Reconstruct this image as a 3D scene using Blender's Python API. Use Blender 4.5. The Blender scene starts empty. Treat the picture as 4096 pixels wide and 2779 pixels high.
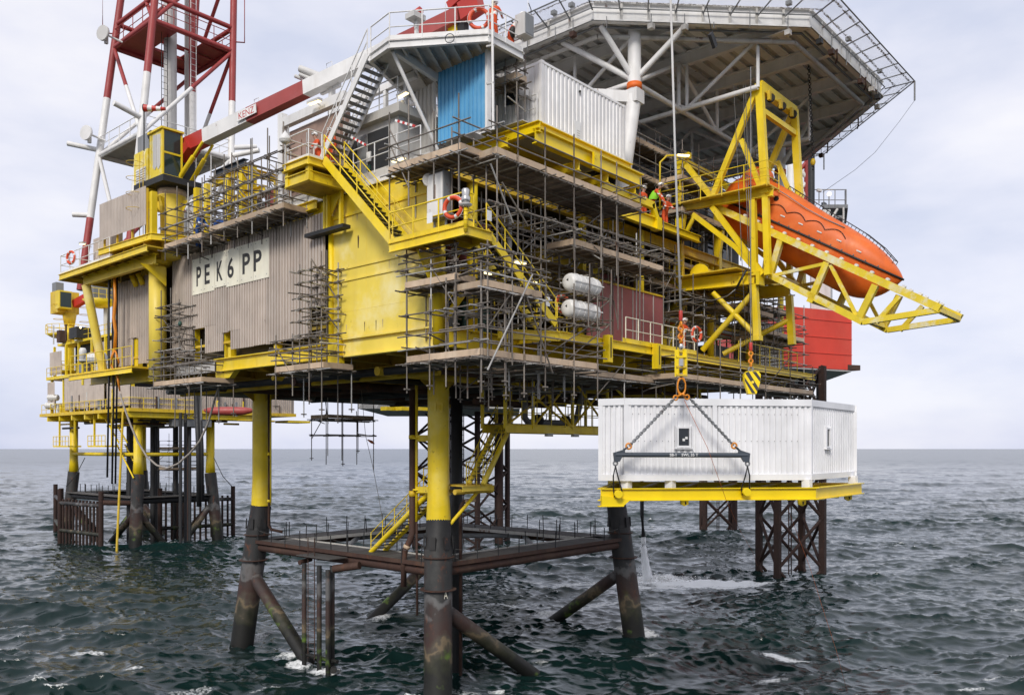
import bpy, bmesh, math, random
import numpy as np
from mathutils import Vector, Matrix
random.seed(7)
SC = bpy.context.scene
COL = SC.collection
# ------------------------------------------------------------------ camera
# World: x runs along the platform's right side, y along its left side, origin at its nearest leg, sea at z = 0.
CAM_LOC = Vector((-27.73, -29.05, 11.7))
TH = math.atan2(0.7512, 0.6602)
FWD = (math.sin(TH), math.cos(TH)); RGT = (math.cos(TH), -math.sin(TH))
FPX, CXP, HYP = 3349.0, 2048.0, 1794.0
cd = bpy.data.cameras.new('camera'); cam = bpy.data.objects.new('camera', cd); COL.objects.link(cam)
cam.location = CAM_LOC; cam.rotation_euler = (math.pi/2, 0, -TH)
cd.sensor_width = 36; cd.lens = 36*FPX/4096; cd.shift_y = (HYP-2779/2)/4096
cd.clip_start = 0.5; cd.clip_end = 60000
SC.camera = cam
SC.render.resolution_x = 1024; SC.render.resolution_y = 694
# ------------------------------------------------------------------ sky
SUN_AZ, SUN_EL = math.radians(244), math.radians(36)     # compass-like azimuth of the sun in world axes
w = bpy.data.worlds.new('World'); SC.world = w; w.use_nodes = True
nt = w.node_tree; nt.nodes.clear()
def wn(t): return nt.nodes.new(t)
sky = wn('ShaderNodeTexSky'); sky.sky_type = 'NISHITA'; sky.sun_disc = False
sky.sun_elevation = SUN_EL; sky.sun_rotation = SUN_AZ
bg1 = wn('ShaderNodeBackground'); bg1.inputs[1].default_value = 0.10
nt.links.new(sky.outputs[0], bg1.inputs[0])
tc = wn('ShaderNodeTexCoord'); mp = wn('ShaderNodeMapping'); mp.inputs['Scale'].default_value = (1.6, 1.6, 4.2)
mp.inputs['Location'].default_value = (3.1, 1.2, 0.4)
nt.links.new(tc.outputs['Generated'], mp.inputs[0])
nz = wn('ShaderNodeTexNoise'); nz.inputs['Scale'].default_value = 1.5; nz.inputs['Detail'].default_value = 7; nz.inputs['Roughness'].default_value = 0.52
nt.links.new(mp.outputs[0], nz.inputs['Vector'])
cr = wn('ShaderNodeValToRGB'); e = cr.color_ramp.elements
e[0].position = 0.36; e[0].color = (0.425, 0.45, 0.545, 1); e[1].position = 0.62; e[1].color = (0.625, 0.615, 0.635, 1)
m_ = cr.color_ramp.elements.new(0.5); m_.color = (0.535, 0.54, 0.605, 1)
nt.links.new(nz.outputs[0], cr.inputs[0])
bg2 = wn('ShaderNodeBackground'); bg2.inputs[1].default_value = 1.0
sx_ = wn('ShaderNodeSeparateXYZ'); nt.links.new(tc.outputs['Generated'], sx_.inputs[0])
hr = wn('ShaderNodeMapRange'); hr.inputs[1].default_value = 0.0; hr.inputs[2].default_value = 0.30; hr.interpolation_type = 'SMOOTHSTEP'; nt.links.new(sx_.outputs['Z'], hr.inputs[0])
hm = wn('ShaderNodeMix'); hm.data_type = 'RGBA'; hm.inputs[6].default_value = (0.88, 0.90, 0.97, 1); hm.inputs[7].default_value = (1, 1, 1, 1); nt.links.new(hr.outputs[0], hm.inputs[0])
ml_ = wn('ShaderNodeMix'); ml_.data_type = 'RGBA'; ml_.blend_type = 'MULTIPLY'; ml_.inputs[0].default_value = 1.0; nt.links.new(cr.outputs[0], ml_.inputs[6]); nt.links.new(hm.outputs[2], ml_.inputs[7])
nt.links.new(ml_.outputs[2], bg2.inputs[0])
mx = wn('ShaderNodeMixShader'); mx.inputs[0].default_value = 0.93
wo = wn('ShaderNodeOutputWorld')
nt.links.new(bg1.outputs[0], mx.inputs[1]); nt.links.new(bg2.outputs[0], mx.inputs[2]); nt.links.new(mx.outputs[0], wo.inputs[0])
# ------------------------------------------------------------------ sun (veiled by cloud)
sl = bpy.data.lights.new('sun', 'SUN'); sl.energy = 1.5; sl.angle = math.radians(14); sl.color = (1.0, 0.95, 0.88)
so = bpy.data.objects.new('sun', sl); COL.objects.link(so)
sdir = Vector((math.sin(SUN_AZ)*math.cos(SUN_EL), math.cos(SUN_AZ)*math.cos(SUN_EL), math.sin(SUN_EL)))
so.rotation_euler = sdir.to_track_quat('Z', 'Y').to_euler(); so.location = (-40, -10, 60)
# ------------------------------------------------------------------ exposure
vs = SC.view_settings; vs.view_transform = 'Standard'; vs.look = 'None'; vs.exposure = 0.70; vs.gamma = 1.0
vs.use_curve_mapping = False
# ------------------------------------------------------------------ helpers
def at(u, v, x=None, y=None, z=None, t=None):
    """Point of the real place seen in the survey photo (4096 px wide) that lies on a known plane."""
    k = (u-CXP)/FPX; wv = (HYP-v)/FPX
    dx = FWD[0]+k*RGT[0]; dy = FWD[1]+k*RGT[1]
    if x is not None: t = (x-CAM_LOC.x)/dx
    elif y is not None: t = (y-CAM_LOC.y)/dy
    elif z is not None: t = (z-CAM_LOC.z)/wv
    return Vector((CAM_LOC.x+dx*t, CAM_LOC.y+dy*t, CAM_LOC.z+wv*t))
def V3(*a): return Vector(a)
MATS = {}
def new_mat(name):
    m = bpy.data.materials.new(name); m.use_nodes = True; MATS[name] = m
    n = m.node_tree; return m, n, n.nodes['Principled BSDF']
def paint(name, col, rough=0.5, dirt=0.35, dirt_col=(0.10, 0.07, 0.05), fade=None, fade_amt=0.0, rust=0.0, metallic=0.0, sc=1.0, spec=0.5, rnd=0.07):
    """Weathered industrial paint: tone drift, vertical dirt streaks, chalky fading, rust spots, all in world space."""
    m, n, b = new_mat(name); L = n.links.new; N = n.nodes.new
    geo = N('ShaderNodeNewGeometry')
    def noise(scale, vec=(1, 1, 1), det=4, ro=0.55, off=0.0):
        mp = N('ShaderNodeMapping'); mp.inputs['Scale'].default_value = vec; mp.inputs['Location'].default_value = (off, off*0.7, off*1.3)
        L(geo.outputs['Position'], mp.inputs[0])
        z = N('ShaderNodeTexNoise'); z.inputs['Scale'].default_value = scale; z.inputs['Detail'].default_value = det; z.inputs['Roughness'].default_value = ro
        L(mp.outputs[0], z.inputs['Vector']); return z.outputs[0]
    def ramp(src, a, bb):
        r = N('ShaderNodeMapRange'); r.inputs[1].default_value = a; r.inputs[2].default_value = bb; L(src, r.inputs[0]); return r.outputs[0]
    def mix(fac, A, B, mul=1.0):
        x = N('ShaderNodeMix'); x.data_type = 'RGBA'
        if mul != 1.0:
            mm = N('ShaderNodeMath'); mm.operation = 'MULTIPLY'; mm.inputs[1].default_value = mul; L(fac, mm.inputs[0]); fac = mm.outputs[0]
        L(fac, x.inputs[0])
        for s, i in ((A, 6), (B, 7)):
            if isinstance(s, tuple): x.inputs[i].default_value = (*s, 1)
            else: L(s, x.inputs[i])
        return x.outputs[2]
    dark = tuple(c*0.80 for c in col)
    c = mix(ramp(noise(0.9*sc), 0.35, 0.65), col, dark, 0.7)
    if fade: c = mix(ramp(noise(0.55*sc, det=6, off=4.0, ro=0.65), 0.50, 0.68), c, fade, fade_amt)
    if dirt: c = mix(ramp(noise(1.0*sc, (2.6, 2.6, 0.22), 5, off=9.0), 0.52, 0.75), c, dirt_col, dirt)
    if rust:
        c = mix(ramp(noise(2.3*sc, (1, 1, 0.55), 8, 0.7, off=2.0), 0.66-0.16*rust, 0.72-0.10*rust), c, (0.13, 0.045, 0.018), 0.85)
    oi = N('ShaderNodeObjectInfo'); rm = N('ShaderNodeMapRange'); rm.inputs[3].default_value = 1-rnd; rm.inputs[4].default_value = 1+rnd; L(oi.outputs['Random'], rm.inputs[0])   # piece to piece tone
    vm = N('ShaderNodeVectorMath'); vm.operation = 'SCALE'; L(c, vm.inputs[0]); L(rm.outputs[0], vm.inputs['Scale']); c = vm.outputs[0]
    L(c, b.inputs['Base Color'])
    rr = N('ShaderNodeMapRange'); rr.inputs[3].default_value = max(0.05, rough-0.12); rr.inputs[4].default_value = min(1, rough+0.18)
    L(noise(3.0*sc, off=6.0), rr.inputs[0]); L(rr.outputs[0], b.inputs['Roughness'])
    b.inputs['Metallic'].default_value = metallic
    b.inputs['Specular IOR Level'].default_value = spec
    return m
def flat(name, col, rough=0.5, metallic=0.0, emit=None, estr=0.0, alpha=1.0):
    m, n, b = new_mat(name)
    b.inputs['Base Color'].default_value = (*col, 1); b.inputs['Roughness'].default_value = rough; b.inputs['Metallic'].default_value = metallic
    if emit: b.inputs['Emission Color'].default_value = (*emit, 1); b.inputs['Emission Strength'].default_value = estr
    if alpha < 1: b.inputs['Alpha'].default_value = alpha
    return m
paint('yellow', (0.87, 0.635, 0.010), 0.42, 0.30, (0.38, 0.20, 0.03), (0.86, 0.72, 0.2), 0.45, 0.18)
paint('yellow_wall', (0.88, 0.68, 0.09), 0.45, 0.20, (0.52, 0.32, 0.08), (0.90, 0.80, 0.42), 0.85, 0.03, sc=0.6, rnd=0.03)
paint('yellow_new', (0.90, 0.66, 0.003), 0.32, 0.06, (0.45, 0.28, 0.03), rnd=0.03)
paint('yellow_dirty', (0.70, 0.47, 0.02), 0.55, 0.4, (0.2, 0.11, 0.04), (0.75, 0.6, 0.22), 0.3, 0.30)  # dirty paint, its tone lifted to stand in for fill light
paint('yellow_chalk', (0.80, 0.61, 0.03), 0.5, 0.10, (0.45, 0.34, 0.05), (0.74, 0.72, 0.54), 0.9, 0.04, sc=2.2)
paint('white', (0.79, 0.78, 0.76), 0.45, 0.25, (0.36, 0.30, 0.23), None, 0, 0.08)
paint('white_box', (0.84, 0.83, 0.82), 0.4, 0.14, (0.45, 0.36, 0.27))
paint('white_clean', (0.84, 0.84, 0.85), 0.35, 0.05, (0.5, 0.48, 0.45), rnd=0.02)
paint('white_dirty', (0.56, 0.54, 0.50), 0.55, 0.45, (0.22, 0.17, 0.12), None, 0, 0.30)
paint('grey_light', (0.58, 0.57, 0.55), 0.5, 0.30, (0.26, 0.22, 0.18), None, 0, 0.10)
paint('grey_steel', (0.22, 0.23, 0.24), 0.5, 0.4, (0.1, 0.08, 0.06), None, 0, 0.25)
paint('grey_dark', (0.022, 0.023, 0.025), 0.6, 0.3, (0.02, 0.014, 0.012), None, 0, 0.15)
paint('slate', (0.055, 0.068, 0.085), 0.42, 0.2, (0.03, 0.03, 0.03))
paint('cladding', (0.55, 0.47, 0.40), 0.42, 0.35, (0.19, 0.135, 0.10), (0.64, 0.57, 0.50), 0.35, 0.05, metallic=0.1, rnd=0.09)
paint('cladding_light', (0.50, 0.49, 0.46), 0.45, 0.35, (0.2, 0.18, 0.15), None, 0, 0.05, metallic=0.15)
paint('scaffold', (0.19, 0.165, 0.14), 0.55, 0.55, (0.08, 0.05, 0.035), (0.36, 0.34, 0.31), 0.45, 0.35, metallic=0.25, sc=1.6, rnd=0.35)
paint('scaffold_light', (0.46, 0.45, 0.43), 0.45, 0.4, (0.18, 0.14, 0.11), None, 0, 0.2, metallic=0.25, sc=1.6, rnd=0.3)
paint('timber', (0.52, 0.39, 0.27), 0.75, 0.3, (0.20, 0.15, 0.11), (0.62, 0.52, 0.40), 0.5, 0.0, sc=2.0, rnd=0.22)
paint('plank', (0.17, 0.13, 0.105), 0.85, 0.4, (0.07, 0.052, 0.045), (0.26, 0.21, 0.17), 0.4, 0.0, sc=2.5, rnd=0.28)  # boards seen from below; their underside shade is put into the colour
paint('deck_under', (0.10, 0.082, 0.045), 0.7, 0.4, (0.05, 0.032, 0.02), None, 0, 0.3)  # under-deck colour, lightened to stand in for fill light in the shade
paint('yellow_under', (0.50, 0.33, 0.025), 0.6, 0.5, (0.18, 0.10, 0.03), None, 0, 0.25)  # shaded copy of the yellow for undersides, lightened in place of fill light
paint('leg_dark', (0.018, 0.018, 0.019), 0.6, 0.4, (0.04, 0.018, 0.012), (0.06, 0.057, 0.052), 0.3, 0.2)
paint('rusty', (0.062, 0.030, 0.021), 0.75, 0.5, (0.025, 0.015, 0.012), (0.12, 0.07, 0.045), 0.5, 0.5)
paint('grating', (0.085, 0.08, 0.075), 0.75, 0.4, (0.05, 0.03, 0.02), None, 0, 0.35, rnd=0.2)
paint('red', (0.50, 0.035, 0.022), 0.4, 0.15, (0.2, 0.02, 0.01))
paint('boom_red', (0.36, 0.060, 0.052), 0.45, 0.25, (0.2, 0.03, 0.02), (0.42, 0.13, 0.12), 0.4)
paint('rust_dark', (0.030, 0.014, 0.010), 0.8, 0.5, (0.014, 0.009, 0.008), (0.06, 0.03, 0.02), 0.4, 0.3)
paint('red_tower', (0.34, 0.045, 0.042), 0.5, 0.3, (0.16, 0.03, 0.02), None, 0, 0.10)
paint('red_hull', (0.68, 0.055, 0.028), 0.5, 0.22, (0.42, 0.04, 0.02), (0.72, 0.13, 0.08), 0.3, 0.02, sc=0.35)
paint('maroon', (0.34, 0.10, 0.105), 0.5, 0.30, (0.22, 0.09, 0.09), (0.42, 0.20, 0.20), 0.4, rnd=0.05)
paint('brown_panel', (0.34, 0.225, 0.175), 0.5, 0.2, (0.2, 0.13, 0.1))
paint('blue_sheet', (0.12, 0.40, 0.68), 0.38, 0.12, (0.08, 0.24, 0.42), (0.3, 0.55, 0.74), 0.35, 0.0)
paint('orange', (0.74, 0.135, 0.010), 0.48, 0.30, (0.42, 0.065, 0.01), (0.80, 0.26, 0.07), 0.5)
paint('orange_link', (0.75, 0.26, 0.01), 0.4, 0.2, (0.3, 0.1, 0.02))
paint('black_rubber', (0.016, 0.016, 0.018), 0.55, 0.1, (0.03, 0.03, 0.03))
paint('machine_green', (0.03, 0.09, 0.07), 0.5, 0.3)
flat('glass', (0.018, 0.022, 0.026), 0.06)
flat('glass_green', (0.02, 0.035, 0.03), 0.08)
flat('lamp_glow', (0.9, 0.8, 0.5), 0.4, emit=(1.0, 0.80, 0.42), estr=1.6)
flat('lamp_warm', (0.9, 0.7, 0.4), 0.4, emit=(1.0, 0.62, 0.25), estr=4.0)
paint('sign_white', (0.88, 0.84, 0.68), 0.4, 0.10, (0.5, 0.42, 0.27), (0.80, 0.75, 0.55), 0.5, sc=1.4)
flat('ink', (0.035, 0.033, 0.032), 0.6)
flat('chrome', (0.55, 0.54, 0.52), 0.28, 0.9)
flat('wire', (0.20, 0.20, 0.20), 0.5, 0.5)
flat('rope_orange', (0.42, 0.10, 0.02), 0.8)
flat('rope_grey', (0.30, 0.27, 0.24), 0.8)
flat('suit_orange', (0.62, 0.075, 0.012), 0.8)
flat('suit_blue', (0.02, 0.075, 0.28), 0.8)
flat('vest_green', (0.30, 0.75, 0.03), 0.7)
flat('skin', (0.42, 0.24, 0.17), 0.6)
flat('helmet_white', (0.80, 0.80, 0.79), 0.3)
flat('reflective', (0.70, 0.70, 0.68), 0.4)
flat('boots', (0.02, 0.018, 0.016), 0.6)
flat('red_flat', (0.50, 0.03, 0.025), 0.5)
flat('white_flat', (0.80, 0.80, 0.79), 0.45)
flat('lifebuoy_orange', (0.66, 0.075, 0.02), 0.5)
flat('raft_white', (0.70, 0.69, 0.66), 0.4)
def net_mat():
    m, n, b = new_mat('net'); b.inputs['Base Color'].default_value = (0.5, 0.49, 0.48, 1); b.inputs['Roughness'].default_value = 0.6
    geo = n.nodes.new('ShaderNodeNewGeometry'); v = n.nodes.new('ShaderNodeTexVoronoi'); v.feature = 'DISTANCE_TO_EDGE'; v.inputs['Scale'].default_value = 16
    v.inputs['Randomness'].default_value = 0.15
    r = n.nodes.new('ShaderNodeMath'); r.operation = 'LESS_THAN'; r.inputs[1].default_value = 0.05
    n.links.new(geo.outputs['Position'], v.inputs['Vector']); n.links.new(v.outputs['Distance'], r.inputs[0]); n.links.new(r.outputs[0], b.inputs['Alpha'])
net_mat()
# ---- object plumbing: every object's world matrix is kept so that children can be written in world coordinates
WM = {}
def link(o, M=None, parent=None):
    COL.objects.link(o); M = M if M is not None else Matrix.Identity(4)
    o.matrix_basis = M; WM[o.name] = M
    if parent is not None:
        o.parent = parent; o.matrix_parent_inverse = WM[parent.name].inverted()
    return o
def tag(o, label=None, cat=None, group=None, kind=None):
    if label: o['label'] = label
    if cat: o['category'] = cat
    if group: o['group'] = group
    if kind: o['kind'] = kind
    return o
def thing(name, label, cat, loc=(0, 0, 0), group=None):
    o = bpy.data.objects.new(name, None); o.empty_display_size = 0.3
    link(o, Matrix.Translation(Vector(loc))); return tag(o, label, cat, group)
def frame_mat(d, up=Vector((0, 0, 1))):
    z = d.normalized()
    if abs(z.dot(up)) > 0.999: up = Vector((0, 1, 0)) if abs(z.y) < 0.9 else Vector((1, 0, 0))
    x = up.cross(z).normalized(); y = z.cross(x)
    return Matrix(((x.x, y.x, z.x), (x.y, y.y, z.y), (x.z, y.z, z.z)))
class MB:
    """Collects faces into one mesh (world coordinates)."""
    def __init__(s): s.v = []; s.f = []; s.m = []; s.mi = 0; s.sm = []; s.smooth = False
    def add(s, vs, fs):
        o = len(s.v); s.v += [tuple(p) for p in vs]; s.f += [tuple(i+o for i in f) for f in fs]
        s.m += [s.mi]*len(fs); s.sm += [s.smooth]*len(fs); return s
    def box(s, a, b):
        x0, y0, z0 = (min(a[i], b[i]) for i in range(3)); x1, y1, z1 = (max(a[i], b[i]) for i in range(3))
        return s.add([(x0,y0,z0),(x1,y0,z0),(x1,y1,z0),(x0,y1,z0),(x0,y0,z1),(x1,y0,z1),(x1,y1,z1),(x0,y1,z1)],
                     [(0,3,2,1),(4,5,6,7),(0,1,5,4),(1,2,6,5),(2,3,7,6),(3,0,4,7)])
    def bar(s, p, q, w, h, up=Vector((0, 0, 1))):
        p = Vector(p); q = Vector(q); R = frame_mat(q-p, up); vs = []
        for c in (p, q):
            for a, b in ((-1,-1),(1,-1),(1,1),(-1,1)): vs.append(c + R @ Vector((a*w/2, b*h/2, 0)))
        return s.add(vs, [(3,2,1,0),(4,5,6,7),(0,1,5,4),(1,2,6,5),(2,3,7,6),(3,0,4,7)])
    def tube(s, pts, r, n=8, caps=True):
        pts = [Vector(p) for p in pts]; rs = r if isinstance(r, (list, tuple)) else [r]*len(pts); vs = []; fs = []
        up = Vector((0, 0, 1)); sv = s.smooth; s.smooth = True
        for i, p in enumerate(pts):
            d = (pts[min(i+1, len(pts)-1)]-pts[max(i-1, 0)])
            if i not in (0, len(pts)-1):
                d = (pts[i+1]-p).normalized()+(p-pts[i-1]).normalized()
                if d.length < 1e-4: d = pts[i+1]-p
            R = frame_mat(d, up)
            for k in range(n):
                a = 2*math.pi*k/n; vs.append(p + R @ Vector((math.cos(a)*rs[i], math.sin(a)*rs[i], 0)))
        for i in range(len(pts)-1):
            for k in range(n):
                fs.append((i*n+k, i*n+(k+1) % n, (i+1)*n+(k+1) % n, (i+1)*n+k))
        s.add(vs, fs); s.smooth = False
        if caps:
            o = len(s.v)-len(vs); s.f += [tuple(o+k for k in range(n-1, -1, -1)), tuple(o+(len(pts)-1)*n+k for k in range(n))]; s.m += [s.mi]*2; s.sm += [False]*2
        s.smooth = sv; return s
    def prism(s, poly, z0, z1):
        n = len(poly); vs = [(p[0], p[1], z0) for p in poly]+[(p[0], p[1], z1) for p in poly]
        a = sum(poly[i][0]*poly[(i+1) % n][1]-poly[(i+1) % n][0]*poly[i][1] for i in range(n))
        fs = [(i, (i+1) % n, n+(i+1) % n, n+i) for i in range(n)]+[tuple(range(n-1, -1, -1)), tuple(range(n, 2*n))]
        if a < 0: fs = [f[::-1] for f in fs]
        return s.add(vs, fs)
    def extrude(s, poly3, d):
        """closed planar polygon in 3-D swept by the vector d"""
        n = len(poly3); d = Vector(d); A = [Vector(p) for p in poly3]
        s.add(A+[p+d for p in A], [(i, (i+1) % n, n+(i+1) % n, n+i) for i in range(n)]+[tuple(range(n-1, -1, -1)), tuple(range(n, 2*n))]); return s
    def corr(s, p0, p1, z0, z1, pitch=0.2, depth=0.04, nrm=None, thick=0.012, duty=0.5, slope=0.18):
        """trapezoid-profile sheet from p0 to p1 (xy), bulging along nrm"""
        p0 = Vector((p0[0], p0[1], 0)); p1 = Vector((p1[0], p1[1], 0)); d = p1-p0; Lg = d.length; d.normalize()
        nrm = Vector((d.y, -d.x, 0)) if nrm is None else Vector(nrm)
        n = max(1, int(round(Lg/pitch))); pt = Lg/n; prof = []
        for i in range(n):
            x = i*pt; a = pt*(1-duty-2*slope/2)/2
            prof += [(x, 0), (x+a, 0), (x+a+slope*pt/2, depth), (x+pt-a-slope*pt/2, depth), (x+pt-a, 0)]
        prof.append((Lg, 0)); vs = []; fs = []
        for zz in (z0, z1):
            for a, b in prof: vs.append(p0+d*a+nrm*b+Vector((0, 0, zz)))
        m = len(prof)
        for i in range(m-1): fs.append((i, i+1, m+i+1, m+i))
        return s.add(vs, fs)
    def torus(s, c, ax, R, r, n=20, k=8, a0=0, a1=2*math.pi):
        M = frame_mat(Vector(ax)); c = Vector(c); vs = []; fs = []; cl = abs(a1-a0-2*math.pi) < 1e-4; m = n if cl else n+1
        for i in range(m):
            a = a0+(a1-a0)*i/n
            for j in range(k):
                b = 2*math.pi*j/k; vs.append(c+M @ Vector(((R+r*math.cos(b))*math.cos(a), (R+r*math.cos(b))*math.sin(a), r*math.sin(b))))
        for i in range(n):
            for j in range(k): fs.append((i*k+j, ((i+1) % m)*k+j, ((i+1) % m)*k+(j+1) % k, i*k+(j+1) % k))
        sv = s.smooth; s.smooth = True; s.add(vs, fs); s.smooth = sv; return s
    def ball(s, c, r, n=12, k=8, sx=(1, 1, 1), zmin=-1):
        vs = []; fs = []; c = Vector(c)
        for i in range(k+1):
            ph = -math.pi/2+math.pi*i/k; zz = max(math.sin(ph), zmin)
            for j in range(n):
                a = 2*math.pi*j/n; vs.append(c+Vector((r*sx[0]*math.cos(ph)*math.cos(a), r*sx[1]*math.cos(ph)*math.sin(a), r*sx[2]*zz)))
        for i in range(k):
            for j in range(n): fs.append((i*n+j, i*n+(j+1) % n, (i+1)*n+(j+1) % n, (i+1)*n+j))
        sv = s.smooth; s.smooth = True; s.add(vs, fs); s.smooth = sv; return s
    def build(s, name, mats, parent=None, origin=None, **kw):
        me = bpy.data.meshes.new(name); org = Vector(origin) if origin is not None else Vector((0, 0, 0))
        me.from_pydata([(p[0]-org.x, p[1]-org.y, p[2]-org.z) for p in s.v], [], s.f)
        for m in (mats if isinstance(mats, (list, tuple)) else [mats]): me.materials.append(MATS[m])
        me.polygons.foreach_set('material_index', s.m); me.polygons.foreach_set('use_smooth', s.sm)
        me.update()
        o = bpy.data.objects.new(name, me); link(o, Matrix.Translation(org), parent)
        if kw: tag(o, **kw)
        return o
_UNIT = {}
def unit_mesh(kind, mat):
    if (kind, mat) in _UNIT: return _UNIT[(kind, mat)]
    b = MB()
    if kind == 'rod': b.tube([(0, 0, 0), (0, 0, 1)], 1.0, 8)
    elif kind == 'pipe': b.tube([(0, 0, 0), (0, 0, 1)], 1.0, 16)
    elif kind == 'bar': b.box((-.5, -.5, 0), (.5, .5, 1))
    elif kind == 'ibeam':
        tf, tw = 0.07, 0.06
        P = [(-.5,-.5),(.5,-.5),(.5,-.5+tf),(tw,-.5+tf),(tw,.5-tf),(.5,.5-tf),(.5,.5),(-.5,.5),(-.5,.5-tf),(-tw,.5-tf),(-tw,-.5+tf),(-.5,-.5+tf)]
        b.prism(P, 0, 1)
    elif kind == 'angle':
        b.prism([(-.5,-.5),(.5,-.5),(.5,-.38),(-.38,-.38),(-.38,.5),(-.5,.5)], 0, 1)
    me = bpy.data.meshes.new(kind+'_'+mat); me.from_pydata(b.v, [], b.f); me.materials.append(MATS[mat])
    me.polygons.foreach_set('use_smooth', b.sm); me.update(); _UNIT[(kind, mat)] = me; return me
def piece(kind, name, p, q, w, h, mat, parent=None, up=Vector((0, 0, 1))):
    p = Vector(p); q = Vector(q); d = q-p; R = frame_mat(d, up).to_4x4()
    M = Matrix.Translation(p) @ R @ Matrix.Diagonal((w, h, d.length, 1))
    return link(bpy.data.objects.new(name, unit_mesh(kind, mat)), M, parent)
def rod(name, p, q, r, mat, parent=None): return piece('rod', name, p, q, r, r, mat, parent)
def pipe(name, p, q, r, mat, parent=None): return piece('pipe', name, p, q, r, r, mat, parent)
def bar(name, p, q, w, h, mat, parent=None, up=Vector((0, 0, 1))): return piece('bar', name, p, q, w, h, mat, parent, up)
def ibeam(name, p, q, w, h, mat, parent=None, up=Vector((0, 0, 1))): return piece('ibeam', name, p, q, w, h, mat, parent, up)
def boxp(name, a, b, mat, parent=None, **kw):
    a = Vector(a); b = Vector(b); lo = Vector(map(min, a, b)); hi = Vector(map(max, a, b)); s = hi-lo
    M = Matrix.Translation((lo.x+s.x/2, lo.y+s.y/2, lo.z)) @ Matrix.Diagonal((s.x, s.y, s.z, 1))
    o = link(bpy.data.objects.new(name, unit_mesh('bar', mat)), M, parent)
    if kw: tag(o, **kw)
    return o
def poly_pipe(name, pts, r, mat, parent=None, n=8, origin=None, **kw):
    return MB().tube(pts, r, n).build(name, mat, parent, origin, **kw)
def text(name, s, M, size, mat, parent, w=None, h=None, bold=0.0):
    c = bpy.data.curves.new(name, 'FONT'); c.body = s; c.size = 1; c.extrude = 0.0; c.resolution_u = 3; c.offset = bold
    o = bpy.data.objects.new(name+'_curve', c); COL.objects.link(o)
    dg = bpy.context.evaluated_depsgraph_get(); me = bpy.data.meshes.new_from_object(o.evaluated_get(dg)); bpy.data.objects.remove(o)
    co = np.empty(len(me.vertices)*3); me.vertices.foreach_get('co', co); co = co.reshape(-1, 3)
    lo = co.min(0); hi = co.max(0); sp = hi-lo
    h = h or size; w = w or h*sp[0]/sp[1]
    co[:, 0] = (co[:, 0]-lo[0])/sp[0]*w; co[:, 1] = (co[:, 1]-lo[1])/sp[1]*h; co[:, 2] = 0
    me.vertices.foreach_set('co', co.ravel()); me.materials.clear(); me.materials.append(MATS[mat]); me.name = name
    return link(bpy.data.objects.new(name, me), M, parent)
def axes(o, X, Y, Z):
    return Matrix(((X[0], Y[0], Z[0], o[0]), (X[1], Y[1], Z[1], o[1]), (X[2], Y[2], Z[2], o[2]), (0, 0, 0, 1)))
def railing(parent, pts, mat='yellow', h=1.1, step=1.5, r=0.024, mids=(0.55,), toe=None):
    pts = [Vector(p) for p in pts]
    for i in range(len(pts)-1):
        a, b = pts[i], pts[i+1]; Ld = (b-a).length; n = max(1, round(Ld/step))
        for k in range(n+1):
            if k == 0 and i > 0: continue
            p = a.lerp(b, k/n); rod('railing_post', p-Vector((0, 0, .12)), p+Vector((0, 0, h)), r, mat, parent)
        for hh in (h,)+tuple(mids): rod('handrail' if hh == h else 'mid_rail', a+Vector((0, 0, hh)), b+Vector((0, 0, hh)), r*(1.0 if hh == h else 0.85), mat, parent)
        if toe: bar('toe_plate', a+Vector((0, 0, .07)), b+Vector((0, 0, .07)), 0.012, 0.14, toe, parent)
def stair(name, label, p0, p1, side, width, mat, tread_mat, n=None, rail=(True, True), sw=(0.06, 0.28), group=None, rail_mat=None, tube=False):
    """flight from p0 (bottom, left stringer) to p1 (top); 'side' is the horizontal unit vector across the flight"""
    p0 = Vector(p0); p1 = Vector(p1); side = Vector(side)*width
    t = thing(name, label, 'stairs', p0, group); d = p1-p0; n = n or int(abs(d.z)/0.21)
    for k in (0, 1):
        if tube: pipe('stringer', p0+side*k, p1+side*k, 0.13, mat, t)
        else: bar('stringer', p0+side*k, p1+side*k, sw[0], sw[1], mat, t)
        if rail[k]:
            U = Vector((0, 0, 1)); m = max(2, round(d.length/1.3))
            for i in range(m+1):
                q = p0.lerp(p1, i/m)+side*k; rod('railing_post', q, q+U*1.0, 0.024, rail_mat or mat, t)
            for hh in (1.0, 0.52): rod('handrail' if hh == 1.0 else 'mid_rail', p0+side*k+U*hh, p1+side*k+U*hh, 0.024, rail_mat or mat, t)
    hd = Vector((d.x, d.y, 0)).normalized()*0.13
    for i in range(1, n):
        q = p0.lerp(p1, i/n); M_ = MB()
        bar('tread', q, q+side, 0.24, 0.035, tread_mat, t, up=Vector((0, 0, 1)))
    return t
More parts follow.
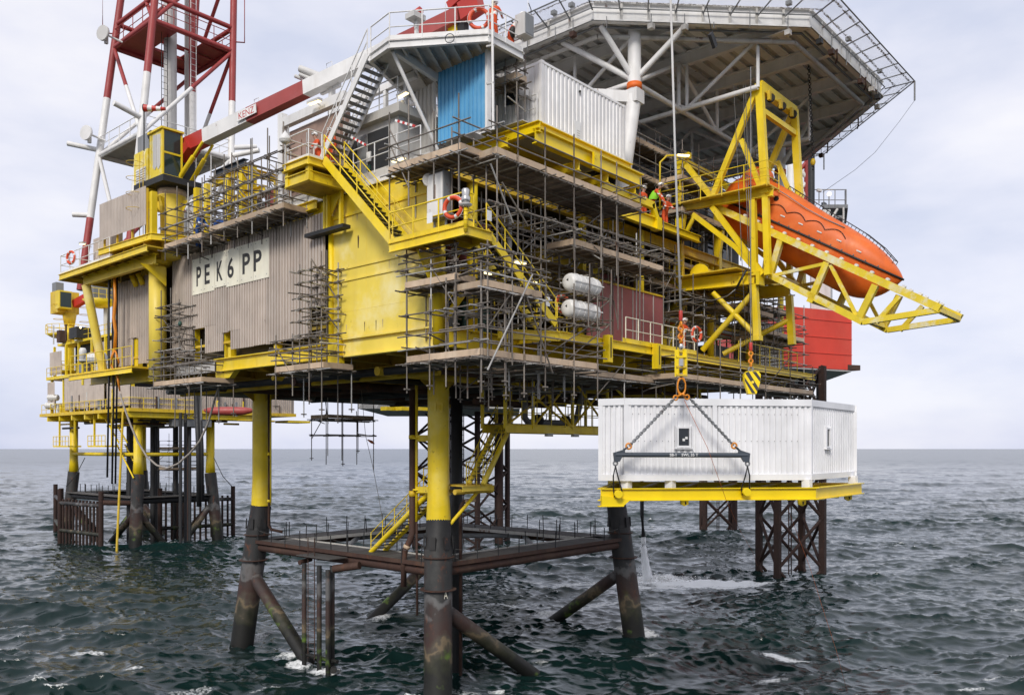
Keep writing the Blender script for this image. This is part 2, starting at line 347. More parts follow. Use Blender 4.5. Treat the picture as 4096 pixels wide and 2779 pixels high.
# ------------------------------------------------------------------ sea: spectral wave field on a sheet that reaches the horizon
def wave_field(N, L, wind, wdir, lo, hi, seed, chop):
    rng = np.random.default_rng(seed); k = 2*np.pi*np.fft.fftfreq(N, L/N); kx, ky = np.meshgrid(k, k, indexing='ij')
    kk = np.hypot(kx, ky); kk[0, 0] = 1e-6; Lw = wind*wind/9.81
    cosw = (kx*wdir[0]+ky*wdir[1])/kk
    P = np.exp(-1/(kk*Lw)**2)/kk**4*(0.07+0.93*np.abs(cosw)**3)*np.where(cosw < 0, 0.35, 1.0)
    P *= np.exp(-(kk*0.10)**2); P[(kk < 2*np.pi/hi) | (kk > 2*np.pi/lo)] = 0
    h = np.sqrt(P)*(rng.normal(size=(N, N))+1j*rng.normal(size=(N, N)))
    H = np.fft.ifft2(h).real; s = 1/H.std(); H = H*s
    ikx = -1j*kx/kk; iky = -1j*ky/kk
    DX = np.fft.ifft2(h*ikx).real*s; DY = np.fft.ifft2(h*iky).real*s
    dxx = np.fft.ifft2(h*ikx*1j*kx).real*s; dyy = np.fft.ifft2(h*iky*1j*ky).real*s; dxy = np.fft.ifft2(h*ikx*1j*ky).real*s
    return H, DX, DY, dxx, dyy, dxy
def samp(A, x, y, L):
    N = A.shape[0]; fx = (x/L*N) % N; fy = (y/L*N) % N; i = fx.astype(int) % N; j = fy.astype(int) % N; a = fx-np.floor(fx); b = fy-np.floor(fy)
    i1 = (i+1) % N; j1 = (j+1) % N
    return (A[i, j]*(1-a)+A[i1, j]*a)*(1-b)+(A[i, j1]*(1-a)+A[i1, j1]*a)*b
def build_sea():
    # rings spaced finer close in, coarser towards the horizon
    rs = [24.0]
    while rs[-1] < 170: rs.append(rs[-1]*1.0036)
    while rs[-1] < 45000: rs.append(rs[-1]*(1.0036+0.03*min(1, (rs[-1]-170)/900)+ (0.12 if rs[-1] > 4000 else 0)))
    rs = np.array(rs); na = 1150; ang = np.linspace(-math.radians(52), math.radians(52), na)
    Rr, Aa = np.meshgrid(rs, ang, indexing='ij'); ang_w = math.pi/2-TH
    X = CAM_LOC.x+Rr*np.cos(ang_w-Aa); Y = CAM_LOC.y+Rr*np.sin(ang_w-Aa)
    wd = (0.80, -0.60)
    Z = np.zeros_like(X); OX = np.zeros_like(X); OY = np.zeros_like(X); jxx = np.zeros_like(X); jyy = np.zeros_like(X); jxy = np.zeros_like(X)
    for (N, L, wind, lo, hi, amp, chop, seed, cut, wd) in (
        (512, 173.0, 9.0, 3.0, 60, 0.25, 1.1, 3, 4000, (-0.52, -0.85)),
        (512, 71.0, 6.0, 1.2, 7, 0.115, 1.2, 5, 900, (-0.80, -0.60)),
        (512, 37.0, 5.0, 0.45, 2.2, 0.060, 1.1, 15, 420, (-0.62, -0.78)),
        (512, 23.0, 4.0, 0.14, 0.9, 0.032, 1.0, 8, 160, (-0.90, -0.42))):
        F_ = wave_field(N, L, wind, wd, lo, hi, seed, chop); a = amp*np.clip(1.25-Rr/cut, 0, 1)
        # gusts: patches of livelier and calmer water
        g = 1.0 if hi > 20 else 0.75+0.35*samp(F_[0], X*0.13, Y*0.13, L)
        a = a*np.clip(g, 0.3, 1.5) if hi <= 20 else a
        S = [samp(q, X, Y, L) for q in F_]
        Z += S[0]*a; OX -= S[1]*a*chop; OY -= S[2]*a*chop; jxx -= S[3]*a*chop; jyy -= S[4]*a*chop; jxy -= S[5]*a*chop
    J = (1+jxx)*(1+jyy)-jxy**2
    rng = wave_field(512, 97.0, 8, wd, 2, 60, 21, 1)[0]; n1 = samp(rng, X, Y, 97.0); n2 = samp(rng, X*4.1+11, Y*4.1, 97.0)
    foam = np.clip((0.46-J)*1.7, 0, 1)*np.clip(0.45+0.55*n1, 0, 1)
    def patch(px, py, rx, ry, ang_, amt):
        ca, sa = math.cos(ang_), math.sin(ang_); dx = (X-px)*ca+(Y-py)*sa; dy = -(X-px)*sa+(Y-py)*ca
        d = (dx/rx)**2+(dy/ry)**2
        return amt*np.clip(1.15-.62*d+0.45*n2+0.3*n1, 0, 1)*np.clip(2.6-d, 0, 1)
    for a in FOAM: foam = np.maximum(foam, patch(*a))
    Pn = np.stack([X+OX, Y+OY, Z], -1).reshape(-1, 3); nr, nc = X.shape
    idx = np.arange(nr*nc).reshape(nr, nc); q = np.stack([idx[:-1, :-1], idx[1:, :-1], idx[1:, 1:], idx[:-1, 1:]], -1).reshape(-1, 4)
    q = q[:, ::-1]
    me = bpy.data.meshes.new('sea'); me.vertices.add(len(Pn)); me.vertices.foreach_set('co', Pn.astype(np.float32).ravel())
    me.loops.add(q.size); me.loops.foreach_set('vertex_index', q.astype(np.int32).ravel())
    me.polygons.add(len(q)); me.polygons.foreach_set('loop_start', np.arange(0, q.size, 4, dtype=np.int32)); me.polygons.foreach_set('loop_total', np.full(len(q), 4, np.int32))
    me.polygons.foreach_set('use_smooth', np.ones(len(q), bool)); me.update(calc_edges=True)
    at_ = me.attributes.new('foam', 'FLOAT', 'POINT'); at_.data.foreach_set('value', foam.astype(np.float32).ravel())
    at2 = me.attributes.new('fine_waves', 'FLOAT', 'POINT'); at2.data.foreach_set('value', np.clip((Rr-90)/700, 0, 1).astype(np.float32).ravel())   # slope of ripples finer than the sheet's own cells
    if me.polygons[5].normal.z < 0: me.flip_normals()
    me.materials.append(MATS['sea_water']); o = bpy.data.objects.new('sea', me); link(o); tag(o, 'choppy dark green grey sea with small foam crests', None, None, 'structure')
    b = MB(); b.add([(-45000, -45000, -2.5), (45000, -45000, -2.5), (45000, 45000, -2.5), (-45000, 45000, -2.5)], [(0, 1, 2, 3)])
    o2 = b.build('deep_water', 'sea_water'); tag(o2, 'dark sea around the waves', None, None, 'structure')
def sea_material():
    m, n, b = new_mat('sea_water'); L = n.links.new; N = n.nodes.new
    b.inputs['Roughness'].default_value = 0.10; b.inputs['IOR'].default_value = 1.333
    geo = N('ShaderNodeNewGeometry')
    at_ = N('ShaderNodeAttribute'); at_.attribute_name = 'foam'
    nz = N('ShaderNodeTexNoise'); nz.inputs['Scale'].default_value = 5.5; nz.inputs['Detail'].default_value = 9; nz.inputs['Roughness'].default_value = 0.72; L(geo.outputs['Position'], nz.inputs['Vector'])
    ad = N('ShaderNodeMath'); ad.operation = 'MULTIPLY_ADD'; ad.inputs[1].default_value = 1.05; L(at_.outputs['Fac'], ad.inputs[0])
    sb = N('ShaderNodeMath'); sb.operation = 'MULTIPLY_ADD'; sb.inputs[1].default_value = 1.9; sb.inputs[2].default_value = -1.42; L(nz.outputs[0], sb.inputs[0]); L(sb.outputs[0], ad.inputs[2])
    mr = N('ShaderNodeMapRange'); mr.inputs[1].default_value = 0.0; mr.inputs[2].default_value = 0.45; L(ad.outputs[0], mr.inputs[0])
    nb = N('ShaderNodeTexNoise'); nb.inputs['Scale'].default_value = 0.06; nb.inputs['Detail'].default_value = 3; L(geo.outputs['Position'], nb.inputs['Vector'])
    c1 = N('ShaderNodeMix'); c1.data_type = 'RGBA'; c1.inputs[6].default_value = (0.004, 0.013, 0.0125, 1); c1.inputs[7].default_value = (0.007, 0.024, 0.022, 1); L(nb.outputs[0], c1.inputs[0])
    c2 = N('ShaderNodeMix'); c2.data_type = 'RGBA'; c2.inputs[7].default_value = (0.78, 0.80, 0.80, 1); L(mr.outputs[0], c2.inputs[0]); L(c1.outputs[2], c2.inputs[6])
    L(c2.outputs[2], b.inputs['Base Color'])
    rg = N('ShaderNodeMapRange'); rg.inputs[4].default_value = 0.75; L(mr.outputs[0], rg.inputs[0]); L(rg.outputs[0], b.inputs['Roughness'])
    fw = N('ShaderNodeAttribute'); fw.attribute_name = 'fine_waves'; fr_ = N('ShaderNodeMapRange'); fr_.inputs[3].default_value = 0.06; fr_.inputs[4].default_value = 0.21; L(fw.outputs['Fac'], fr_.inputs[0]); L(fr_.outputs[0], rg.inputs[3])
    # wind ripples finer than the mesh
    mp = N('ShaderNodeMapping'); mp.inputs['Rotation'].default_value = (0, 0, 0.6); mp.inputs['Scale'].default_value = (1.0, 0.4, 1.0); L(geo.outputs['Position'], mp.inputs[0])
    r1 = N('ShaderNodeTexNoise'); r1.inputs['Scale'].default_value = 2.6; r1.inputs['Detail'].default_value = 6; r1.inputs['Roughness'].default_value = 0.66; L(mp.outputs[0], r1.inputs['Vector'])
    bp = N('ShaderNodeBump'); bp.inputs['Strength'].default_value = 0.18; bp.inputs['Distance'].default_value = 0.15; L(r1.outputs[0], bp.inputs['Height']); L(bp.outputs[0], b.inputs['Normal'])
sea_material()
LEGS = {'A': (0, 0), 'B': (0, 15.3), 'C': (15, 0), 'D': (15, 15.3)}
BAT = 0.8
FOAM = [(-0.9, -1.4, 1.9, 1.4, 0.3, 0.85), (-0.9, 16.0, 1.7, 1.4, 0.3, 0.85), (16.0, -1.1, 1.7, 1.4, 0.3, 0.85), (6.6, -0.9, 1.6, 1.1, -0.6, 1.0), (-1.6, 6.9, 1.3, 0.9, 0.4, 0.95), (-1.6, 8.8, .8, 0.6, 0.4, 0.9),
        (16.4, 6.6, 1.3, 1.0, 0.4, 0.8), (-0.2, 11.6, 1.2, 0.9, 0.4, 0.95), (9.2, 16.0, 1.2, .9, .2, .8)]
rf = random.Random(5)
for _ in range(24):
    p_ = at(rf.uniform(-100, 4200), rf.uniform(2150, 2800), z=0); FOAM.append((p_.x, p_.y, rf.uniform(.4, 1.3), rf.uniform(.15, .32), rf.uniform(-1.0, -.4), rf.uniform(.45, .72)))
for (u_, v_, rx, ry, a_, m__) in ((2690, 2318, 3.2, 5.5, 0.85, 1.15), (2830, 2322, 2.2, 6.0, 0.85, 0.85), (2600, 2305, 2.6, 2.8, 0.85, 1.3),
                              (3170, 2618, 1.3, 0.55, -0.75, 0.95), (3080, 2700, 0.9, 0.5, -0.5, 0.85), (2165, 2625, 0.7, 0.45, -0.7, 1.0), (2170, 2655, 1.0, 0.45, -0.6, 1.0),
                              (4000, 2715, 1.2, 0.45, -0.75, 0.9), (2000, 2760, 0.5, 0.4, 0.2, 0.9), (1475, 2770, 0.6, 0.3, 0.2, 0.6)):
    p_ = at(u_, v_, z=0); FOAM.append((p_.x, p_.y, rx, ry, a_, m__))
build_sea()
# ------------------------------------------------------------------ jacket: legs, braces, walkway ring
def leg_point(k, z):
    x, y = LEGS[k]; sx = -1 if x == 0 else 1; sy = -1 if y == 0 else 1; b = BAT*max(0.0, (8.3-z)/8.3)
    return Vector((x+sx*b, y+sy*b, z))
def leg_mat():
    # tidal bands: weed and rust towards the water, bare grey steel above
    m = paint('leg_tidal', (0.028, 0.029, 0.029), 0.6, 0.50, (0.05, 0.016, 0.010), (0.12, 0.115, 0.10), 0.3, 0.55)
    n = m.node_tree; L = n.links.new; N = n.nodes.new; b = n.nodes['Principled BSDF']; src = b.inputs['Base Color'].links[0].from_socket
    geo = N('ShaderNodeNewGeometry'); sp = N('ShaderNodeSeparateXYZ'); L(geo.outputs['Position'], sp.inputs[0])
    nz = N('ShaderNodeTexNoise'); nz.inputs['Scale'].default_value = 1.1; nz.inputs['Detail'].default_value = 6; L(geo.outputs['Position'], nz.inputs['Vector'])
    ad = N('ShaderNodeMath'); ad.operation = 'MULTIPLY_ADD'; ad.inputs[1].default_value = 3.4; L(nz.outputs[0], ad.inputs[0]); L(sp.outputs['Z'], ad.inputs[2])
    r = N('ShaderNodeValToRGB'); mr = N('ShaderNodeMapRange'); mr.inputs[1].default_value = 1.0; mr.inputs[2].default_value = 6.6; L(ad.outputs[0], mr.inputs[0]); L(mr.outputs[0], r.inputs[0])
    E = r.color_ramp.elements; E[0].position = 0.0; E[0].color = (0.008, 0.008, 0.007, 1); E[1].position = 1.0; E[1].color = (1, 1, 1, 0)
    for p, c in ((0.34, (0.008, 0.008, 0.006, 1)), (0.42, (0.022, 0.023, 0.011, 1)), (0.50, (0.045, 0.040, 0.026, 1)), (0.56, (0.16, 0.12, 0.07, 1)), (0.60, (0.075, 0.06, 0.042, 0.8)), (0.68, (0.055, 0.024, 0.017, 0.75)), (0.85, (0.06, 0.03, 0.022, 0.35))):
        q = E.new(p); q.color = c
    mx = N('ShaderNodeMix'); mx.data_type = 'RGBA'; L(r.outputs['Alpha'], mx.inputs[0]); L(src, mx.inputs[6]); L(r.outputs['Color'], mx.inputs[7])
    n2 = N('ShaderNodeTexNoise'); n2.inputs['Scale'].default_value = 0.9; n2.inputs['Detail'].default_value = 5; L(geo.outputs['Position'], n2.inputs['Vector'])
    g = N('ShaderNodeMapRange'); g.inputs[1].default_value = 0.60; g.inputs[2].default_value = 0.70; L(n2.outputs[0], g.inputs[0])
    zz = N('ShaderNodeMapRange'); zz.inputs[1].default_value = 3.2; zz.inputs[2].default_value = 2.2; L(sp.outputs['Z'], zz.inputs[0])
    ml = N('ShaderNodeMath'); ml.operation = 'MULTIPLY'; L(g.outputs[0], ml.inputs[0]); L(zz.outputs[0], ml.inputs[1])
    m2 = N('ShaderNodeMix'); m2.data_type = 'RGBA'; L(ml.outputs[0], m2.inputs[0]); L(mx.outputs[2], m2.inputs[6]); m2.inputs[7].default_value = (0.10, 0.17, 0.02, 1)
    L(m2.outputs[2], b.inputs['Base Color'])
leg_mat()
JK = thing('platform_jacket', 'four legged steel jacket with dark battered legs and a square walkway above the sea', 'jacket', (0, 0, 0))
for k in 'ABCD':
    b = MB(); b.tube([leg_point(k, -3), leg_point(k, 1), leg_point(k, 3), leg_point(k, 6.9)], 0.665, 28, False)
    lg = b.build('leg', 'leg_tidal', JK)
    b = MB(); b.tube([leg_point(k, 6.9), leg_point(k, 7.1), leg_point(k, 8.3)], [0.665, 0.62, 0.585], 28, False); b.build('leg_sleeve', 'leg_dark', JK)
    b = MB(); b.tube([leg_point(k, 8.3), leg_point(k, 9.8), leg_point(k, 15.4)], [0.585, 0.515, 0.515], 28, False); b.build('painted_leg', 'yellow', JK)
    for z, rr in ((5.05, 0.86), (6.55, 0.78)):
        b = MB(); q = leg_point(k, z); b.tube([q, q+V3(0, 0, .05)], rr, 28); b.build('ring_flange', 'rusty', JK)
    for a in range(6):
        an = a*math.pi/3+0.4; q = leg_point(k, 7.0); d = V3(math.cos(an), math.sin(an), 0)
        b = MB(); b.bar(q+d*0.70-V3(0, 0, .05), q+d*0.66+V3(0, 0, 0.55), 0.30, 0.05, up=d); b.build('guide_plate', 'leg_dark', JK)
# ladder-like rust plates
q = leg_point('A', 4.45); n_ = V3(-.1, -1, 0).normalized()
lq = leg_point('A', 4.72); text('leg_mark', 'A', axes(lq+V3(-.264, -.964, 0)*.675-V3(.964, -.264, 0)*.06, (.964, -.264, 0), (-.07, -.07, .995), (-.264, -.964, 0)), 0.36, 'sign_white', JK, w=.2)
def zc(p, q, z): s = (z-p.z)/(q.z-p.z); return p+(q-p)*s
for a, bk in (('A', 'C'), ('C', 'D'), ('D', 'B'), ('B', 'A')):
    p = leg_point(a, 4.3); q0 = leg_point(bk, 0); r0 = leg_point(a, 0); q = r0.lerp(q0, 0.40); q.z = 0; e_ = p+(q-p)*1.5
    b = MB(); b.tube([p, q, e_], 0.37, 18, False); b.build('brace', 'leg_tidal', JK)
ZW = 5.85
for a, bk in (('A', 'B'), ('A', 'C'), ('C', 'D'), ('B', 'D')):
    p = leg_point(a, ZW); q = leg_point(bk, ZW); pipe('walkway_tube', p, q, 0.24, 'rusty', JK)
    d = (q-p).normalized(); inn = V3(-d.y, d.x, 0)
    ctr = V3(7.5, 7.6, ZW)
    if inn.dot(ctr-p) < 0: inn = -inn
    L_ = (q-p).length; n = int(L_/1.25)
    z1 = V3(0, 0, 0.40)
    # grating panels laid side by side, with a gap between each pair
    for i in range(n):
        s0 = 0.55+(L_-1.1)*i/n; s1 = 0.55+(L_-1.1)*(i+1)/n-0.035
        b = MB(); A_ = p+d*s0+inn*-0.30+z1; B_ = p+d*s1+inn*-0.30+z1
        b.extrude([A_, B_, B_+inn*1.0, A_+inn*1.0], (0, 0, 0.045)); b.extrude([A_+inn*1.04, B_+inn*1.04, B_+inn*1.75, A_+inn*1.75], (0, 0, 0.045)); b.build('grating_panel', 'grating', JK)
    for off, hh in ((-0.34, 0.16), (1.80, 0.16)):
        bar('walkway_edge', p+d*0.5+inn*off+V3(0, 0, .36), p+d*(L_-.5)+inn*off+V3(0, 0, .36), 0.05, 0.2, 'rusty' if off < 0 else 'white_dirty', JK)
    for i in range(int(L_/0.62)):
        qq = p+d*(0.6+0.62*i); b = MB(); b.bar(qq+V3(0, 0, .22), qq+inn*-0.30+V3(0, 0, .36), 0.02, 0.06); b.build('edge_bracket', 'rusty', JK)
    m = int(L_/1.55)
    for off in (-0.34, 1.80):
        for i in range(m+1):
            if random.random() < 0.12: continue
            qq = p+d*(0.8+(L_-1.6)*i/m)+inn*off+V3(random.uniform(-.03, .03), 0, .3); rod('stanchion', qq, qq+V3(random.uniform(-.05, .05), random.uniform(-.05, .05), 1.05+random.uniform(-.15, .1)), 0.028, 'grey_dark', JK)
    # sagging wire between the stanchions
    for off in (-0.34,):
        pts = []
        for i in range(25): s = i/24; qq = p+d*(0.8+(L_-1.6)*s)+inn*off; pts.append(qq+V3(0, 0, 1.05-0.12*abs(math.sin(s*math.pi*6))))
        MB().tube(pts, 0.008, 4).build('safety_wire', 'wire', JK)
# inner horizontal stiffeners of the walkway frame
rod('plan_brace', leg_point('A', ZW).lerp(leg_point('B', ZW), .5), leg_point('A', ZW).lerp(leg_point('C', ZW), .5), 0.16, 'leg_dark', JK)
rod('plan_brace', leg_point('D', ZW).lerp(leg_point('B', ZW), .5), leg_point('D', ZW).lerp(leg_point('C', ZW), .5), 0.16, 'grey_steel', JK)
rod('plan_brace', leg_point('D', ZW).lerp(leg_point('C', ZW), .5), leg_point('A', ZW).lerp(leg_point('C', ZW), .5), 0.16, 'grey_steel', JK)
rod('plan_brace', leg_point('D', ZW).lerp(leg_point('B', ZW), .5), leg_point('A', ZW).lerp(leg_point('B', ZW), .5), 0.16, 'grey_steel', JK)
# boat landing in front of the left side
BL = thing('boat_landing', 'rusty boat landing of four vertical pipes and a ladder below the walkway', 'boat landing', (-1.5, 7.6, 0))
for u in (1217, 1277, 1312, 1329):
    q = at(u, 2600, x=-1.55 if u != 1329 else -1.15); pipe('fender_pile', (q.x, q.y, -1.5), (q.x, q.y, 5.6 if u != 1312 else 5.45), 0.13, 'leg_tidal', BL)
for u in (1232, 1258): q = at(u, 2600, x=-1.5); rod('ladder_rail', (q.x, q.y, 0.6), (q.x, q.y, 7.0), 0.025, 'rusty', BL)
qa = at(1232, 2600, x=-1.5); qb = at(1258, 2600, x=-1.5)
for i in range(19): z = 0.8+i*0.32; rod('ladder_rung', (qa.x, qa.y, z), (qb.x, qb.y, z), 0.014, 'rusty', BL)
pa = at(1214, 2600, x=-1.5); pb = at(1336, 2600, x=-1.3)
pipe('cross_pipe', (pa.x, pa.y+.1, 0.75), (pb.x, pb.y-.3, 0.75), 0.1, 'leg_tidal', BL)
pipe('cross_pipe', (-1.3, pb.y, 5.5), (-0.75, pb.y-1.4, 5.75), 0.2, 'rusty', BL)
pipe('cross_pipe', (-1.55, pa.y+.3, 5.6), (-0.75, pa.y+.4, 5.7), 0.13, 'rusty', BL)
boxp('landing_deck', (-1.75, pb.y-0.2, 6.0), (-0.6, pa.y+0.3, 6.05), 'grating', BL)
pipe('fender_bumper', (-1.35, pb.y-.05, 0.35), (-1.9, pb.y-.75, 0.5), 0.16, 'leg_tidal', BL)
# risers and caissons
def riser(name, label, pts, r, mat, cat='pipe', bands=()):
    t = thing(name, label, cat, pts[-1]); MB().tube(pts, r, 16).build('pipe', mat, t)
    for (p, q, m) in bands: MB().tube([p, q], r*1.12, 16).build('clamp', m, t)
    return t
T = 41.0
P = lambda u, v, t=T: at(u, v, t=t)
riser('discharge_caisson', 'thick rusty pipe with a kinked lower end left of the nearest leg', [P(1649, 1560), P(1649, 2130), P(1640, 2160), P(1620, 2200), P(1615, 2230), P(1615, 2345)], 0.155, 'rusty', bands=[(P(1649, 1962), P(1649, 1985), 'yellow_dirty'), (P(1649, 1740), P(1649, 1755), 'yellow'), (P(1630, 2180), P(1624, 2192), 'timber')])
riser('pump_caisson', 'slim yellow pipe ending in a rusty tail beside the nearest leg', [P(1666, 1500), P(1666, 2085)], 0.075, 'yellow', bands=[(P(1666, 1748), P(1666, 1760), 'yellow_dirty'), (P(1666, 1945), P(1666, 1960), 'yellow_dirty')])
riser('pump_tail', 'thin dark rusty tail pipe hanging below the walkway beside the nearest leg', [P(1666, 2086), P(1669, 2460)], 0.06, 'rusty')
riser('dark_caisson', 'tall black caisson standing right behind the nearest leg', [P(1827, 1500, 43.7), P(1827, 2720, 43.7)], 0.31, 'grey_dark')
riser('rusty_riser', 'rusty riser with a yellowed bend beside the black caisson', [P(1902, 2000, 41), P(1862, 2003, 41), P(1848, 2015, 41), P(1842, 2035, 41), P(1842, 2700, 41)], 0.085, 'rusty', bands=[(P(1902, 1999, 41), P(1860, 2003, 41), 'timber')])
riser('hose_riser', 'thin brown pipe running down the right side of the left leg', [P(1075, 1540, 48.6), P(1076, 2100, 48.6), P(1086, 2118, 48.6), P(1130, 2126, 48.6)], 0.085, 'rusty', bands=[(P(1070, 1815, 48.6), P(1081, 1815, 48.6), 'yellow'), (P(1070, 2003, 48.6), P(1081, 2003, 48.6), 'yellow')])
riser('leg_cable_pipe', 'slim yellow conduit down the right edge of the left leg', [P(1083, 1540, 48.4), P(1083, 2010, 48.4)], 0.045, 'yellow')
# ------------------------------------------------------------------ topside module
XF, YF = -5.9, -6.3            # outer faces
X1, Y1 = 25.2, 22.0
Z0, Z1, ZM, ZT = 15.5, 16.3, 19.2, 22.6
TS = thing('platform_deck_module', 'huge yellow two storey deck module carried on the four jacket legs', 'platform', (0, 0, Z0))
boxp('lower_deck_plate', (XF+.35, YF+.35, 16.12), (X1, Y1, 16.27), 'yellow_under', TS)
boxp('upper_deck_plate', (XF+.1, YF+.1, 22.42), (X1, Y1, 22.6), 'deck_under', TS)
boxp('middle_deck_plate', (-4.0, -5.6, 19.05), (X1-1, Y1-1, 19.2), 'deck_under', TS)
def girder(p, q, w, h, mat='yellow', name='girder', par=None): return ibeam(name, p, q, w, h, mat, par or TS)
# edge girders (lower)
girder((XF, YF, 15.92), (XF, 0.3, 15.92), 0.34, 0.78, 'yellow_wall'); girder((XF, 0.5, 15.86), (XF, 9.9, 15.86), 0.34, 0.66); girder((XF, 10.1, 15.86), (XF, 14.0, 15.86), 0.34, 0.6, 'grey_light'); girder((XF, 15.4, 15.80), (XF, Y1, 15.80), 0.34, 0.7)
girder((XF+.4, YF, 15.92), (X1, YF, 15.92), 0.34, 0.74)
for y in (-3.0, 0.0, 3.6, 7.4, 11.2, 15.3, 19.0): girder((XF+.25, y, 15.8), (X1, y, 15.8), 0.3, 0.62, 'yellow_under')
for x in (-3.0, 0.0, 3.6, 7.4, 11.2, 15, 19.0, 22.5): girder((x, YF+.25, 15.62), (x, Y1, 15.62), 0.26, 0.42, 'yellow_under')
for k, (x, y) in LEGS.items():
    b = MB(); b.tube([(x, y, 15.2), (x, y, 22.4)], 0.5, 20); b.build('deck_column', 'yellow_dirty', TS)
    for d in (V3(1, 0, 0), V3(-1, 0, 0), V3(0, 1, 0), V3(0, -1, 0)):
        b = MB(); p = V3(x, y, 15.5)+d*0.5; b.extrude([p, p+d*1.5, p+V3(0, 0, -1.0)], V3(d.y, d.x, 0)*0.04); b.build('knee_plate', 'yellow_under', TS)
# pipes and trays slung below the lower deck
for i, (y, z, r, m) in enumerate(((-2.2, 15.1, .12, 'rusty'), (-1.2, 15.0, .2, 'yellow_dirty'), (1.4, 14.95, .16, 'grey_dark'), (2.4, 15.1, .1, 'grey_steel'), (5.2, 14.9, .22, 'rusty'), (6.2, 15.1, .12, 'yellow_dirty'), (9.5, 15.0, .15, 'grey_dark'), (12.9, 15.0, .2, 'rusty'), (17.5, 15.0, .18, 'grey_steel'))):
    pipe('slung_pipe', (XF+.8+random.random()*2, y, z), (X1-3, y, z), r, m, TS)
for i, (x, z, r, m) in enumerate(((-4.4, 15.0, .17, 'grey_dark'), (-3.6, 14.85, .11, 'yellow_dirty'), (1.5, 14.9, .14, 'rusty'), (5.5, 14.95, .2, 'grey_dark'), (9.2, 15.0, .12, 'grey_steel'), (12.4, 14.9, .16, 'rusty'))):
    pipe('slung_pipe', (x, YF+.6+random.random()*2, z), (x, Y1-4, z), r, m, TS)
# lower deck side lip on the left with sloped haunches
def haunch(y0, y1, zb, name='haunch'):
    b = MB(); b.extrude([(XF-.01, y0, 15.55), (XF-.01, y1, 15.55), (XF-.01, y1-.5*(1 if y1 > y0 else -1), zb), (XF-.01, y0, zb)], (0.3, 0, 0)); b.build(name, 'yellow', TS)
haunch(0.35, 2.1, 15.15)
haunch(10.0, 8.2, 15.2)
boxp('girder_web', (XF-.2, -0.4, 15.3), (XF+.05, 0.42, 16.35), 'yellow', TS)
# corner column and right face columns
b = MB(); b.tube([(XF+.02, YF+.1, 15.6), (XF+.02, YF+.1, 22.4)], 0.24, 16); b.build('corner_column', 'yellow', TS)
for x in (-4.0, 7.9, 15.5, 20.3, 25.0):
    b = MB(); b.tube([(x, YF+.2, 16.3), (x, YF+.2, 22.4)], 0.22 if x < 0 else 0.19, 14); b.build('deck_column', 'yellow', TS)
for (x0, x1) in ((6.3, 3.9), (15.5, 11.5)):
    b = MB(); b.tube([(x0, YF+1.2, 22.3), (x0*.55+x1*.45, YF+1.2, 19.8), (x1, YF+1.2, 16.4)], 0.42, 16); b.build('diagonal_brace', 'yellow', TS)
girder((-4, YF+.9, 19.0), (X1, YF+.9, 19.0), 0.2, 0.34, 'yellow_dirty')
girder((XF+.1, YF+.05, 22.35), (X1, YF+.05, 22.35), 0.28, 0.48, 'yellow_dirty')
# yellow plate wall on the left
boxp('plate_wall', (XF, YF+.25, 16.32), (XF+.12, 0.33, 21.5), 'yellow_wall', TS, label='bright yellow flat plate wall with faded patches')
boxp('plate_wall_top', (XF+.02, YF+.25, 21.5), (XF+.12, 4.0, 22.38), 'yellow', TS)
for z in (18.72, 19.22): boxp('stiffener', (XF-.05, YF+.35, z), (XF-.003, 0.3, z+.07), 'yellow_wall', TS)
boxp('stiffener', (XF-.06, YF+.3, 21.42), (XF-.003, 3.9, 21.55), 'yellow', TS)
b = MB(); b.tube([(XF-.02, 0.40, 15.5), (XF-.02, 0.40, 21.6)], 0.13, 14); b.build('wall_edge_post', 'yellow', TS)
boxp('wall_base_lip', (XF-.1, YF+.2, 16.285), (XF+.02, 0.35, 16.33), 'timber', TS)
for y in (-1.9, -4.1): boxp('weld_seam', (XF-.007, y-.012, 16.34), (XF-.001, y+.012, 21.4), 'yellow_wall', TS)
boxp('weld_seam', (XF-.007, YF+.3, 17.45), (XF-.001, 0.3, 17.475), 'yellow_wall', TS)
rz = random.Random(2)
for _ in range(12):   # short rust runs below the stiffeners and the lower lip
    y = rz.uniform(-5.9, 0.1); z = rz.choice((18.72, 19.22, 21.42, 16.9)); L_ = rz.uniform(.15, .5); w_ = rz.uniform(.012, .03)
    MB().add([(XF-.006, y-w_, z), (XF-.006, y+w_, z), (XF-.006, y+w_*.3, z-L_), (XF-.006, y-w_*.3, z-L_)], [(0, 3, 2, 1)]).build('rust_run', 'timber' if rz.random() < .6 else 'rusty', TS)
# rust streak on the plate wall
q = at(1433, 960, x=XF-.006); b = MB(); b.add([q+V3(0, .05, .16), q+V3(0, .03, -.32), q+V3(0, -.02, -.34), q+V3(0, -.05, .10), q+V3(0, 0, .22)], [(0, 1, 2, 3, 4)]); b.build('rust_patch', 'rusty', TS)
# dark inner walls added to black out the interior, and dim machinery
boxp('dark_inner_wall', (XF+.2, 4.2, 16.28), (X1, 4.3, 22.4), 'grey_dark', TS)
boxp('dark_inner_wall', (XF+.4, -1.2, 16.28), (3.2, -1.1, 22.4), 'deck_under', TS)
boxp('dark_inner_wall', (XF+.5, 14.3, 16.28), (XF+.6, 21.9, 22.3), 'deck_under', TS)
boxp('dark_inner_wall', (XF+.5, 0.7, 16.28), (XF+.6, 14.2, 22.3), 'deck_under', TS)
boxp('end_wall', (X1-.1, 4.0, 16.28), (X1, Y1, 22.4), 'grey_steel', TS)
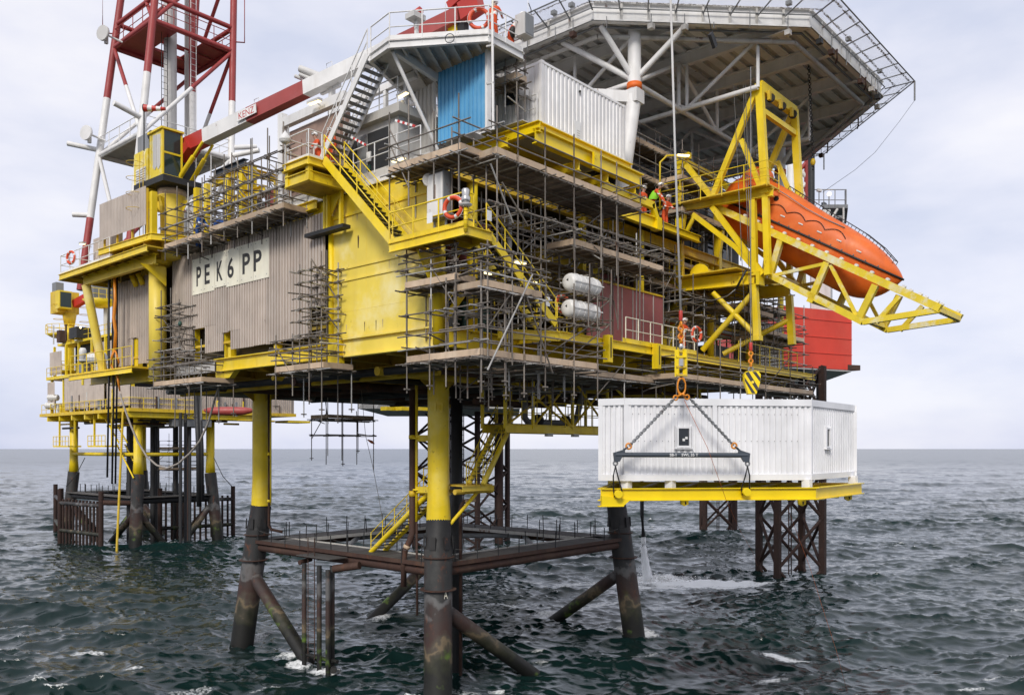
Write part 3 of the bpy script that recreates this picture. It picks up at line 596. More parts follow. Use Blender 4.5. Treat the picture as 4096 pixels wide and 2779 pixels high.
# ---- machinery seen in the shade of the open right side
def tank(name, label, c, r, L_, mat, ax='x', cat='tank'):
    d = V3(1, 0, 0) if ax == 'x' else (V3(0, 0, 1) if ax == 'z' else V3(0, 1, 0)); c = Vector(c)
    t = thing(name, label, cat, c); MB().tube([c-d*(L_/2+r*.35), c-d*(L_/2+.15*r), c-d*L_/2, c+d*L_/2, c+d*(L_/2+.15*r), c+d*(L_/2+r*.35)], [r*.4, r*.8, r, r, r*.8, r*.4], 20).build('shell', mat, t)
    for s in (-.3, .3):
        if ax == 'z': MB().tube([c+d*L_*s, c+d*(L_*s+.08)], r*1.04, 20).build('band', mat, t)
        else: boxp('saddle', c+d*L_*s+V3(-.12, -r*.8, -r-.3) if ax == 'x' else c+d*L_*s+V3(-r*.8, -.12, -r-.3), c+d*L_*s+V3(.12, r*.8, -r*.3) if ax == 'x' else c+d*L_*s+V3(r*.8, .12, -r*.3), 'yellow_dirty', t)
    pipe('nozzle', c+V3(0, 0, r*.9), c+V3(0, 0, r+.45), 0.1, mat, t); return t
tank('process_vessel', 'grey horizontal vessel in the shade behind the pinkish red panels', (13.0, -3.0, 17.5), 0.85, 3.6, 'grey_steel')
tank('process_vessel', 'dull yellow vessel under the upper deck above the pinkish red panels', (4.5, -3.4, 20.6), 0.8, 3.2, 'yellow_dirty')
tank('process_vessel', 'upright grey vessel beside the lifeboat frame on the lower deck', (17.8, -3.2, 18.3), 0.7, 2.6, 'grey_steel', 'z')
tank('process_vessel', 'dark red vessel on the middle deck behind the scaffold', (9.0, -3.0, 20.4), 0.7, 2.4, 'maroon')
def cabinet(name, label, a, b_, mat, cat='cabinet', doors=2):
    t = thing(name, label, cat, ((a[0]+b_[0])/2, (a[1]+b_[1])/2, min(a[2], b_[2]))); boxp('body', a, b_, mat, t)
    x0, x1 = sorted((a[0], b_[0])); y0 = min(a[1], b_[1]); z0, z1 = sorted((a[2], b_[2]))
    for i in range(doors):
        xa = x0+(x1-x0)*i/doors+.03; xb = x0+(x1-x0)*(i+1)/doors-.03
        d = boxp('door', (xa, y0-.025, z0+.06), (xb, y0-.004, z1-.06), mat, t); boxp('handle', (xb-.1, y0-.05, (z0+z1)/2-.08), (xb-.07, y0-.027, (z0+z1)/2+.08), 'grey_dark', d)
    return t
cabinet('machine_housing', 'dark green machine housing behind the lower stair', (-2.6, -4.2, 16.3), (-0.9, -3.0, 17.9), 'machine_green', 'machine')
cabinet('machine_housing', 'grey machine housing beside the green one behind the stair', (-4.6, -4.2, 16.3), (-2.9, -3.0, 18.2), 'grey_steel', 'machine')
cabinet('control_cabinet', 'maroon cabinet on the middle deck behind the scaffold', (-3.2, -4.9, 19.2), (-1.6, -3.9, 21.2), 'maroon')
cabinet('control_cabinet', 'grey control cabinet beside the worker with the lifebuoy', (12.6, -5.6, 16.3), (14.2, -4.8, 18.3), 'grey_steel')
for (x, y, z, w, d, h, m, lb) in ((6.5, -2.4, 16.3, 1.6, 1.2, 1.9, 'yellow_dirty', 'dull yellow skid behind the pinkish red wall'), (20.5, -3.6, 16.3, 2.2, 1.4, 2.0, 'grey_steel', 'grey skid at the far end of the lower deck'), (14.5, -3.6, 19.2, 2.0, 1.5, 1.9, 'machine_green', 'green skid on the middle deck behind the lifeboat tower'), (19.5, -3.4, 19.2, 2.4, 1.5, 2.1, 'grey_steel', 'grey skid on the middle deck far right')):
    cabinet('equipment_skid', lb, (x, y, z), (x+w, y+d, z+h), m, 'machine', 3)
# pipe runs in the shade
PR = thing('pipe_run', 'bundle of grey and white pipes under the upper deck on the open side', 'pipes', (5, -5.5, 21.5))
for (y, z, r, m, xa, xb) in ((-5.9, 21.75, .13, 'white', 1.5, 14), (-5.4, 21.9, .09, 'grey_steel', -4, 24), (-5.1, 21.9, .09, 'rusty', -4, 24), (-4.6, 21.7, .16, 'yellow_dirty', -3, 20), (-5.7, 18.6, .1, 'grey_steel', -3.5, 24), (-5.4, 18.6, .08, 'red', -3.5, 24), (-5.0, 18.55, .13, 'grey_light', 3, 24), (-5.95, 17.0, .06, 'yellow_dirty', 9, 25)):
    pipe('pipe', (xa, y, z), (xb, y, z), r, m, PR)
for i in range(16):
    x = random.uniform(-3, 25); y = random.uniform(-5.2, -2); z = random.choice((16.3, 19.2)); pipe('pipe', (x, y, z), (x, y, z+2.9), random.uniform(.04, .12), random.choice(('grey_steel', 'yellow_dirty', 'rusty', 'grey_light')), PR)
# fluorescent fittings glowing in the shade
def lamp(label, p, d=V3(.6, 0, 0), up=0.0, mat='lamp_glow'):
    p = Vector(p); d = Vector(d); t = thing('strip_lamp', label, 'lamp', p)
    MB().bar(p-d*.5+V3(0, 0, .07), p+d*.5+V3(0, 0, .07), 0.17, 0.07).build('housing', 'grey_light', t)
    MB().bar(p-d*.46, p+d*.46, 0.13, 0.06).build('tube', mat, t); rod('bracket', p+V3(0, 0, .1), p+V3(0, 0, .4), 0.02, 'grey_steel', t); return t
for (u, v, y, lb) in ((2218, 898, -5.2, 'lit strip lamp high in the scaffold above the yellow stair'), (2082, 1053, -7.6, 'lit strip lamp on the underside of the lower yellow stair'), (1945, 1092, -6.8, 'lit strip lamp below the corner landing'), (2578, 1012, -5.8, 'lit strip lamp on the middle deck behind the scaffold boards'), (2808, 1262, -5.6, 'lit strip lamp above the worker beside the lifebuoy'), (2128, 1128, -6.0, 'dim strip lamp behind the lower yellow stair')):
    lamp(lb, at(u, v, y=y))
# corrugated cladding on the left side, sheet by sheet
def cladding(name, label, y0, y1, z0, z1, mat='cladding', notches=(), x=XF-.10, sheet=1.14):
    t = thing(name, label, 'wall', (x, (y0+y1)/2, z0)); n = max(1, round((y1-y0)/sheet)); w_ = (y1-y0)/n
    for i in range(n):
        a = y0+i*w_; b_ = a+w_; zb = z0; zt = z1
        for (na, nb, nz) in notches:
            if a < nb-.05 and b_ > na+.05: zb = max(zb, nz)
        m = MB(); m.corr((x+random.uniform(-.006, .006), b_), (x+random.uniform(-.006, .006), a+.004), zb+random.uniform(-.03, .03), zt, 0.228, 0.075, nrm=(-1, 0, 0)); m.build('cladding_sheet', mat, t)
        if zb > z0+.1:
            # parts of the sheet beside the opening
            for (na, nb, nz) in notches:
                for (c, d) in ((a, min(b_, na)), (max(a, nb), b_)):
                    if d-c > .1 and a < nb-.05 and b_ > na+.05: m = MB(); m.corr((x, d), (x, c), z0, nz, 0.228, 0.075, nrm=(-1, 0, 0)); m.build('cladding_sheet', mat, t)
    for z in (z0+.4, (z0+z1)/2, z1-.3): bar('girt', (x+.05, y0, z), (x+.05, y1, z), 0.06, 0.12, 'yellow_dirty', t)
    return t
CW = cladding('cladding_wall', 'long brown grey corrugated wall carrying the cream platform name sign', 0.72, 14.25, 16.55, 21.85, notches=((8.35, 9.1, 17.45), (10.8, 12.1, 17.9), (0.7, 1.75, 17.8)))
for (y0, y1, z) in ((8.35, 9.1, 17.45), (10.8, 12.1, 17.9)):
    boxp('opening_frame', (XF-.03, y1-.06, 16.2), (XF+.25, y1+.02, z), 'yellow', CW); boxp('opening_frame', (XF-.03, y0, z), (XF+.2, y1, z+.05), 'yellow', CW)
CW2 = cladding('cladding_wall', 'shorter corrugated wall left of the big yellow crane column', 15.3, 21.6, 16.5, 21.4, notches=((18.2, 18.95, 18.0),))
boxp('opening_frame', (XF-.03, 18.55, 16.2), (XF+.25, 18.98, 18.0), 'yellow', CW2)
for y in (1.1, 4.6, 8.6, 13.9, 17.2, 21.0): bar('wall_stub', (XF+.1, y, 16.2), (XF+.1, y, 16.7), 0.3, 0.25, 'yellow', CW)
for y in (5.2, 6.3, 7.2, 16.5, 17.8, 18.2):
    MB().tube([(XF+.3, y, 21.2), (XF-.0, y-.25, 22.45)], 0.2, 12).build('wall_brace', 'yellow', CW)
# ---- name sign
SG = thing('name_sign', 'cream sign of six panels reading PE K6 PP in black letters', 'sign', (XF-.2, 8.4, 19.6))
xs = XF-.20; ya, yb = 12.0, 4.9; zs0, zs1 = 19.62, 21.45
fr = [0.0, 0.155, 0.312, 0.472, 0.645, 0.815, 1.0]
for i in range(6):
    a = ya+(yb-ya)*fr[i]; b_ = ya+(yb-ya)*fr[i+1]
    lo = zs0+(0.10 if i == 2 else 0.0)
    boxp('sign_panel', (xs, a-.012, lo), (xs+.02, b_+.012, zs1), 'sign_white', SG)
for s, f0, f1, z0_, z1_ in (('P', .062, .130, 20.02, 21.02), ('E', .178, .250, 20.02, 21.02), ('K', .345, .425, 20.02, 21.0), ('6', .487, .570, 20.02, 21.02), ('P', .680, .775, 20.04, 21.02), ('P', .818, .915, 20.04, 21.02)):
    y0 = ya+(yb-ya)*f0; w_ = (ya-yb)*(f1-f0)
    text('letter', s, axes((xs-.004, y0, z0_), (0, -1, 0), (0, 0, 1), (-1, 0, 0)), 1, 'ink', SG, w=w_, h=z1_-z0_, bold=0.022)
for i in range(6):
    for f in (.15, .85):
        y = ya+(yb-ya)*(fr[i]+(fr[i+1]-fr[i])*f)
        for z in (zs0+.18, zs1-.12): MB().tube([(xs-.012, y, z), (xs, y, z)], 0.02, 8).build('bolt', 'grey_steel', SG)
# ------------------------------------------------------------------ octagonal muster platform, landing, stairs
ZP = 27.2
mp_px = [(1483, 226), (1558, 172), (1954, 145)]
MPp = [at(u, v, z=ZP-.05) for u, v in mp_px]
c0, c1, c2 = MPp
MPF = thing('muster_platform', 'white overhanging platform with chamfered corner and railings above the blue sheeting', 'platform', c1)
poly = [(c0.x, c0.y), (c1.x, c1.y), (c2.x, c2.y), (-2.75, c2.y), (-2.75, -2.0), (-3.4, -1.6)]
MB().prism(poly, ZP-.02, ZP+.05).build('deck_plate', 'white_dirty', MPF)
for i in range(len(poly)):
    a = V3(*poly[i], ZP-.13); b_ = V3(*poly[(i+1) % len(poly)], ZP-.13); ibeam('edge_beam', a, b_, 0.16, 0.30, 'white', MPF)
    if i < 3: bar('toe_plate', a+V3(0, 0, .28), b_+V3(0, 0, .28), 0.015, 0.16, 'white', MPF)
for i in range(1, 8):
    s = i/8; a = V3(*poly[1], ZP-.14).lerp(V3(*poly[2], ZP-.14), s); b_ = V3(-0.2, -2.2, ZP-.14).lerp(V3(-.2, -2.2, ZP-.14), s)+V3(-3.2*(1-s), 0, 0)+V3(0, -3*s, 0)
    ibeam('floor_joist', a, b_, 0.1, 0.22, 'white_dirty', MPF)
railing(MPF, [c0+V3(0, 0, .05), c1+V3(0, 0, .05), c2+V3(0, 0, .05), V3(-2.8, c2.y, ZP+.05), V3(-2.8, -4.6, ZP+.05)], 'white', 1.1, 1.15, 0.026)
p = at(1571, 208, z=ZP-.25); q = at(1750, 600, x=-4.6); rod('prop', p, q, 0.075, 'white', MPF)
MB().bar(p+V3(0, 0, .12), V3(-4.2, -4.3, 26.75), 0.18, 0.3).build('haunch', 'white', MPF)
# landing
ZL = 23.35
Lc = [at(1109, 660, z=ZL-.1), at(1233, 634, z=ZL-.1), at(1368, 660, z=ZL-.1)]
LD = thing('stair_landing', 'yellow boxed landing between the white and the yellow flight of stairs', 'landing', Lc[1])
lp = [(Lc[0].x, Lc[0].y), (Lc[1].x, Lc[1].y), (Lc[2].x, Lc[2].y), (-5.6, -1.2), (-5.6, Lc[0].y+.6)]
LX, LY0, LY1 = Lc[1].x, Lc[1].y, Lc[0].y
lp = [(LX, LY1+.1), (LX, LY0), (-6.05, LY0), (-6.05, LY1+.1)]
MB().prism(lp, ZL-.03, ZL+.02).build('deck_plate', 'yellow_dirty', LD)
for z, h, inset in ((ZL-.17, .30, 0), (ZL-.72, .42, 0.12)):
    pr = [V3(LX+inset, LY1+.1, z), V3(LX+inset, LY0+inset, z), V3(-6.05, LY0+inset, z), V3(-6.05, LY1+.1, z)]
    for i in range(4): ibeam('frame_beam', pr[i], pr[(i+1) % 4], 0.2, h, 'yellow', LD)
MB().prism([(LX+.2, LY1), (LX+.2, LY0+.2), (-6.1, LY0+.2), (-6.1, LY1)], ZL-.92, ZL-.89).build('bottom_plate', 'yellow_under', LD)
for (x, y) in ((LX+.15, LY1), (LX+.15, LY0+.15), (-6.1, LY0+.15)): bar('stub', (x, y, ZL-.9), (x, y, ZL-.1), 0.2, 0.2, 'yellow', LD)
railing(LD, [V3(-6.6, LY1+.05, ZL), V3(LX+.05, LY1+.05, ZL), V3(LX+.05, LY0+.05, ZL), V3(LX+.7, LY0+.05, ZL)], 'white', 1.1, 1.1, 0.026, toe='white')
for y in (LY0+.3, LY0+1.2, LY1-.2): bar('hanger', (-6.2, y, ZL-2.4), (-6.2, y, ZL-.8), 0.16, 0.12, 'yellow', LD)
MB().extrude([(-6.05, LY1-.3, ZL-.9), (-6.05, LY1-1.2, ZL-.9), (-6.05, LY1-.3, ZL-1.9)], (-.05, 0, 0)).build('gusset', 'yellow', LD)
b = MB(); b.box((-6.5, LY0-.2, ZL-2.55), (-6.1, LY1+.9, ZL-2.4)); b.build('cable_tray', 'grey_dark', LD)
# flights
stair('staircase', 'white steep flight of open steps up to the muster platform', (-6.75, -0.05, ZL+.45), (-6.75, c0.y+.05, ZP), (1, 0, 0), 1.0, 'white', 'grey_steel', n=16, rail_mat='white')
stair('staircase', 'long yellow flight falling across the plate wall to the corner landing', (-7.35, -5.25, 19.35), (-7.35, -1.05, ZL), (1, 0, 0), 1.0, 'yellow', 'grey_dark', n=18, sw=(0.07, 0.32))
# corner landing
ZC = 19.3
cc = at(1862, 920, z=ZC-.2); CX0, CY0 = cc.x, cc.y
CL = thing('corner_landing', 'yellow railed landing at the near corner carrying a lifebuoy and a fog lantern', 'landing', (CX0, CY0, ZC))
XR = at(1984, 945, z=ZC-.2).x
lp = [(CX0, -5.2), (CX0, CY0), (XR, CY0), (XR, -7.2), (-6.15, -7.2), (-6.15, -5.2)]
MB().prism(lp, ZC-.05, ZC).build('deck_plate', 'yellow_dirty', CL)
for i in range(3): ibeam('edge_beam', V3(*lp[i], ZC-.2), V3(*lp[i+1], ZC-.2), 0.14, 0.34, 'yellow', CL)
for y in (-5.8, -6.6, -7.4, -8.2): ibeam('joist', (CX0, y, ZC-.18), (XR, y, ZC-.18), 0.1, 0.2, 'yellow_under', CL)
railing(CL, [V3(CX0, -5.2, ZC), V3(CX0, CY0, ZC), V3(XR-.9, CY0, ZC)], 'yellow', 1.1, 1.2, 0.03, toe='yellow')
MB().extrude([(CX0+.3, -6.4, ZC-.35), (XR-.2, -6.4, ZC-.35), (XR-.2, -6.4, ZC-1.7)], (0, .06, 0)).build('knee_plate', 'yellow', CL)
stair('staircase', 'yellow flight from the corner landing down behind the life raft canisters', (-2.35, CY0+.15, 16.5), (XR-.1, CY0+.15, ZC), (0, 1, 0), 0.95, 'yellow', 'grey_dark', n=14, sw=(0.07, 0.3))
stair('staircase', 'short yellow flight rising in the shade behind the corner scaffold', (-5.3, -5.6, 16.4), (-2.8, -5.6, 19.2), (0, 1, 0), 0.9, 'yellow', 'grey_dark', n=14)
# lower side walkway with railings
SW = thing('side_walkway', 'yellow side walkway with cream railings running under the red panels', 'walkway', (4, -8, 16.4))
pc = at(2237, 1323, y=-8.5); WX0 = pc.x
MB().prism([(WX0, -8.5), (24.5, -8.5), (24.5, -6.5), (WX0, -6.5)], 16.34, 16.38).build('deck_plate', 'yellow_dirty', SW)
ibeam('edge_beam', (WX0, -8.5, 16.18), (24.5, -8.5, 16.18), 0.2, 0.36, 'yellow', SW); ibeam('edge_beam', (WX0, -8.5, 16.18), (WX0, -6.3, 16.18), 0.2, 0.36, 'yellow', SW)
ibeam('edge_beam', (WX0-2.2, -7.2, 16.15), (WX0, -8.5, 16.15), 0.2, 0.38, 'yellow', SW)
for x in np.arange(WX0+1, 24.3, 1.4): ibeam('joist', (x, -8.4, 16.2), (x, -6.4, 16.2), 0.12, 0.24, 'yellow_under', SW)
for x in np.arange(WX0+.6, 24.3, 2.9): MB().extrude([(x, -8.4, 16.0), (x, -6.4, 16.0), (x, -6.4, 15.3)], (.05, 0, 0)).build('bracket', 'yellow', SW)
railing(SW, [V3(3.3, -8.45, 16.4), V3(9.4, -8.45, 16.4)], 'sign_white', 1.1, 1.0, 0.026)
railing(SW, [V3(-3.9, -7.2, 16.4), V3(WX0, -8.4, 16.4), V3(WX0+.6, -8.42, 16.4)], 'yellow', 1.1, 1.1, 0.026)
railing(SW, [V3(14.2, -8.45, 16.4), V3(22, -8.45, 16.4)], 'yellow', 1.1, 1.3, 0.026)
bar('kick_plate', (3.0, -8.5, 16.46), (9.5, -8.5, 16.46), 0.02, 0.2, 'yellow', SW)
# hinge posts below the walkway
for u in (2430, 2625):
    q = at(u, 1350, y=-8.7); boxp('hinge_block', (q.x-.12, -8.85, 15.35), (q.x+.18, -8.55, 16.5), 'yellow', SW); boxp('hinge_slot', (q.x+.0, -8.87, 15.55), (q.x+.06, -8.86, 16.4), 'grey_dark', SW)
# pinkish red panel wall
RW = thing('panel_wall', 'pinkish red wall of ten tall panels between white strips on the side walkway', 'wall', (5.5, -7, 16.5))
xa, xb = 2.35, 8.75; n = 7; w_ = (xb-xa)/n
for i in range(n):
    boxp('panel', (xa+i*w_+.012, -7.05, 16.55), (xa+(i+1)*w_-.012, -7.0, 19.25), 'maroon', RW)
    if i: boxp('cover_strip', (xa+i*w_-.03, -7.07, 16.55), (xa+i*w_+.03, -7.052, 19.25), 'white_dirty', RW)
boxp('cap', (xa-.05, -7.12, 19.25), (xb+.05, -6.9, 19.33), 'yellow_dirty', RW); boxp('back_plate', (xa, -6.98, 16.5), (xb, -6.9, 19.25), 'grey_dark', RW)
RW['label'] = 'pinkish red wall of tall panels with pale strips behind the cream railing'
# life raft canisters
def raft(label, c, ax=V3(1, 0, 0), L_=1.25, r=0.36, group='life raft canisters on the side walkway'):
    c = Vector(c); t = thing('life_raft_canister', label, 'life raft', c-V3(0, 0, r), group); b = MB()
    n = 9; pts = []; rs = []
    for s, k in ((-.5, .0), (-.5, .55), (-.485, .82), (-.44, .95), (-.40, 1), (.40, 1), (.44, .95), (.485, .82), (.5, .55), (.5, 0)): pts.append(c+ax*L_*s); rs.append(max(.01, r*k))
    b.tube(pts, rs, 22); b.build('shell', 'raft_white', t)
    for s in (-.28, -.09, .09, .28): MB().torus(c+ax*L_*s, ax, r*1.005, 0.022, 22, 6).build('rib', 'raft_white', t)
    d = ax.cross(V3(0, 0, 1)).normalized()
    for s in (-1, 1): bar('seam', c-ax*L_*.49+d*r*1.02*s, c+ax*L_*.49+d*r*1.02*s, 0.05, 0.04, 'raft_white', t)
    MB().tube([c-ax*(L_*.5+.004)+V3(0, 0, .07), c-ax*(L_*.5)+V3(0, 0, .07)], [.07, .07], 3).build('badge', 'ink', t)
    return t
RX = at(2262, 1030, y=-8.95)
for (u, v, lb) in ((2330, 1140, 'upper white life raft canister on a scaffold shelf'), (2325, 1243, 'lower white life raft canister on a scaffold shelf')):
    q = at(u, v, y=-9.0); raft(lb, q, V3(1, 0, 0), 1.95, 0.36)
    t = thing('raft_shelf', 'dark tube shelf under the %s white canister' % ('upper' if v < 1200 else 'lower'), 'shelf', q-V3(0, 0, .6))
    for dy in (-.38, .38): rod('shelf_tube', q+V3(-1.15, dy, -.42), q+V3(1.35, dy, -.42), 0.03, 'scaffold', t)
    for dx in (-1.0, -.5, 0, .5, 1.0, 1.3): rod('shelf_tube', q+V3(dx, -.5, -.46), q+V3(dx, .9, -.46), 0.03, 'scaffold', t)
    for dx in (-.2, 1.3): rod('shelf_post', q+V3(dx, -.5, -.7), q+V3(dx, -.5, .75), 0.03, 'scaffold', t)
    rod('shelf_strut', q+V3(.3, -.4, -.5), q+V3(-1.3, .9, -1.9), 0.03, 'scaffold', t); rod('shelf_strut', q+V3(1.3, -.4, -.5), q+V3(.2, .9, -1.9), 0.03, 'scaffold', t)
# ---- sub deck walkway and truss under the right side
SD = thing('underdeck_walkway', 'yellow underslung walkway with X braced hangers below the deck on the right', 'walkway', (6, -3, 12.7))
yb = -2.4; xa = at(2021, 1690, y=yb).x; zb = 12.68
for dy in (0, 1.5): ibeam('chord', (xa, yb+dy, zb), (17, yb+dy, zb), 0.2, 0.42, 'yellow', SD); 
boxp('grating', (xa, yb, zb+.2), (17, yb+1.5, zb+.24), 'grating', SD)
hx = [at(u, 1600, y=yb).x for u in (2021, 2132, 2290, 2430, 2625, 2800)]
for i, x in enumerate(hx):
    for dy in (0, 1.5): bar('hanger', (x, yb+dy, zb), (x, yb+dy, 15.6), 0.13, 0.13, 'yellow', SD)
for i in range(len(hx)-1):
    if i in (0, 3): continue
    a, c = hx[i], hx[i+1]
    rod('x_brace', (a, yb, 15.4), (c, yb, zb+.1), 0.06, 'yellow_dirty', SD); rod('x_brace', (c, yb, 15.4), (a, yb, zb+.1), 0.06, 'yellow_dirty', SD)
rod('x_brace', (hx[0], yb, 15.3), (hx[2], yb, zb+.1), 0.06, 'yellow_dirty', SD); rod('x_brace', (hx[2]-.6, yb, 15.3), (hx[0], yb, zb+.1), 0.06, 'yellow_dirty', SD)
rod('x_brace', (hx[3], yb-.1, 15.4), (hx[4]-.4, yb-.1, zb+.3), 0.07, 'yellow', SD)
railing(SD, [V3(xa, yb-.05, zb+.24), V3(16, yb-.05, zb+.24)], 'yellow', 1.1, 1.2, 0.024); railing(SD, [V3(xa, yb+1.55, zb+.24), V3(16, yb+1.55, zb+.24)], 'yellow', 1.1, 1.2, 0.024)
MB().tube([(xa+2.2, yb+.7, 14.6), (xa+2.2, yb+.7, 13.3), (xa+2.5, yb+.7, 13.05), (xa+6.2, yb+.7, 13.05), (xa+6.6, yb+.7, 13.3), (xa+6.9, yb+.7, 14.2), (xa+7.2, yb+.7, 14.9)], 0.17, 12).build('process_pipe', 'grey_steel', SD)
MB().tube([(xa-1.2, yb+.9, 13.95), (xa+4.6, yb+.9, 13.95)], 0.14, 12).build('process_pipe', 'rusty', SD)
for x in (xa+3.3, xa+5.6): MB().ball((x, yb+.7, 13.15), 0.33, 12, 8).build('valve', 'grey_dark', SD); MB().torus((x, yb+.3, 13.35), (0, 1, 0), 0.22, 0.025).build('handwheel', 'grey_dark', SD)
for x in (xa+3.1, xa+5.3): boxp('lamp_box', (x, yb-.1, zb-.36), (x+.45, yb+.1, zb-.21), 'grey_light', SD)
# stairs from the sub deck walkway to leg A and down to the jacket walkway
LA = thing('leg_landing', 'small yellow railed landing clamped to the nearest leg', 'landing', (0.9, -.4, 9.95))
MB().prism([(0.35, -1.3), (2.4, -1.3), (2.4, 0.2), (.55, 0.2)], 9.9, 9.98).build('deck_plate', 'yellow_dirty', LA); ibeam('edge_beam', (0.3, -1.3, 9.8), (2.5, -1.3, 9.8), 0.12, 0.24, 'yellow', LA)
pipe('support_pipe', (0.2, -.9, 9.65), (2.8, -.9, 9.65), 0.13, 'yellow_dirty', LA); rod('prop', (0.4, -.4, 8.1), (2.0, -.8, 9.7), 0.09, 'yellow', LA)
railing(LA, [V3(.6, -1.28, 9.98), V3(2.0, -1.28, 9.98)], 'yellow', 1.1, 0.9, 0.026)
stair('staircase', 'yellow tubular flight from the underslung walkway down to the nearest leg', (1.25, -1.75, 10.0), (xa+1.1, -1.75, 12.8), (0, 1, 0), 0.95, 'yellow', 'grey_dark', n=14, tube=True)
boxp('stub_deck', (xa+.9, -2.4, zb+.1), (xa+2.2, -.4, zb+.2), 'yellow', SD)
ql = at(1484, 2205, z=6.3); qt = at(1690, 1992, x=0.55)
stair('staircase', 'yellow tubular flight from the nearest leg down to the jacket walkway', (ql.x, ql.y, 6.28), (ql.x-.3, qt.y-1.2, 9.75), (1, 0, 0), 0.95, 'yellow', 'grey_dark', n=18, tube=True)
t = thing('leg_landing', 'small yellow step platform on the left of the nearest leg', 'landing', (0.3, 1.0, 9.6)); boxp('deck_plate', (0.35, .3, 9.55), (2.2, 1.5, 9.63), 'yellow_dirty', t); ibeam('edge_beam', (0.2, 1.5, 9.5), (2.3, 1.5, 9.5), 0.12, 0.24, 'yellow', t); railing(t, [V3(.4, 1.48, 9.63), V3(1.1, 1.48, 9.63)], 'yellow', 1.1, .7, .026)
for v_ in (1752, 1958):
    t = thing('pipe_clamp', 'yellow clamp arm holding the caisson pipes to the nearest leg, %s of two' % ('upper' if v_ < 1800 else 'lower'), 'clamp', at(1690, v_, t=40.6)); p = at(1666, v_, t=40.8); q = at(1716, v_, t=40.2); MB().bar(p, q, 0.1, 0.3).build('arm', 'yellow', t); MB().torus(p, (0, 0, 1), 0.15, 0.05, 14, 6).build('collar', 'yellow', t)
t = thing('leg_box', 'square yellow frame welded on the nearest leg below the deck', 'frame', at(1755, 1628, t=39.4)); q = at(1755, 1628, t=39.42)
for a, b_ in ((-1, -1), (-1, 1), (1, -1), (1, 1)):
    pass
R3 = V3(RGT[0], RGT[1], 0)
for s in (-1, 1): bar('frame_bar', q+R3*.16*s-V3(0, 0, .2), q+R3*.16*s+V3(0, 0, .2), .05, .12, 'yellow', t); bar('frame_bar', q-R3*.16+V3(0, 0, .18*s), q+R3*.16+V3(0, 0, .18*s), .05, .12, 'yellow', t)
# ------------------------------------------------------------------ top deck house, blue sheeting, white container
HS = thing('deck_house', 'white and brown deck house with recessed dark doors behind the white stairs', 'building', (-4, 1, 22.9))
boxp('wall', (-5.3, -3.2, 22.9), (2.5, 1.9, 25.2), 'grey_light', HS)
boxp('wall', (-5.1, 1.9, 22.6), (2.5, 4.0, 26.6), 'white', HS)
boxp('roof_slab', (-5.6, -3.6, 25.2), (2.6, 1.9, 25.55), 'white_dirty', HS)
boxp('recess', (-5.34, -2.6, 22.95), (-5.32, -1.3, 24.9), 'grey_dark', HS); boxp('recess', (-5.34, -1.2, 22.95), (-5.32, 0.3, 24.9), 'grey_steel', HS)
boxp('door', (-5.38, -0.6, 22.95), (-5.35, .1, 24.8), 'grey_dark', HS)
boxp('corner_post', (-6.0, 4.0, 22.6), (-5.7, 4.35, 27.0), 'white', HS); boxp('parapet', (-5.98, -0.5, 26.35), (-5.7, 4.0, 26.75), 'white', HS)
boxp('edge_beam', (-5.98, -5.8, 22.62), (-5.75, 4.0, 22.95), 'white_dirty', HS); boxp('edge_lip', (-6.05, -5.8, 22.38), (-5.95, 4.0, 22.60), 'white', HS)
for i, (a, b_) in enumerate(((3.9, 2.9), (2.85, 1.9), (1.85, .95), (.9, .05))):
    d = boxp('locker_door', (-5.72, b_+.02, 23.4), (-5.66, a-.02, 25.6), 'brown_panel', HS); boxp('handle', (-5.76, b_+.1, 24.3), (-5.73, b_+.14, 24.55), 'grey_dark', d)
boxp('locker_body', (-5.64, .03, 22.65), (-5.2, 3.95, 26.2), 'brown_panel', HS)
railing(HS, [V3(-6.0, -1.2, 22.95), V3(-6.0, -5.3, 22.95)], 'white', 1.1, 1.25, 0.026)
railing(HS, [V3(-5.5, -3.4, 25.55), V3(-5.5, 1.2, 25.55)], 'white', 1.1, 1.2, 0.024); railing(HS, [V3(-2.5, 3.5, 26.6), V3(-2.5, -3.0, 26.6)], 'white', 1.1, 1.2, 0.024)
for y in (-2.9, -1.6, -.2, 1.1): bar('roof_post', (-4.6, y, 25.5), (-4.6, y, 27.0), 0.16, 0.16, 'white', HS)
bar('roof_beam', (-4.6, -3.5, 27.0), (-4.6, 1.6, 27.0), 0.2, 0.28, 'white', HS); bar('roof_beam', (-3.0, -3.5, 26.9), (-3.0, 3.6, 26.9), 0.2, 0.28, 'white', HS)
rod('roof_pipe', (-5.2, -3.4, 25.7), (-5.2, 1.5, 25.7), 0.09, 'white', HS)
boxp('door_notice', (-5.40, -1.55, 23.7), (-5.345, -1.3, 24.1), 'white_flat', HS); boxp('door_sign', (-5.40, -1.52, 23.35), (-5.345, -1.33, 23.55), 'machine_green', HS)
# three exhaust stacks
EX = thing('exhaust_stack', 'three slanted grey exhaust pipes on a white bracket above the deck house', 'exhaust', (-4.5, 3, 27))
for (u0, v0, u1, v1, r) in ((1200, 275, 1330, 325, 0.16), (1199, 298, 1330, 350, 0.085), (1181, 305, 1320, 362, 0.085)):
    p = at(u0, v0, x=-5.0); q = at(u1, v1, x=-4.2); MB().tube([p, q], r, 14, False).build('pipe', 'grey_light', EX); MB().tube([p+V3(0.0, .004, 0), p+(q-p)*.04], r*.8, 14).build('bore', 'grey_dark', EX)
q = at(1328, 340, x=-4.3); bar('bracket', q+V3(0, 0, .5), q+V3(0, 0, -1.4), 0.25, 0.2, 'white', EX); bar('bracket', q+V3(0, .8, -.1), q+V3(0, -.6, -.1), 0.15, 0.3, 'white', EX)
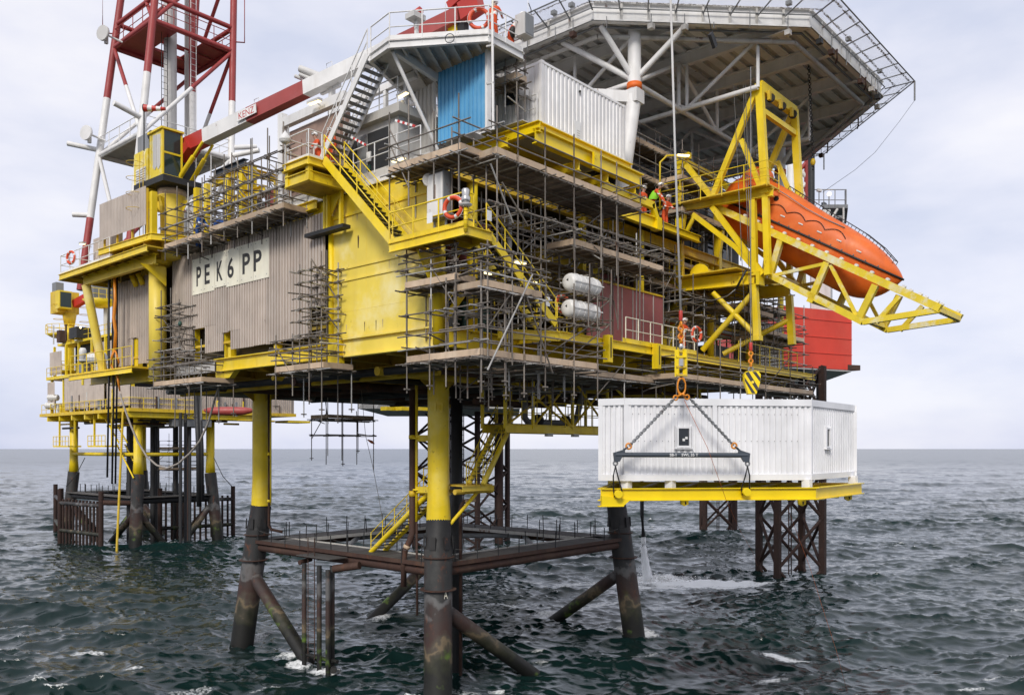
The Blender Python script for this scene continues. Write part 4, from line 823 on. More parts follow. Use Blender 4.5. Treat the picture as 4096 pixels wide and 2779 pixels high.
# GPS style cone antenna
t = thing('cone_antenna', 'white conical antenna on a short mast beside the landing', 'antenna', at(1141, 640, x=-8.1)); q = at(1141, 565, x=-8.1)
MB().tube([q, q+V3(0, 0, .10), q+V3(0, 0, .42)], [.24, .24, .02], 18).build('cone', 'white', t); MB().tube([q-V3(0, 0, .09), q-V3(0, 0, .0)], [.12, .24], 18).build('collar', 'grey_light', t); rod('mast', q-V3(0, 0, 1.15), q, 0.03, 'grey_light', t)
# warning bars
for (u0, v0, u1, v1, lb) in ((1408, 550, 1466, 582, 'red and white striped bar beside the yellow stair head'), (1583, 483, 1662, 506, 'red and white striped bar in front of the beige sheeting')):
    p = at(u0, v0, x=-6.1); q = at(u1, v1, x=-6.0); t = thing('warning_bar', lb, 'barrier', p)
    for i in range(8): bar('stripe', p.lerp(q, i/8), p.lerp(q, (i+1)/8-.002), 0.09, 0.09, 'red_flat' if i % 2 else 'white_flat', t)
# floodlights on brackets
def floodlight(label, p, d, mat='lamp_glow'):
    p = Vector(p); d = Vector(d); t = thing('strip_lamp', label, 'lamp', p); MB().bar(p-d*.5, p+d*.5, 0.22, 0.1).build('housing', 'grey_light', t); MB().bar(p-d*.44-V3(0, 0, .065), p+d*.44-V3(0, 0, .065), 0.15, 0.05).build('tube', mat, t)
    rod('bracket', p, p+V3(.5, 0, -.15), 0.02, 'grey_light', t)
floodlight('lit strip lamp on a bracket above the brown lockers', at(1258, 405, x=-6.3), V3(0, -.85, -.05)); floodlight('lit strip lamp behind the white prop of the muster platform', at(1612, 375, x=-5.4), V3(0, -.6, 0.05)); floodlight('lit strip lamp on the white deck edge beside the yellow stair', at(1595, 634, x=-6.2), V3(0, -.75, 0))
# sheeting
def sheeting(name, label, p, q, zb, zt, mat, pitch, dep, cat='wall', per=1):
    p = Vector(p); q = Vector(q); L_ = (q-p).length; n = max(1, round(L_/per)); t = thing(name, label, cat, (p.x, p.y, zb))
    for i in range(n):
        a = p.lerp(q, i/n); b_ = p.lerp(q, (i+1)/n-.003); MB().corr((a.x, a.y), (b_.x, b_.y), zb+random.uniform(-.02, .02), zt, pitch, dep).build('sheet', mat, t)
    return t
xb = -4.15
p0 = at(1752, 566, x=xb); p1 = at(1947, 512, x=xb); zbb = p1.z
sheeting('blue_sheeting', 'bright sky blue corrugated sheeting below the muster platform', (xb, p0.y), (xb, p1.y), zbb, 26.95, 'blue_sheet', 0.25, 0.05)
boxp('sheeting_post', (xb-.12, p1.y-.14, zbb-.1), (xb+.10, p1.y-.02, 27.0), 'white', MPF)
pg = at(1664, 590, x=xb+.1)
sheeting('beige_sheeting', 'weathered beige corrugated sheeting left of the blue sheeting', (xb+.1, pg.y), (xb-.05, p0.y+.05), zbb-.25, 26.6, 'white_dirty', 0.30, 0.07)
g0 = at(1972, 480, x=-2.3); g1 = at(2068, 480, x=-1.9)
sheeting('grey_sheeting', 'dull grey corrugated cabin wall with a dark window behind the small scaffold', (-2.3, g0.y), (-1.9, g1.y), 24.85, 27.1, 'cladding_light', 0.22, 0.04)
wq = at(2045, 375, x=-2.05); boxp('cabin_window', (wq.x-.06, wq.y-.33, 25.75), (wq.x+.1, wq.y+.3, 26.55), 'glass', MPF)
# container
CN = thing('shipping_container', 'white corrugated container perched on yellow beams at the platform edge', 'container', (-1.47, -7.57, 24.85))
cx0, cx1, cy0, cy1, cz0, cz1 = -1.47, 4.6, -7.57, -5.13, 24.85, 27.44
for x in (cx0, cx1-.16):
    for y in (cy0, cy1-.16):
        boxp('corner_post', (x, y, cz0), (x+.16, y+.16, cz1), 'white_box', CN)
        for z in (cz0-.01, cz1-.11): boxp('corner_casting', (x-.01, y-.01, z), (x+.17, y+.17, z+.12), 'white_box', CN)
for z in (cz0, cz1-.1):
    for y in (cy0+.01, cy1-.11): boxp('side_rail', (cx0+.16, y, z), (cx1-.16, y+.1, z+(.14 if z == cz0 else .1)), 'white_box', CN)
    for x in (cx0+.01, cx1-.11): boxp('end_rail', (x, cy0+.16, z), (x+.1, cy1-.16, z+(.14 if z == cz0 else .1)), 'white_box', CN)
MB().corr((cx0+.16, cy0+.07), (cx1-.16, cy0+.07), cz0+.13, cz1-.1, 0.277, 0.045).build('side_panel', 'white_box', CN)
MB().corr((cx1-.07, cy0+.16), (cx1-.07, cy1-.16), cz0+.13, cz1-.1, 0.25, 0.036).build('end_panel', 'white_box', CN)
MB().corr((cx0+.05, cy1-.16), (cx0+.05, cy0+.16), cz0+.13, cz1-.1, 0.25, 0.036).build('end_panel', 'white_box', CN)
boxp('roof', (cx0+.05, cy0+.05, cz1-.05), (cx1-.05, cy1-.05, cz1-.02), 'white_box', CN)
boxp('back_panel', (cx0+.05, cy1-.09, cz0+.1), (cx1-.05, cy1-.05, cz1-.05), 'white_box', CN)
q = at(2310, 525, y=cy0-.005); boxp('placard', q+V3(-.22, -.006, -.42), q+V3(.22, .004, .42), 'white_flat', CN)
for i in range(4): boxp('placard_mark', q+V3(-.05, -.012, -.30+.1*i), q+V3(.16, -.007, -.26+.1*i), 'grey_light', CN)
MB().tube([at(2320, 366, y=cy0-.04), at(2320, 366, y=cy0+.05)], 0.05, 10).build('vent_pipe', 'grey_dark', CN)
boxp('switch_box', (cx0-.2, -6.9, 26.15), (cx0-.0, -6.4, 26.5), 'white_box', CN)
# support beams
SB = thing('container_support', 'bright yellow I beams carrying the white container', 'beams', (-2, -7.7, 24))
ibeam('beam', (-2.35, -7.95, 24.05), (5.35, -7.95, 24.05), 0.30, 0.62, 'yellow_new', SB); ibeam('beam', (-1.9, -7.6, 24.62), (5.0, -7.6, 24.62), 0.26, 0.42, 'yellow_new', SB)
ibeam('beam', (-1.6, -5.2, 24.6), (5.0, -5.2, 24.6), 0.26, 0.46, 'yellow', SB)
ibeam('beam', (-2.2, -8.1, 24.40), (-2.2, 0.4, 24.40), 0.26, 0.44, 'yellow_new', SB); ibeam('beam', (-2.9, -7.0, 23.85), (-2.9, 0.6, 23.85), 0.26, 0.40, 'yellow', SB)
for x in (0.5, 2.6, 4.8): ibeam('beam', (x, -8.0, 23.55), (x, -3, 23.55), 0.24, 0.38, 'yellow', SB)
boxp('corner_pad', (-1.9, -7.9, 24.36), (-1.3, -7.3, 24.41), 'yellow_new', SB)
q = at(2376, 640, y=-8.12); boxp('bolt_bracket', q+V3(-.12, -.1, -.38), q+V3(.28, .0, .3), 'yellow_new', SB); MB().tube([q+V3(0, -.12, .1), q+V3(0, -.1, .1)], 0.1, 10).build('bolt', 'yellow', SB)
for x in (-2.6, 0.8, 4.6): bar('post', (x, -6.2, 22.6), (x, -6.2, 23.6), 0.22, 0.22, 'yellow', SB)
railing(SB, [V3(-1.62, -7.45, 24.95), V3(-1.62, -6.3, 24.95), V3(-1.7, -5.1, 24.95)], 'white', 1.1, 0.8, 0.024)
boxp('walk_plate', (-2.35, -7.3, 24.80), (-1.52, -5.0, 24.84), 'white_dirty', SB)
# upper deck edge girder on the right and deck strip to the lifeboat frame
UG = thing('upper_side_deck', 'yellow upper deck strip where the crew stand beside the lifeboat frame', 'deck', (8, -7, 22.8))
boxp('deck_plate', (1.5, -7.5, 22.78), (12.0, -5.0, 22.84), 'deck_under', UG); ibeam('edge_beam', (0.5, -7.55, 22.55), (7.3, -7.55, 22.55), 0.26, 0.55, 'yellow_new', UG); ibeam('edge_beam', (7.3, -7.45, 22.65), (11.7, -7.45, 22.65), 0.22, 0.34, 'yellow', UG)
boxp('end_block', (7.1, -7.75, 22.25), (7.5, -7.35, 22.85), 'yellow_new', UG); MB().bar((2.5, -7.6, 23.35), (6.9, -7.6, 23.35), 0.24, 0.34).build('bumper', 'yellow_new', UG); MB().bar((6.8, -7.6, 23.4), (7.25, -7.6, 22.7), 0.24, 0.28).build('bumper', 'yellow_new', UG)
for x in (2.6, 7.4): bar('post', (x, -6.6, 16.4), (x, -6.6, 22.4), 0.24, 0.24, 'yellow', UG)
boxp('back_screen', (3.0, -4.4, 22.84), (11.5, -4.3, 25.6), 'grey_dark', UG)
# ------------------------------------------------------------------ crane
KX, KY = -6.3, 13.75
CR = thing('pedestal_crane', 'yellow pedestal crane with glazed cab and red and white box boom', 'crane', (KX, KY, 16))
b = MB(); b.tube([(-6.55, 14.85, 15.4), (-6.55, 14.85, 21.75)], 0.45, 24); b.build('support_column', 'yellow_wall', CR)
b = MB(); b.tube([(-6.55, 14.85, 21.5), (-6.55, 14.85, 21.62), (-6.55, 14.85, 21.75)], [.6, .78, .78], 24); b.build('column_collar', 'yellow', CR)
b = MB(); b.tube([(KX, KY, 21.7), (KX, KY, 24.3), (KX, KY, 24.95), (KX, KY, 25.0)], [0.56, 0.60, 0.68, 0.74], 28); b.build('pedestal', 'yellow_wall', CR)
b = MB(); b.tube([(KX, KY, 25.6), (KX, KY, 25.92)], 0.72, 28); b.build('bearing_ring', 'timber', CR)
b = MB(); b.tube([(KX, KY, 25.92), (KX, KY, 26.2)], [.8, .8], 24); b.build('slew_gear', 'grey_dark', CR)
for a in (0.4, 2.2, 3.6, 5.2):
    d = V3(math.cos(a), math.sin(a), 0); MB().extrude([V3(KX, KY, 25.4)+d*.62, V3(KX, KY, 25.4)+d*1.0, V3(KX, KY, 24.7)+d*.58], V3(-d.y, d.x, 0)*.04).build('stiffener', 'yellow', CR)
b = MB(); b.prism([(-7.4, 12.5), (-5.3, 12.5), (-5.0, 15.2), (-7.5, 15.6)], 26.0, 26.32); b.build('slew_frame', 'grey_dark', CR)
# cab
cb = [(-7.3, 14.2), (-7.3, 12.75), (-6.25, 12.75), (-6.25, 14.2)]
MB().prism([(-7.3, 14.2), (-7.3, 12.85), (-6.25, 12.85), (-6.25, 14.2)], 26.35, 28.75).build('cab', 'yellow_chalk', CR)
boxp('cab_frame', (-7.32, 12.74, 26.25), (-6.23, 12.86, 26.42), 'yellow', CR); boxp('cab_roof', (-7.4, 12.68, 28.72), (-6.18, 14.25, 28.82), 'yellow', CR)
for x in (-7.32, -6.32): boxp('cab_post', (x, 12.75, 26.4), (x+.09, 12.84, 28.75), 'yellow', CR)
for (z0, z1) in ((26.42, 27.5), (27.6, 28.68)): boxp('cab_glass', (-7.22, 12.79, z0), (-6.33, 12.83, z1), 'glass_green', CR)
bar('cab_mullion', (-7.25, 12.78, 27.55), (-6.3, 12.78, 27.55), 0.05, 0.1, 'yellow', CR)
b = MB(); b.extrude([(-7.32, 13.0, 28.5), (-7.32, 13.38, 28.55), (-7.32, 13.38, 26.9), (-7.32, 13.2, 26.7), (-7.32, 13.0, 26.9)], (.03, 0, 0)); b.build('cab_window', 'grey_light', CR)
b = MB(); b.extrude([(-7.32, 13.42, 28.55), (-7.32, 13.8, 28.6), (-7.32, 13.8, 26.95), (-7.32, 13.6, 26.75), (-7.32, 13.42, 26.9)], (.03, 0, 0)); b.build('cab_window', 'grey_light', CR)
boxp('warning_plate', (-7.2, 12.60, 26.02), (-6.3, 12.63, 26.30), 'red_flat', CR)
# machinery house behind the cab
boxp('machine_house', (-7.3, 14.4, 25.3), (-5.3, 16.0, 28.1), 'yellow_chalk', CR)
boxp('louvre_panel', (-7.33, 14.6, 25.9), (-7.3, 15.7, 27.2), 'grey_light', CR)
for i in range(10): boxp('louvre', (-7.37, 14.65, 25.95+i*.125), (-7.33, 15.65, 26.02+i*.125), 'white', CR)
boxp('exhaust_box', (-7.2, 14.5, 28.1), (-6.2, 15.8, 29.0), 'grey_steel', CR); MB().tube([(-7.25, 14.2, 28.75), (-7.05, 14.25, 28.75)], .25, 16).build('fan', 'grey_dark', CR)
for z in (25.2, 26.0, 26.8, 27.6): MB().torus((-7.9, 14.6, z-.4), (0, 0, 1), 0.42, 0.015, 18, 5).build('ladder_hoop', 'yellow_dirty', CR)
for dx in (-.2, .2): rod('ladder_rail', (-7.55, 14.6+dx, 22.6), (-7.55, 14.6+dx, 27.2), .02, 'yellow_dirty', CR)
# boom
bp = [at(745, 588, x=-5.9), at(1842, 60, x=-3.6)]
def boom_pt(u): s = (u-745)/(1842-745); 
root = bp[0]; tip = bp[1]; bd = (tip-root).normalized(); Lb = (tip-root).length
def on_boom(u):
    lo, hi = 0.0, 1.0
    for _ in range(40):
        m = (lo+hi)/2; p = root.lerp(tip, m); r = p-CAM_LOC; tt = r.x*FWD[0]+r.y*FWD[1]; uu = CXP+FPX*(r.x*RGT[0]+r.y*RGT[1])/tt
        if uu < u: lo = m
        else: hi = m
    return lo
cuts = [0.0]+[on_boom(u) for u in (825, 1000, 1226, 1540)]+[1.0]
wid = lambda s: 0.74-0.16*s
for i in range(5):
    s0, s1 = cuts[i], cuts[i+1]; R = frame_mat(bd); vs = []
    for s in (s0, s1):
        c = root.lerp(tip, s)
        for a, e_ in ((-1, -1), (1, -1), (1, 1), (-1, 1)): vs.append(c+R @ V3(a*wid(s)*.36, e_*wid(s)*.5, 0))
    MB().add(vs, [(3, 2, 1, 0), (4, 5, 6, 7), (0, 1, 5, 4), (1, 2, 6, 5), (2, 3, 7, 6), (3, 0, 4, 7)]).build('boom_section', ('red', 'white', 'boom_red', 'white', 'boom_red')[i], CR)
sK = on_boom(1010); kp = root.lerp(tip, sK); R = frame_mat(bd)
sgn = R @ V3(1, 0, 0)
face = sgn if sgn.dot(CAM_LOC-kp) > 0 else -sgn
upv = R @ V3(0, 1, 0); upv = upv if upv.z > 0 else -upv
o_ = kp+face*0.36-bd*0.75-upv*.22
MB().extrude([o_, o_+bd*1.45, o_+bd*1.45+upv*.44, o_+upv*.44], -face*.03).build('name_plate', 'white', CR)
text('lettering', 'KENZ', axes(o_+face*.004+bd*.15+upv*.06, bd, upv, face), 0.32, 'red_flat', CR, w=1.15, h=0.32)
for u in (1020, 1310): 
    p = root.lerp(tip, on_boom(u))+upv*.4; MB().tube([p, p+upv*.3, p+upv*.3+bd*.35, p+bd*.35], .015, 5).build('boom_hoop', 'white', CR)
for s in (-.35, .35):
    p = V3(-6.0+s, 13.0, 25.75); q = root.lerp(tip, 0.10)+V3(s*.8, 0, -.35); pipe('luffing_cylinder', p, p.lerp(q, .62), .12, 'yellow', CR); pipe('luffing_rod', p.lerp(q, .6), q, .07, 'yellow', CR)
MB().bar(root+V3(0, .9, -.9), root+bd*.6-V3(0, 0, .1), .75, .5).build('boom_foot', 'red', CR)
boxp('boom_seat', (root.x-.35, root.y+.2, 26.2), (root.x+.6, root.y+1.4, 27.6), 'grey_dark', CR)
# boom head
hd = tip+bd*.1; MB().bar(hd, hd+bd*.9+V3(0, 0, .15), .5, .75).build('boom_head', 'red', CR)
MB().tube([tip-bd*2.6+upv*.9, tip-bd*2.0+upv*1.0], .15, 12).build('beacon', 'red', CR)
MB().tube([tip-bd*2.4+upv*.3, tip-bd*2.35+upv*.95], .05, 8).build('beacon_post', 'grey_dark', CR)
MB().bar(tip-bd*.5+upv*.5, tip+bd*.55+upv*.85, .35, .35).build('jib_nose', 'red', CR)
hk = thing('hook_block', 'striped yellow hook block hanging from the boom head behind the white railing', 'hook block', at(1818, 150, x=-3.6)); q = at(1818, 120, x=-3.5)
MB().bar(q+V3(0, 0, .25), q-V3(0, 0, .3), .3, .5).build('sheave_case', 'yellow', hk); MB().bar(q+V3(.0, -.5, .1), q+V3(0, -.5, -.35), .3, .35).build('weight', 'grey_dark', hk); rod('rope', q+V3(0, 0, .2), q+V3(0, 0, 1.4), .02, 'wire', hk)
for o in list(bpy.data.objects):
    if o.parent is CR and o.name.split('.')[0] in ('bearing_ring', 'slew_gear', 'slew_frame', 'cab', 'cab_frame', 'cab_roof', 'cab_post', 'cab_glass', 'cab_mullion', 'cab_window', 'warning_plate', 'machine_house', 'louvre_panel', 'louvre', 'exhaust_box', 'fan', 'stiffener', 'boom_seat', 'ladder_hoop'):
        o.matrix_basis = Matrix.Translation((0, 0, -.6)) @ o.matrix_basis; WM[o.name] = o.matrix_basis.copy()
# crane deck and left platforms
CD = thing('crane_deck', 'yellow walkway deck around the crane pedestal with corrugated wind screen', 'deck', (-7, 16, 22.5))
cdp = [(-8.0, 18.8), (-7.75, 13.1), (-5.9, 12.2), (-5.0, 12.2), (-5.0, 19)]
MB().prism(cdp, 22.62, 22.7).build('deck_plate', 'yellow_dirty', CD)
for i in range(2): ibeam('edge_beam', V3(*cdp[i], 22.55), V3(*cdp[i+1], 22.55), .16, .34, 'yellow', CD)
for y in (13.8, 15, 16.2, 17.4): ibeam('joist', (-7.8, y, 22.36), (-5.9, y, 22.36), .12, .26, 'yellow_under', CD)
MB().corr((-7.95, 18.75), (-7.82, 13.5), 23.2, 25.2, 0.17, 0.04).build('wind_screen', 'cladding', CD)
for y in (13.5, 15.2, 17, 18.6): bar('screen_post', (-7.75, y, 22.5), (-7.75, y, 25.1), .09, .09, 'yellow_dirty', CD)
bar('post', (-7.55, 13.25, 22.5), (-7.55, 13.25, 24.9), .28, .28, 'yellow', CD)
MB().tube([(-6.9, 14.9, 22.6), (-6.9, 14.9, 24.4)], .3, 16).build('white_duct', 'white', CD)
LPF = thing('side_platform', 'yellow cantilever platform at the far left end with white railings', 'platform', (-7, 20, 21.5))
MB().prism([(-8.0, 24.3), (-8.0, 13.0), (-5.9, 13.0), (-4.5, 24.3)], 22.0, 22.07).build('deck_plate', 'yellow_dirty', LPF)
ibeam('edge_beam', (-8.0, 13.0, 21.9), (-8.0, 24.3, 21.9), .16, .34, 'yellow', LPF); ibeam('edge_beam', (-8.0, 24.3, 21.9), (-4.5, 24.3, 21.9), .16, .34, 'yellow', LPF)
for y in np.arange(14, 24.3, 1.3): ibeam('joist', (-7.95, y, 21.88), (-5.5, y, 21.88), .12, .26, 'yellow_under', LPF)
ibeam('main_beam', (-7.3, 13.5, 21.55), (-7.3, 22.6, 21.55), .28, .56, 'yellow', LPF)
railing(LPF, [V3(-7.95, 17.5, 22.1), V3(-7.95, 24.25, 22.1), V3(-4.6, 24.25, 22.1)], 'white', 1.1, 1.3, .026, toe='white')
MB().corr((-7.2, 21.4), (-7.2, 17.6), 22.15, 23.85, 0.17, 0.04).build('wind_screen', 'cladding', LPF)
pipe('strut', (-7.3, 22.2, 21.3), (-6.3, 22.2, 16.2), .25, 'yellow_wall', LPF)
MB().extrude([(-6.5, 14.0, 21.3), (-7.9, 14.0, 21.3), (-6.5, 14.0, 20.3)], (0, .05, 0)).build('bracket', 'yellow', LPF)
for y in (17.5, 18.3): MB().tube([(-6.1, y, 20.0+.9), (-6.4, y, 21.5)], .16, 10).build('stub_brace', 'yellow', LPF)
# lower left platform
LL = thing('side_platform', 'lower yellow platform at the far left with railings below the corrugated wall', 'platform', (-7, 21, 16))
boxp('deck_plate', (-7.2, 16.5, 16.1), (-5.9, 25.0, 16.2), 'yellow_dirty', LL); ibeam('edge_beam', (-7.2, 16.5, 15.98), (-7.2, 25.0, 15.98), .16, .3, 'yellow', LL)
railing(LL, [V3(-7.15, 16.6, 16.2), V3(-7.15, 24.9, 16.2)], 'yellow', 1.1, 1.2, .026); ibeam('edge_beam', (-5.9, 21.5, 15.9), (-5.9, 25, 15.9), .2, .5, 'yellow', LL)
# ------------------------------------------------------------------ lattice tower
TW = thing('vent_tower', 'tall red and white lattice tower with two platforms rising behind the crane', 'tower', (0.5, 27.3, 22.5))
tc_ = V3(0.5, 27.3, 0)
def half(z): return 3.15+(z-31.8)/7.8*(-0.28)
def tctr(z): k_ = (z-31.8)/7.8; return V3(-.1+.75*k_, 27.1+.3*k_, z)
def tcor(i, z): h = half(z); sx, sy = ((-1, -1), (1, -1), (1, 1), (-1, 1))[i]; c = tctr(z); return V3(c.x+sx*h, c.y+sy*h, z)
bands = [(22.4, 27.4, 'red_tower'), (27.4, 35.9, 'white'), (35.9, 49.0, 'red_tower')]
for i in range(4):
    for (za, zb, m) in bands: pipe('leg', tcor(i, za), tcor(i, zb), .235, m, TW)
def split_brace(p, q, r):
    # painted in the tower's height bands
    zs = sorted((p.z, q.z)); cuts_ = [c for c in (27.4, 35.9) if zs[0] < c < zs[1]]
    pts = [p]+[p+(q-p)*((c-p.z)/(q.z-p.z)) for c in sorted(cuts_, reverse=p.z > q.z)]+[q]
    for a, c in zip(pts[:-1], pts[1:]):
        zm = (a.z+c.z)/2; m = 'white' if 27.4 < zm < 35.9 else 'red_tower'; pipe('brace', a, c, r, m, TW)
for (za, zb, kind) in ((22.6, 31.8, 'd'), (31.8, 39.6, 'd'), (39.6, 47.0, 'd')):
    for i in range(4):
        j = (i+1) % 4
        if i in (0, 3): split_brace(tcor(j if i == 0 else i, zb), tcor(i if i == 0 else j, za), .13)
        else: split_brace(tcor(i, zb), tcor(j, za), .13)
for (z, m) in ((31.8, 'white'), (39.6, 'red_tower'), (41.3, 'red_tower'), (47.0, 'red_tower')):
    for i in range(4): pipe('horizontal', tcor(i, z), tcor((i+1) % 4, z), .16, m, TW)
for (z, m) in ((31.85, 'white'), (39.65, 'red_tower')):
    h = half(z); c_ = tctr(z); x0, x1, y0, y1 = c_.x-h, c_.x+h, c_.y-h, c_.y+h; w_ = 1.9
    for a, c in (((x0, y0), (x0+w_, y1)), ((x1-w_, y0), (x1, y1)), ((x0+w_, y1-w_), (x1-w_, y1))): boxp('platform_plate', (*a, z+.02), (*c, z+.09), m if m != 'white' else 'white_dirty', TW)
    railing(TW, [V3(x0, y1, z+.1), V3(x0, y0, z+.1), V3(x1, y0, z+.1), V3(x1, y1, z+.1)], m, 1.1, 1.6, .03)
    for k in range(4): pipe('inner_beam', V3(x0+w_, y0+(y1-y0)*k/3, z-.1), V3(x1-w_*0.2, y0+(y1-y0)*(k+.4)/3.6, z-.1), .07, m, TW)
    for i in range(4): bar('edge_beam', tcor(i, z)+V3(0, 0, -.05), tcor((i+1) % 4, z)+V3(0, 0, -.05), .12, .35, m, TW)
pipe('vent_pipe', (tc_.x-.6, tc_.y-.9, 22.6), (tc_.x-.6, tc_.y-.9, 49), .42, 'grey_light', TW); pipe('vent_pipe', (tc_.x+1.3, tc_.y+.2, 22.6), (tc_.x+1.3, tc_.y+.2, 49), .28, 'white_dirty', TW); pipe('riser_pipe', (tc_.x+.9, tc_.y-1.1, 36.5), (tc_.x+.9, tc_.y-1.1, 49), .22, 'red_tower', TW); pipe('riser_pipe', (tc_.x+.9, tc_.y-1.1, 22.6), (tc_.x+.9, tc_.y-1.1, 36.5), .22, 'white', TW)
for (xx, yy) in ((tc_.x-1.3, tc_.y-1.5), (tc_.x+.5, tc_.y-2.0)):
    for d in (-.2, .2): rod('ladder_rail', (xx+d, yy, 31), (xx+d, yy, 44), .025, 'grey_dark' if xx < tc_.x else 'white', TW)
    for k in range(30): rod('ladder_rung', (xx-.2, yy, 31.3+k*.42), (xx+.2, yy, 31.3+k*.42), .016, 'grey_dark' if xx < tc_.x else 'white', TW)
for (i, z, dx, dy) in ((3, 32.2, -1.6, 1.3), (0, 32.8, -1.9, -.2), (1, 32.6, 1.6, -.6), (3, 27.6, -.9, .7), (1, 32.0, 1.2, -1.6)):
    p = tcor(i, z); pipe('outrigger', p, p+V3(dx, dy, .35 if z > 30 else 0), .17, 'white', TW)
for (i, z, z2) in ((3, 40.6, 45), (1, 40.3, 45)):
    p = tcor(i, z); d = V3(-.7, .5, 0) if i == 3 else V3(.6, -.5, 0); MB().tube([p, p+d, V3(p.x+d.x, p.y+d.y, z2), tcor(i, z2)], .05, 6).build('cable_frame', 'red_tower', TW)
for (u, v, t_, lb) in ((425, 140, 56, 'round grey dish antenna high on the red part of the tower'), (358, 537, 57, 'round white dish antenna on the tower beside the lower platform')):
    q = at(u, v, t=t_); t = thing('dish_antenna', lb, 'antenna', q); ax = V3(-.85, -.3, 0).normalized()
    MB().tube([q, q+ax*.18, q+ax*.34], [.25, .5, .5], 22).build('dish', 'grey_light' if v < 300 else 'white', t); rod('arm', q, q+V3(.9, -.4, -.3), .07, 'white', t); boxp('bracket', q+V3(-.1, -.1, -.6), q+V3(.1, .1, 0), 'grey_light', t)
# wind sock
q = at(576, 433, t=43.2); t = thing('wind_sock', 'red and white striped wind sock on a mast above the crane', 'wind sock', q-V3(0, 0, 2)); d = V3(RGT[0], RGT[1], -.04)
for i in range(5): MB().tube([q+d*(.22*i), q+d*(.22*(i+1))], [.19-.022*i, .19-.022*(i+1)], 14, i == 4).build('sock_band', 'red' if i % 2 == 0 else 'white', t)
rod('mast', q-V3(0, 0, 2.2), q+V3(0, 0, .1), .035, 'grey_dark', t); MB().torus(q, d, .19, .02, 14, 5).build('hoop', 'grey_dark', t)
# ------------------------------------------------------------------ helideck
HD = thing('helideck', 'big white octagonal helideck on a tubular truss with safety netting all round', 'helideck', (17.4, -.4, 29))
hc = V3(17.45, -.4, 0); ap = 12.7; hs = ap*math.tan(math.pi/8)
def octo(a, z):
    s = a*math.tan(math.pi/8); return [V3(hc.x+dx, hc.y+dy, z) for dx, dy in ((-a, -s), (-s, -a), (s, -a), (a, -s), (a, s), (s, a), (-s, a), (-a, s))]
ZH = 32.0
MB().prism([(p.x, p.y) for p in octo(ap-.05, 0)], ZH+.74, ZH+.88).build('deck_plate', 'grey_light', HD)
O8 = octo(ap, ZH)
for i in range(8):
    a, c = O8[i], O8[(i+1) % 8]; ibeam('perimeter_girder', a+V3(0, 0, .45), c+V3(0, 0, .45), .34, .9, 'white', HD)
    inn = octo(ap-.9, ZH-.25); pipe('gutter_pipe', inn[i], inn[(i+1) % 8], .12, 'white_dirty', HD)
    ou = octo(ap+.12, ZH+.02); rod('edge_conduit', ou[i], ou[(i+1) % 8], .035, 'grey_steel', HD)
def clipx(y): 
    dy = abs(y-hc.y); return ap if dy <= hs else ap-(dy-hs)
for k in range(-16, 17):
    y = hc.y+k*.78
    if abs(y-hc.y) > ap-.3: continue
    L_ = clipx(y)-.2; MB().prism([(0, 0)]*0 or [(hc.x-L_, y-.22), (hc.x+L_, y-.22), (hc.x+L_, y+.22), (hc.x-L_, y+.22)], ZH+.60, ZH+.735).build('deck_plank_rib', 'white', HD)
for x in (hc.x-9.5, hc.x-5.9, hc.x-2, hc.x+2, hc.x+5.9, hc.x+9.5):
    L_ = clipx(hc.y+(x-hc.x))-.2; ibeam('cross_girder', (x, hc.y-L_, ZH+.24), (x, hc.y+L_, ZH+.24), .3, .68, 'white', HD)
ZB = 29.6
def truss_x(y, x0, x1, n):
    pipe('lower_chord', (x0, y, ZB), (x1, y, ZB), .13, 'white', HD)
    for k in range(n+1):
        x = x0+(x1-x0)*k/n; pipe('truss_post', (x, y, ZB), (x, y, ZH), .10, 'white', HD)
        if k < n: x2 = x0+(x1-x0)*(k+1)/n; (pipe('truss_diagonal', (x, y, ZH), (x2, y, ZB), .1, 'white', HD) if k % 2 else pipe('truss_diagonal', (x, y, ZB), (x2, y, ZH), .1, 'white', HD))
def truss_y(x, y0, y1, n):
    pipe('lower_chord', (x, y0, ZB+.02), (x, y1, ZB+.02), .13, 'white', HD)
    for k in range(n+1):
        y = y0+(y1-y0)*k/n; pipe('truss_post', (x, y, ZB), (x, y, ZH), .09, 'white', HD)
        if k < n: y2 = y0+(y1-y0)*(k+1)/n; (pipe('truss_diagonal', (x, y, ZB), (x, y2, ZH), .1, 'white', HD) if k % 2 else pipe('truss_diagonal', (x, y, ZH), (x, y2, ZB), .1, 'white', HD))
truss_x(-6.5, 7.0, 24.0, 4); truss_x(5.7, 7.0, 24.0, 4); truss_y(11.5, -10.8, 9.0, 5); truss_y(20.0, -10.0, 9.0, 5); truss_y(7.0, -6.5, 8.0, 4)
for (x, y) in ((7.0, -6.5), (24.0, -6.5), (7.0, 5.7), (24.0, 5.7)):
    pipe('column', (x, y, 28.9), (x, y, ZH+.1), .33, 'white', HD); MB().tube([(x, y, 29.25), (x, y, 29.55)], .37, 20).build('column_band', 'orange', HD)
    sg = 1 if x < 10 else -1
    for (dx, dy) in ((-1.7*sg, .8), (.9*sg, -2.4), (-1.6*sg, 3.2), (3.0*sg, 2.5)): pipe('knee_brace', (x, y, 29.7), (x+dx, y+dy, ZH), .14, 'white', HD)
    p = V3(x, y, 28.95); ibq = V3(x-.5, y+.7, 22.6); pipe('column', p, ibq, .36, 'white', HD)
MB().bar((7.1, -6.4, 28.9), (2.6, -3.4, 28.6), .4, .55).build('tie_beam', 'white', HD); boxp('column_cap', (6.65, -6.85, 28.55), (7.35, -6.15, 29.2), 'white', HD)
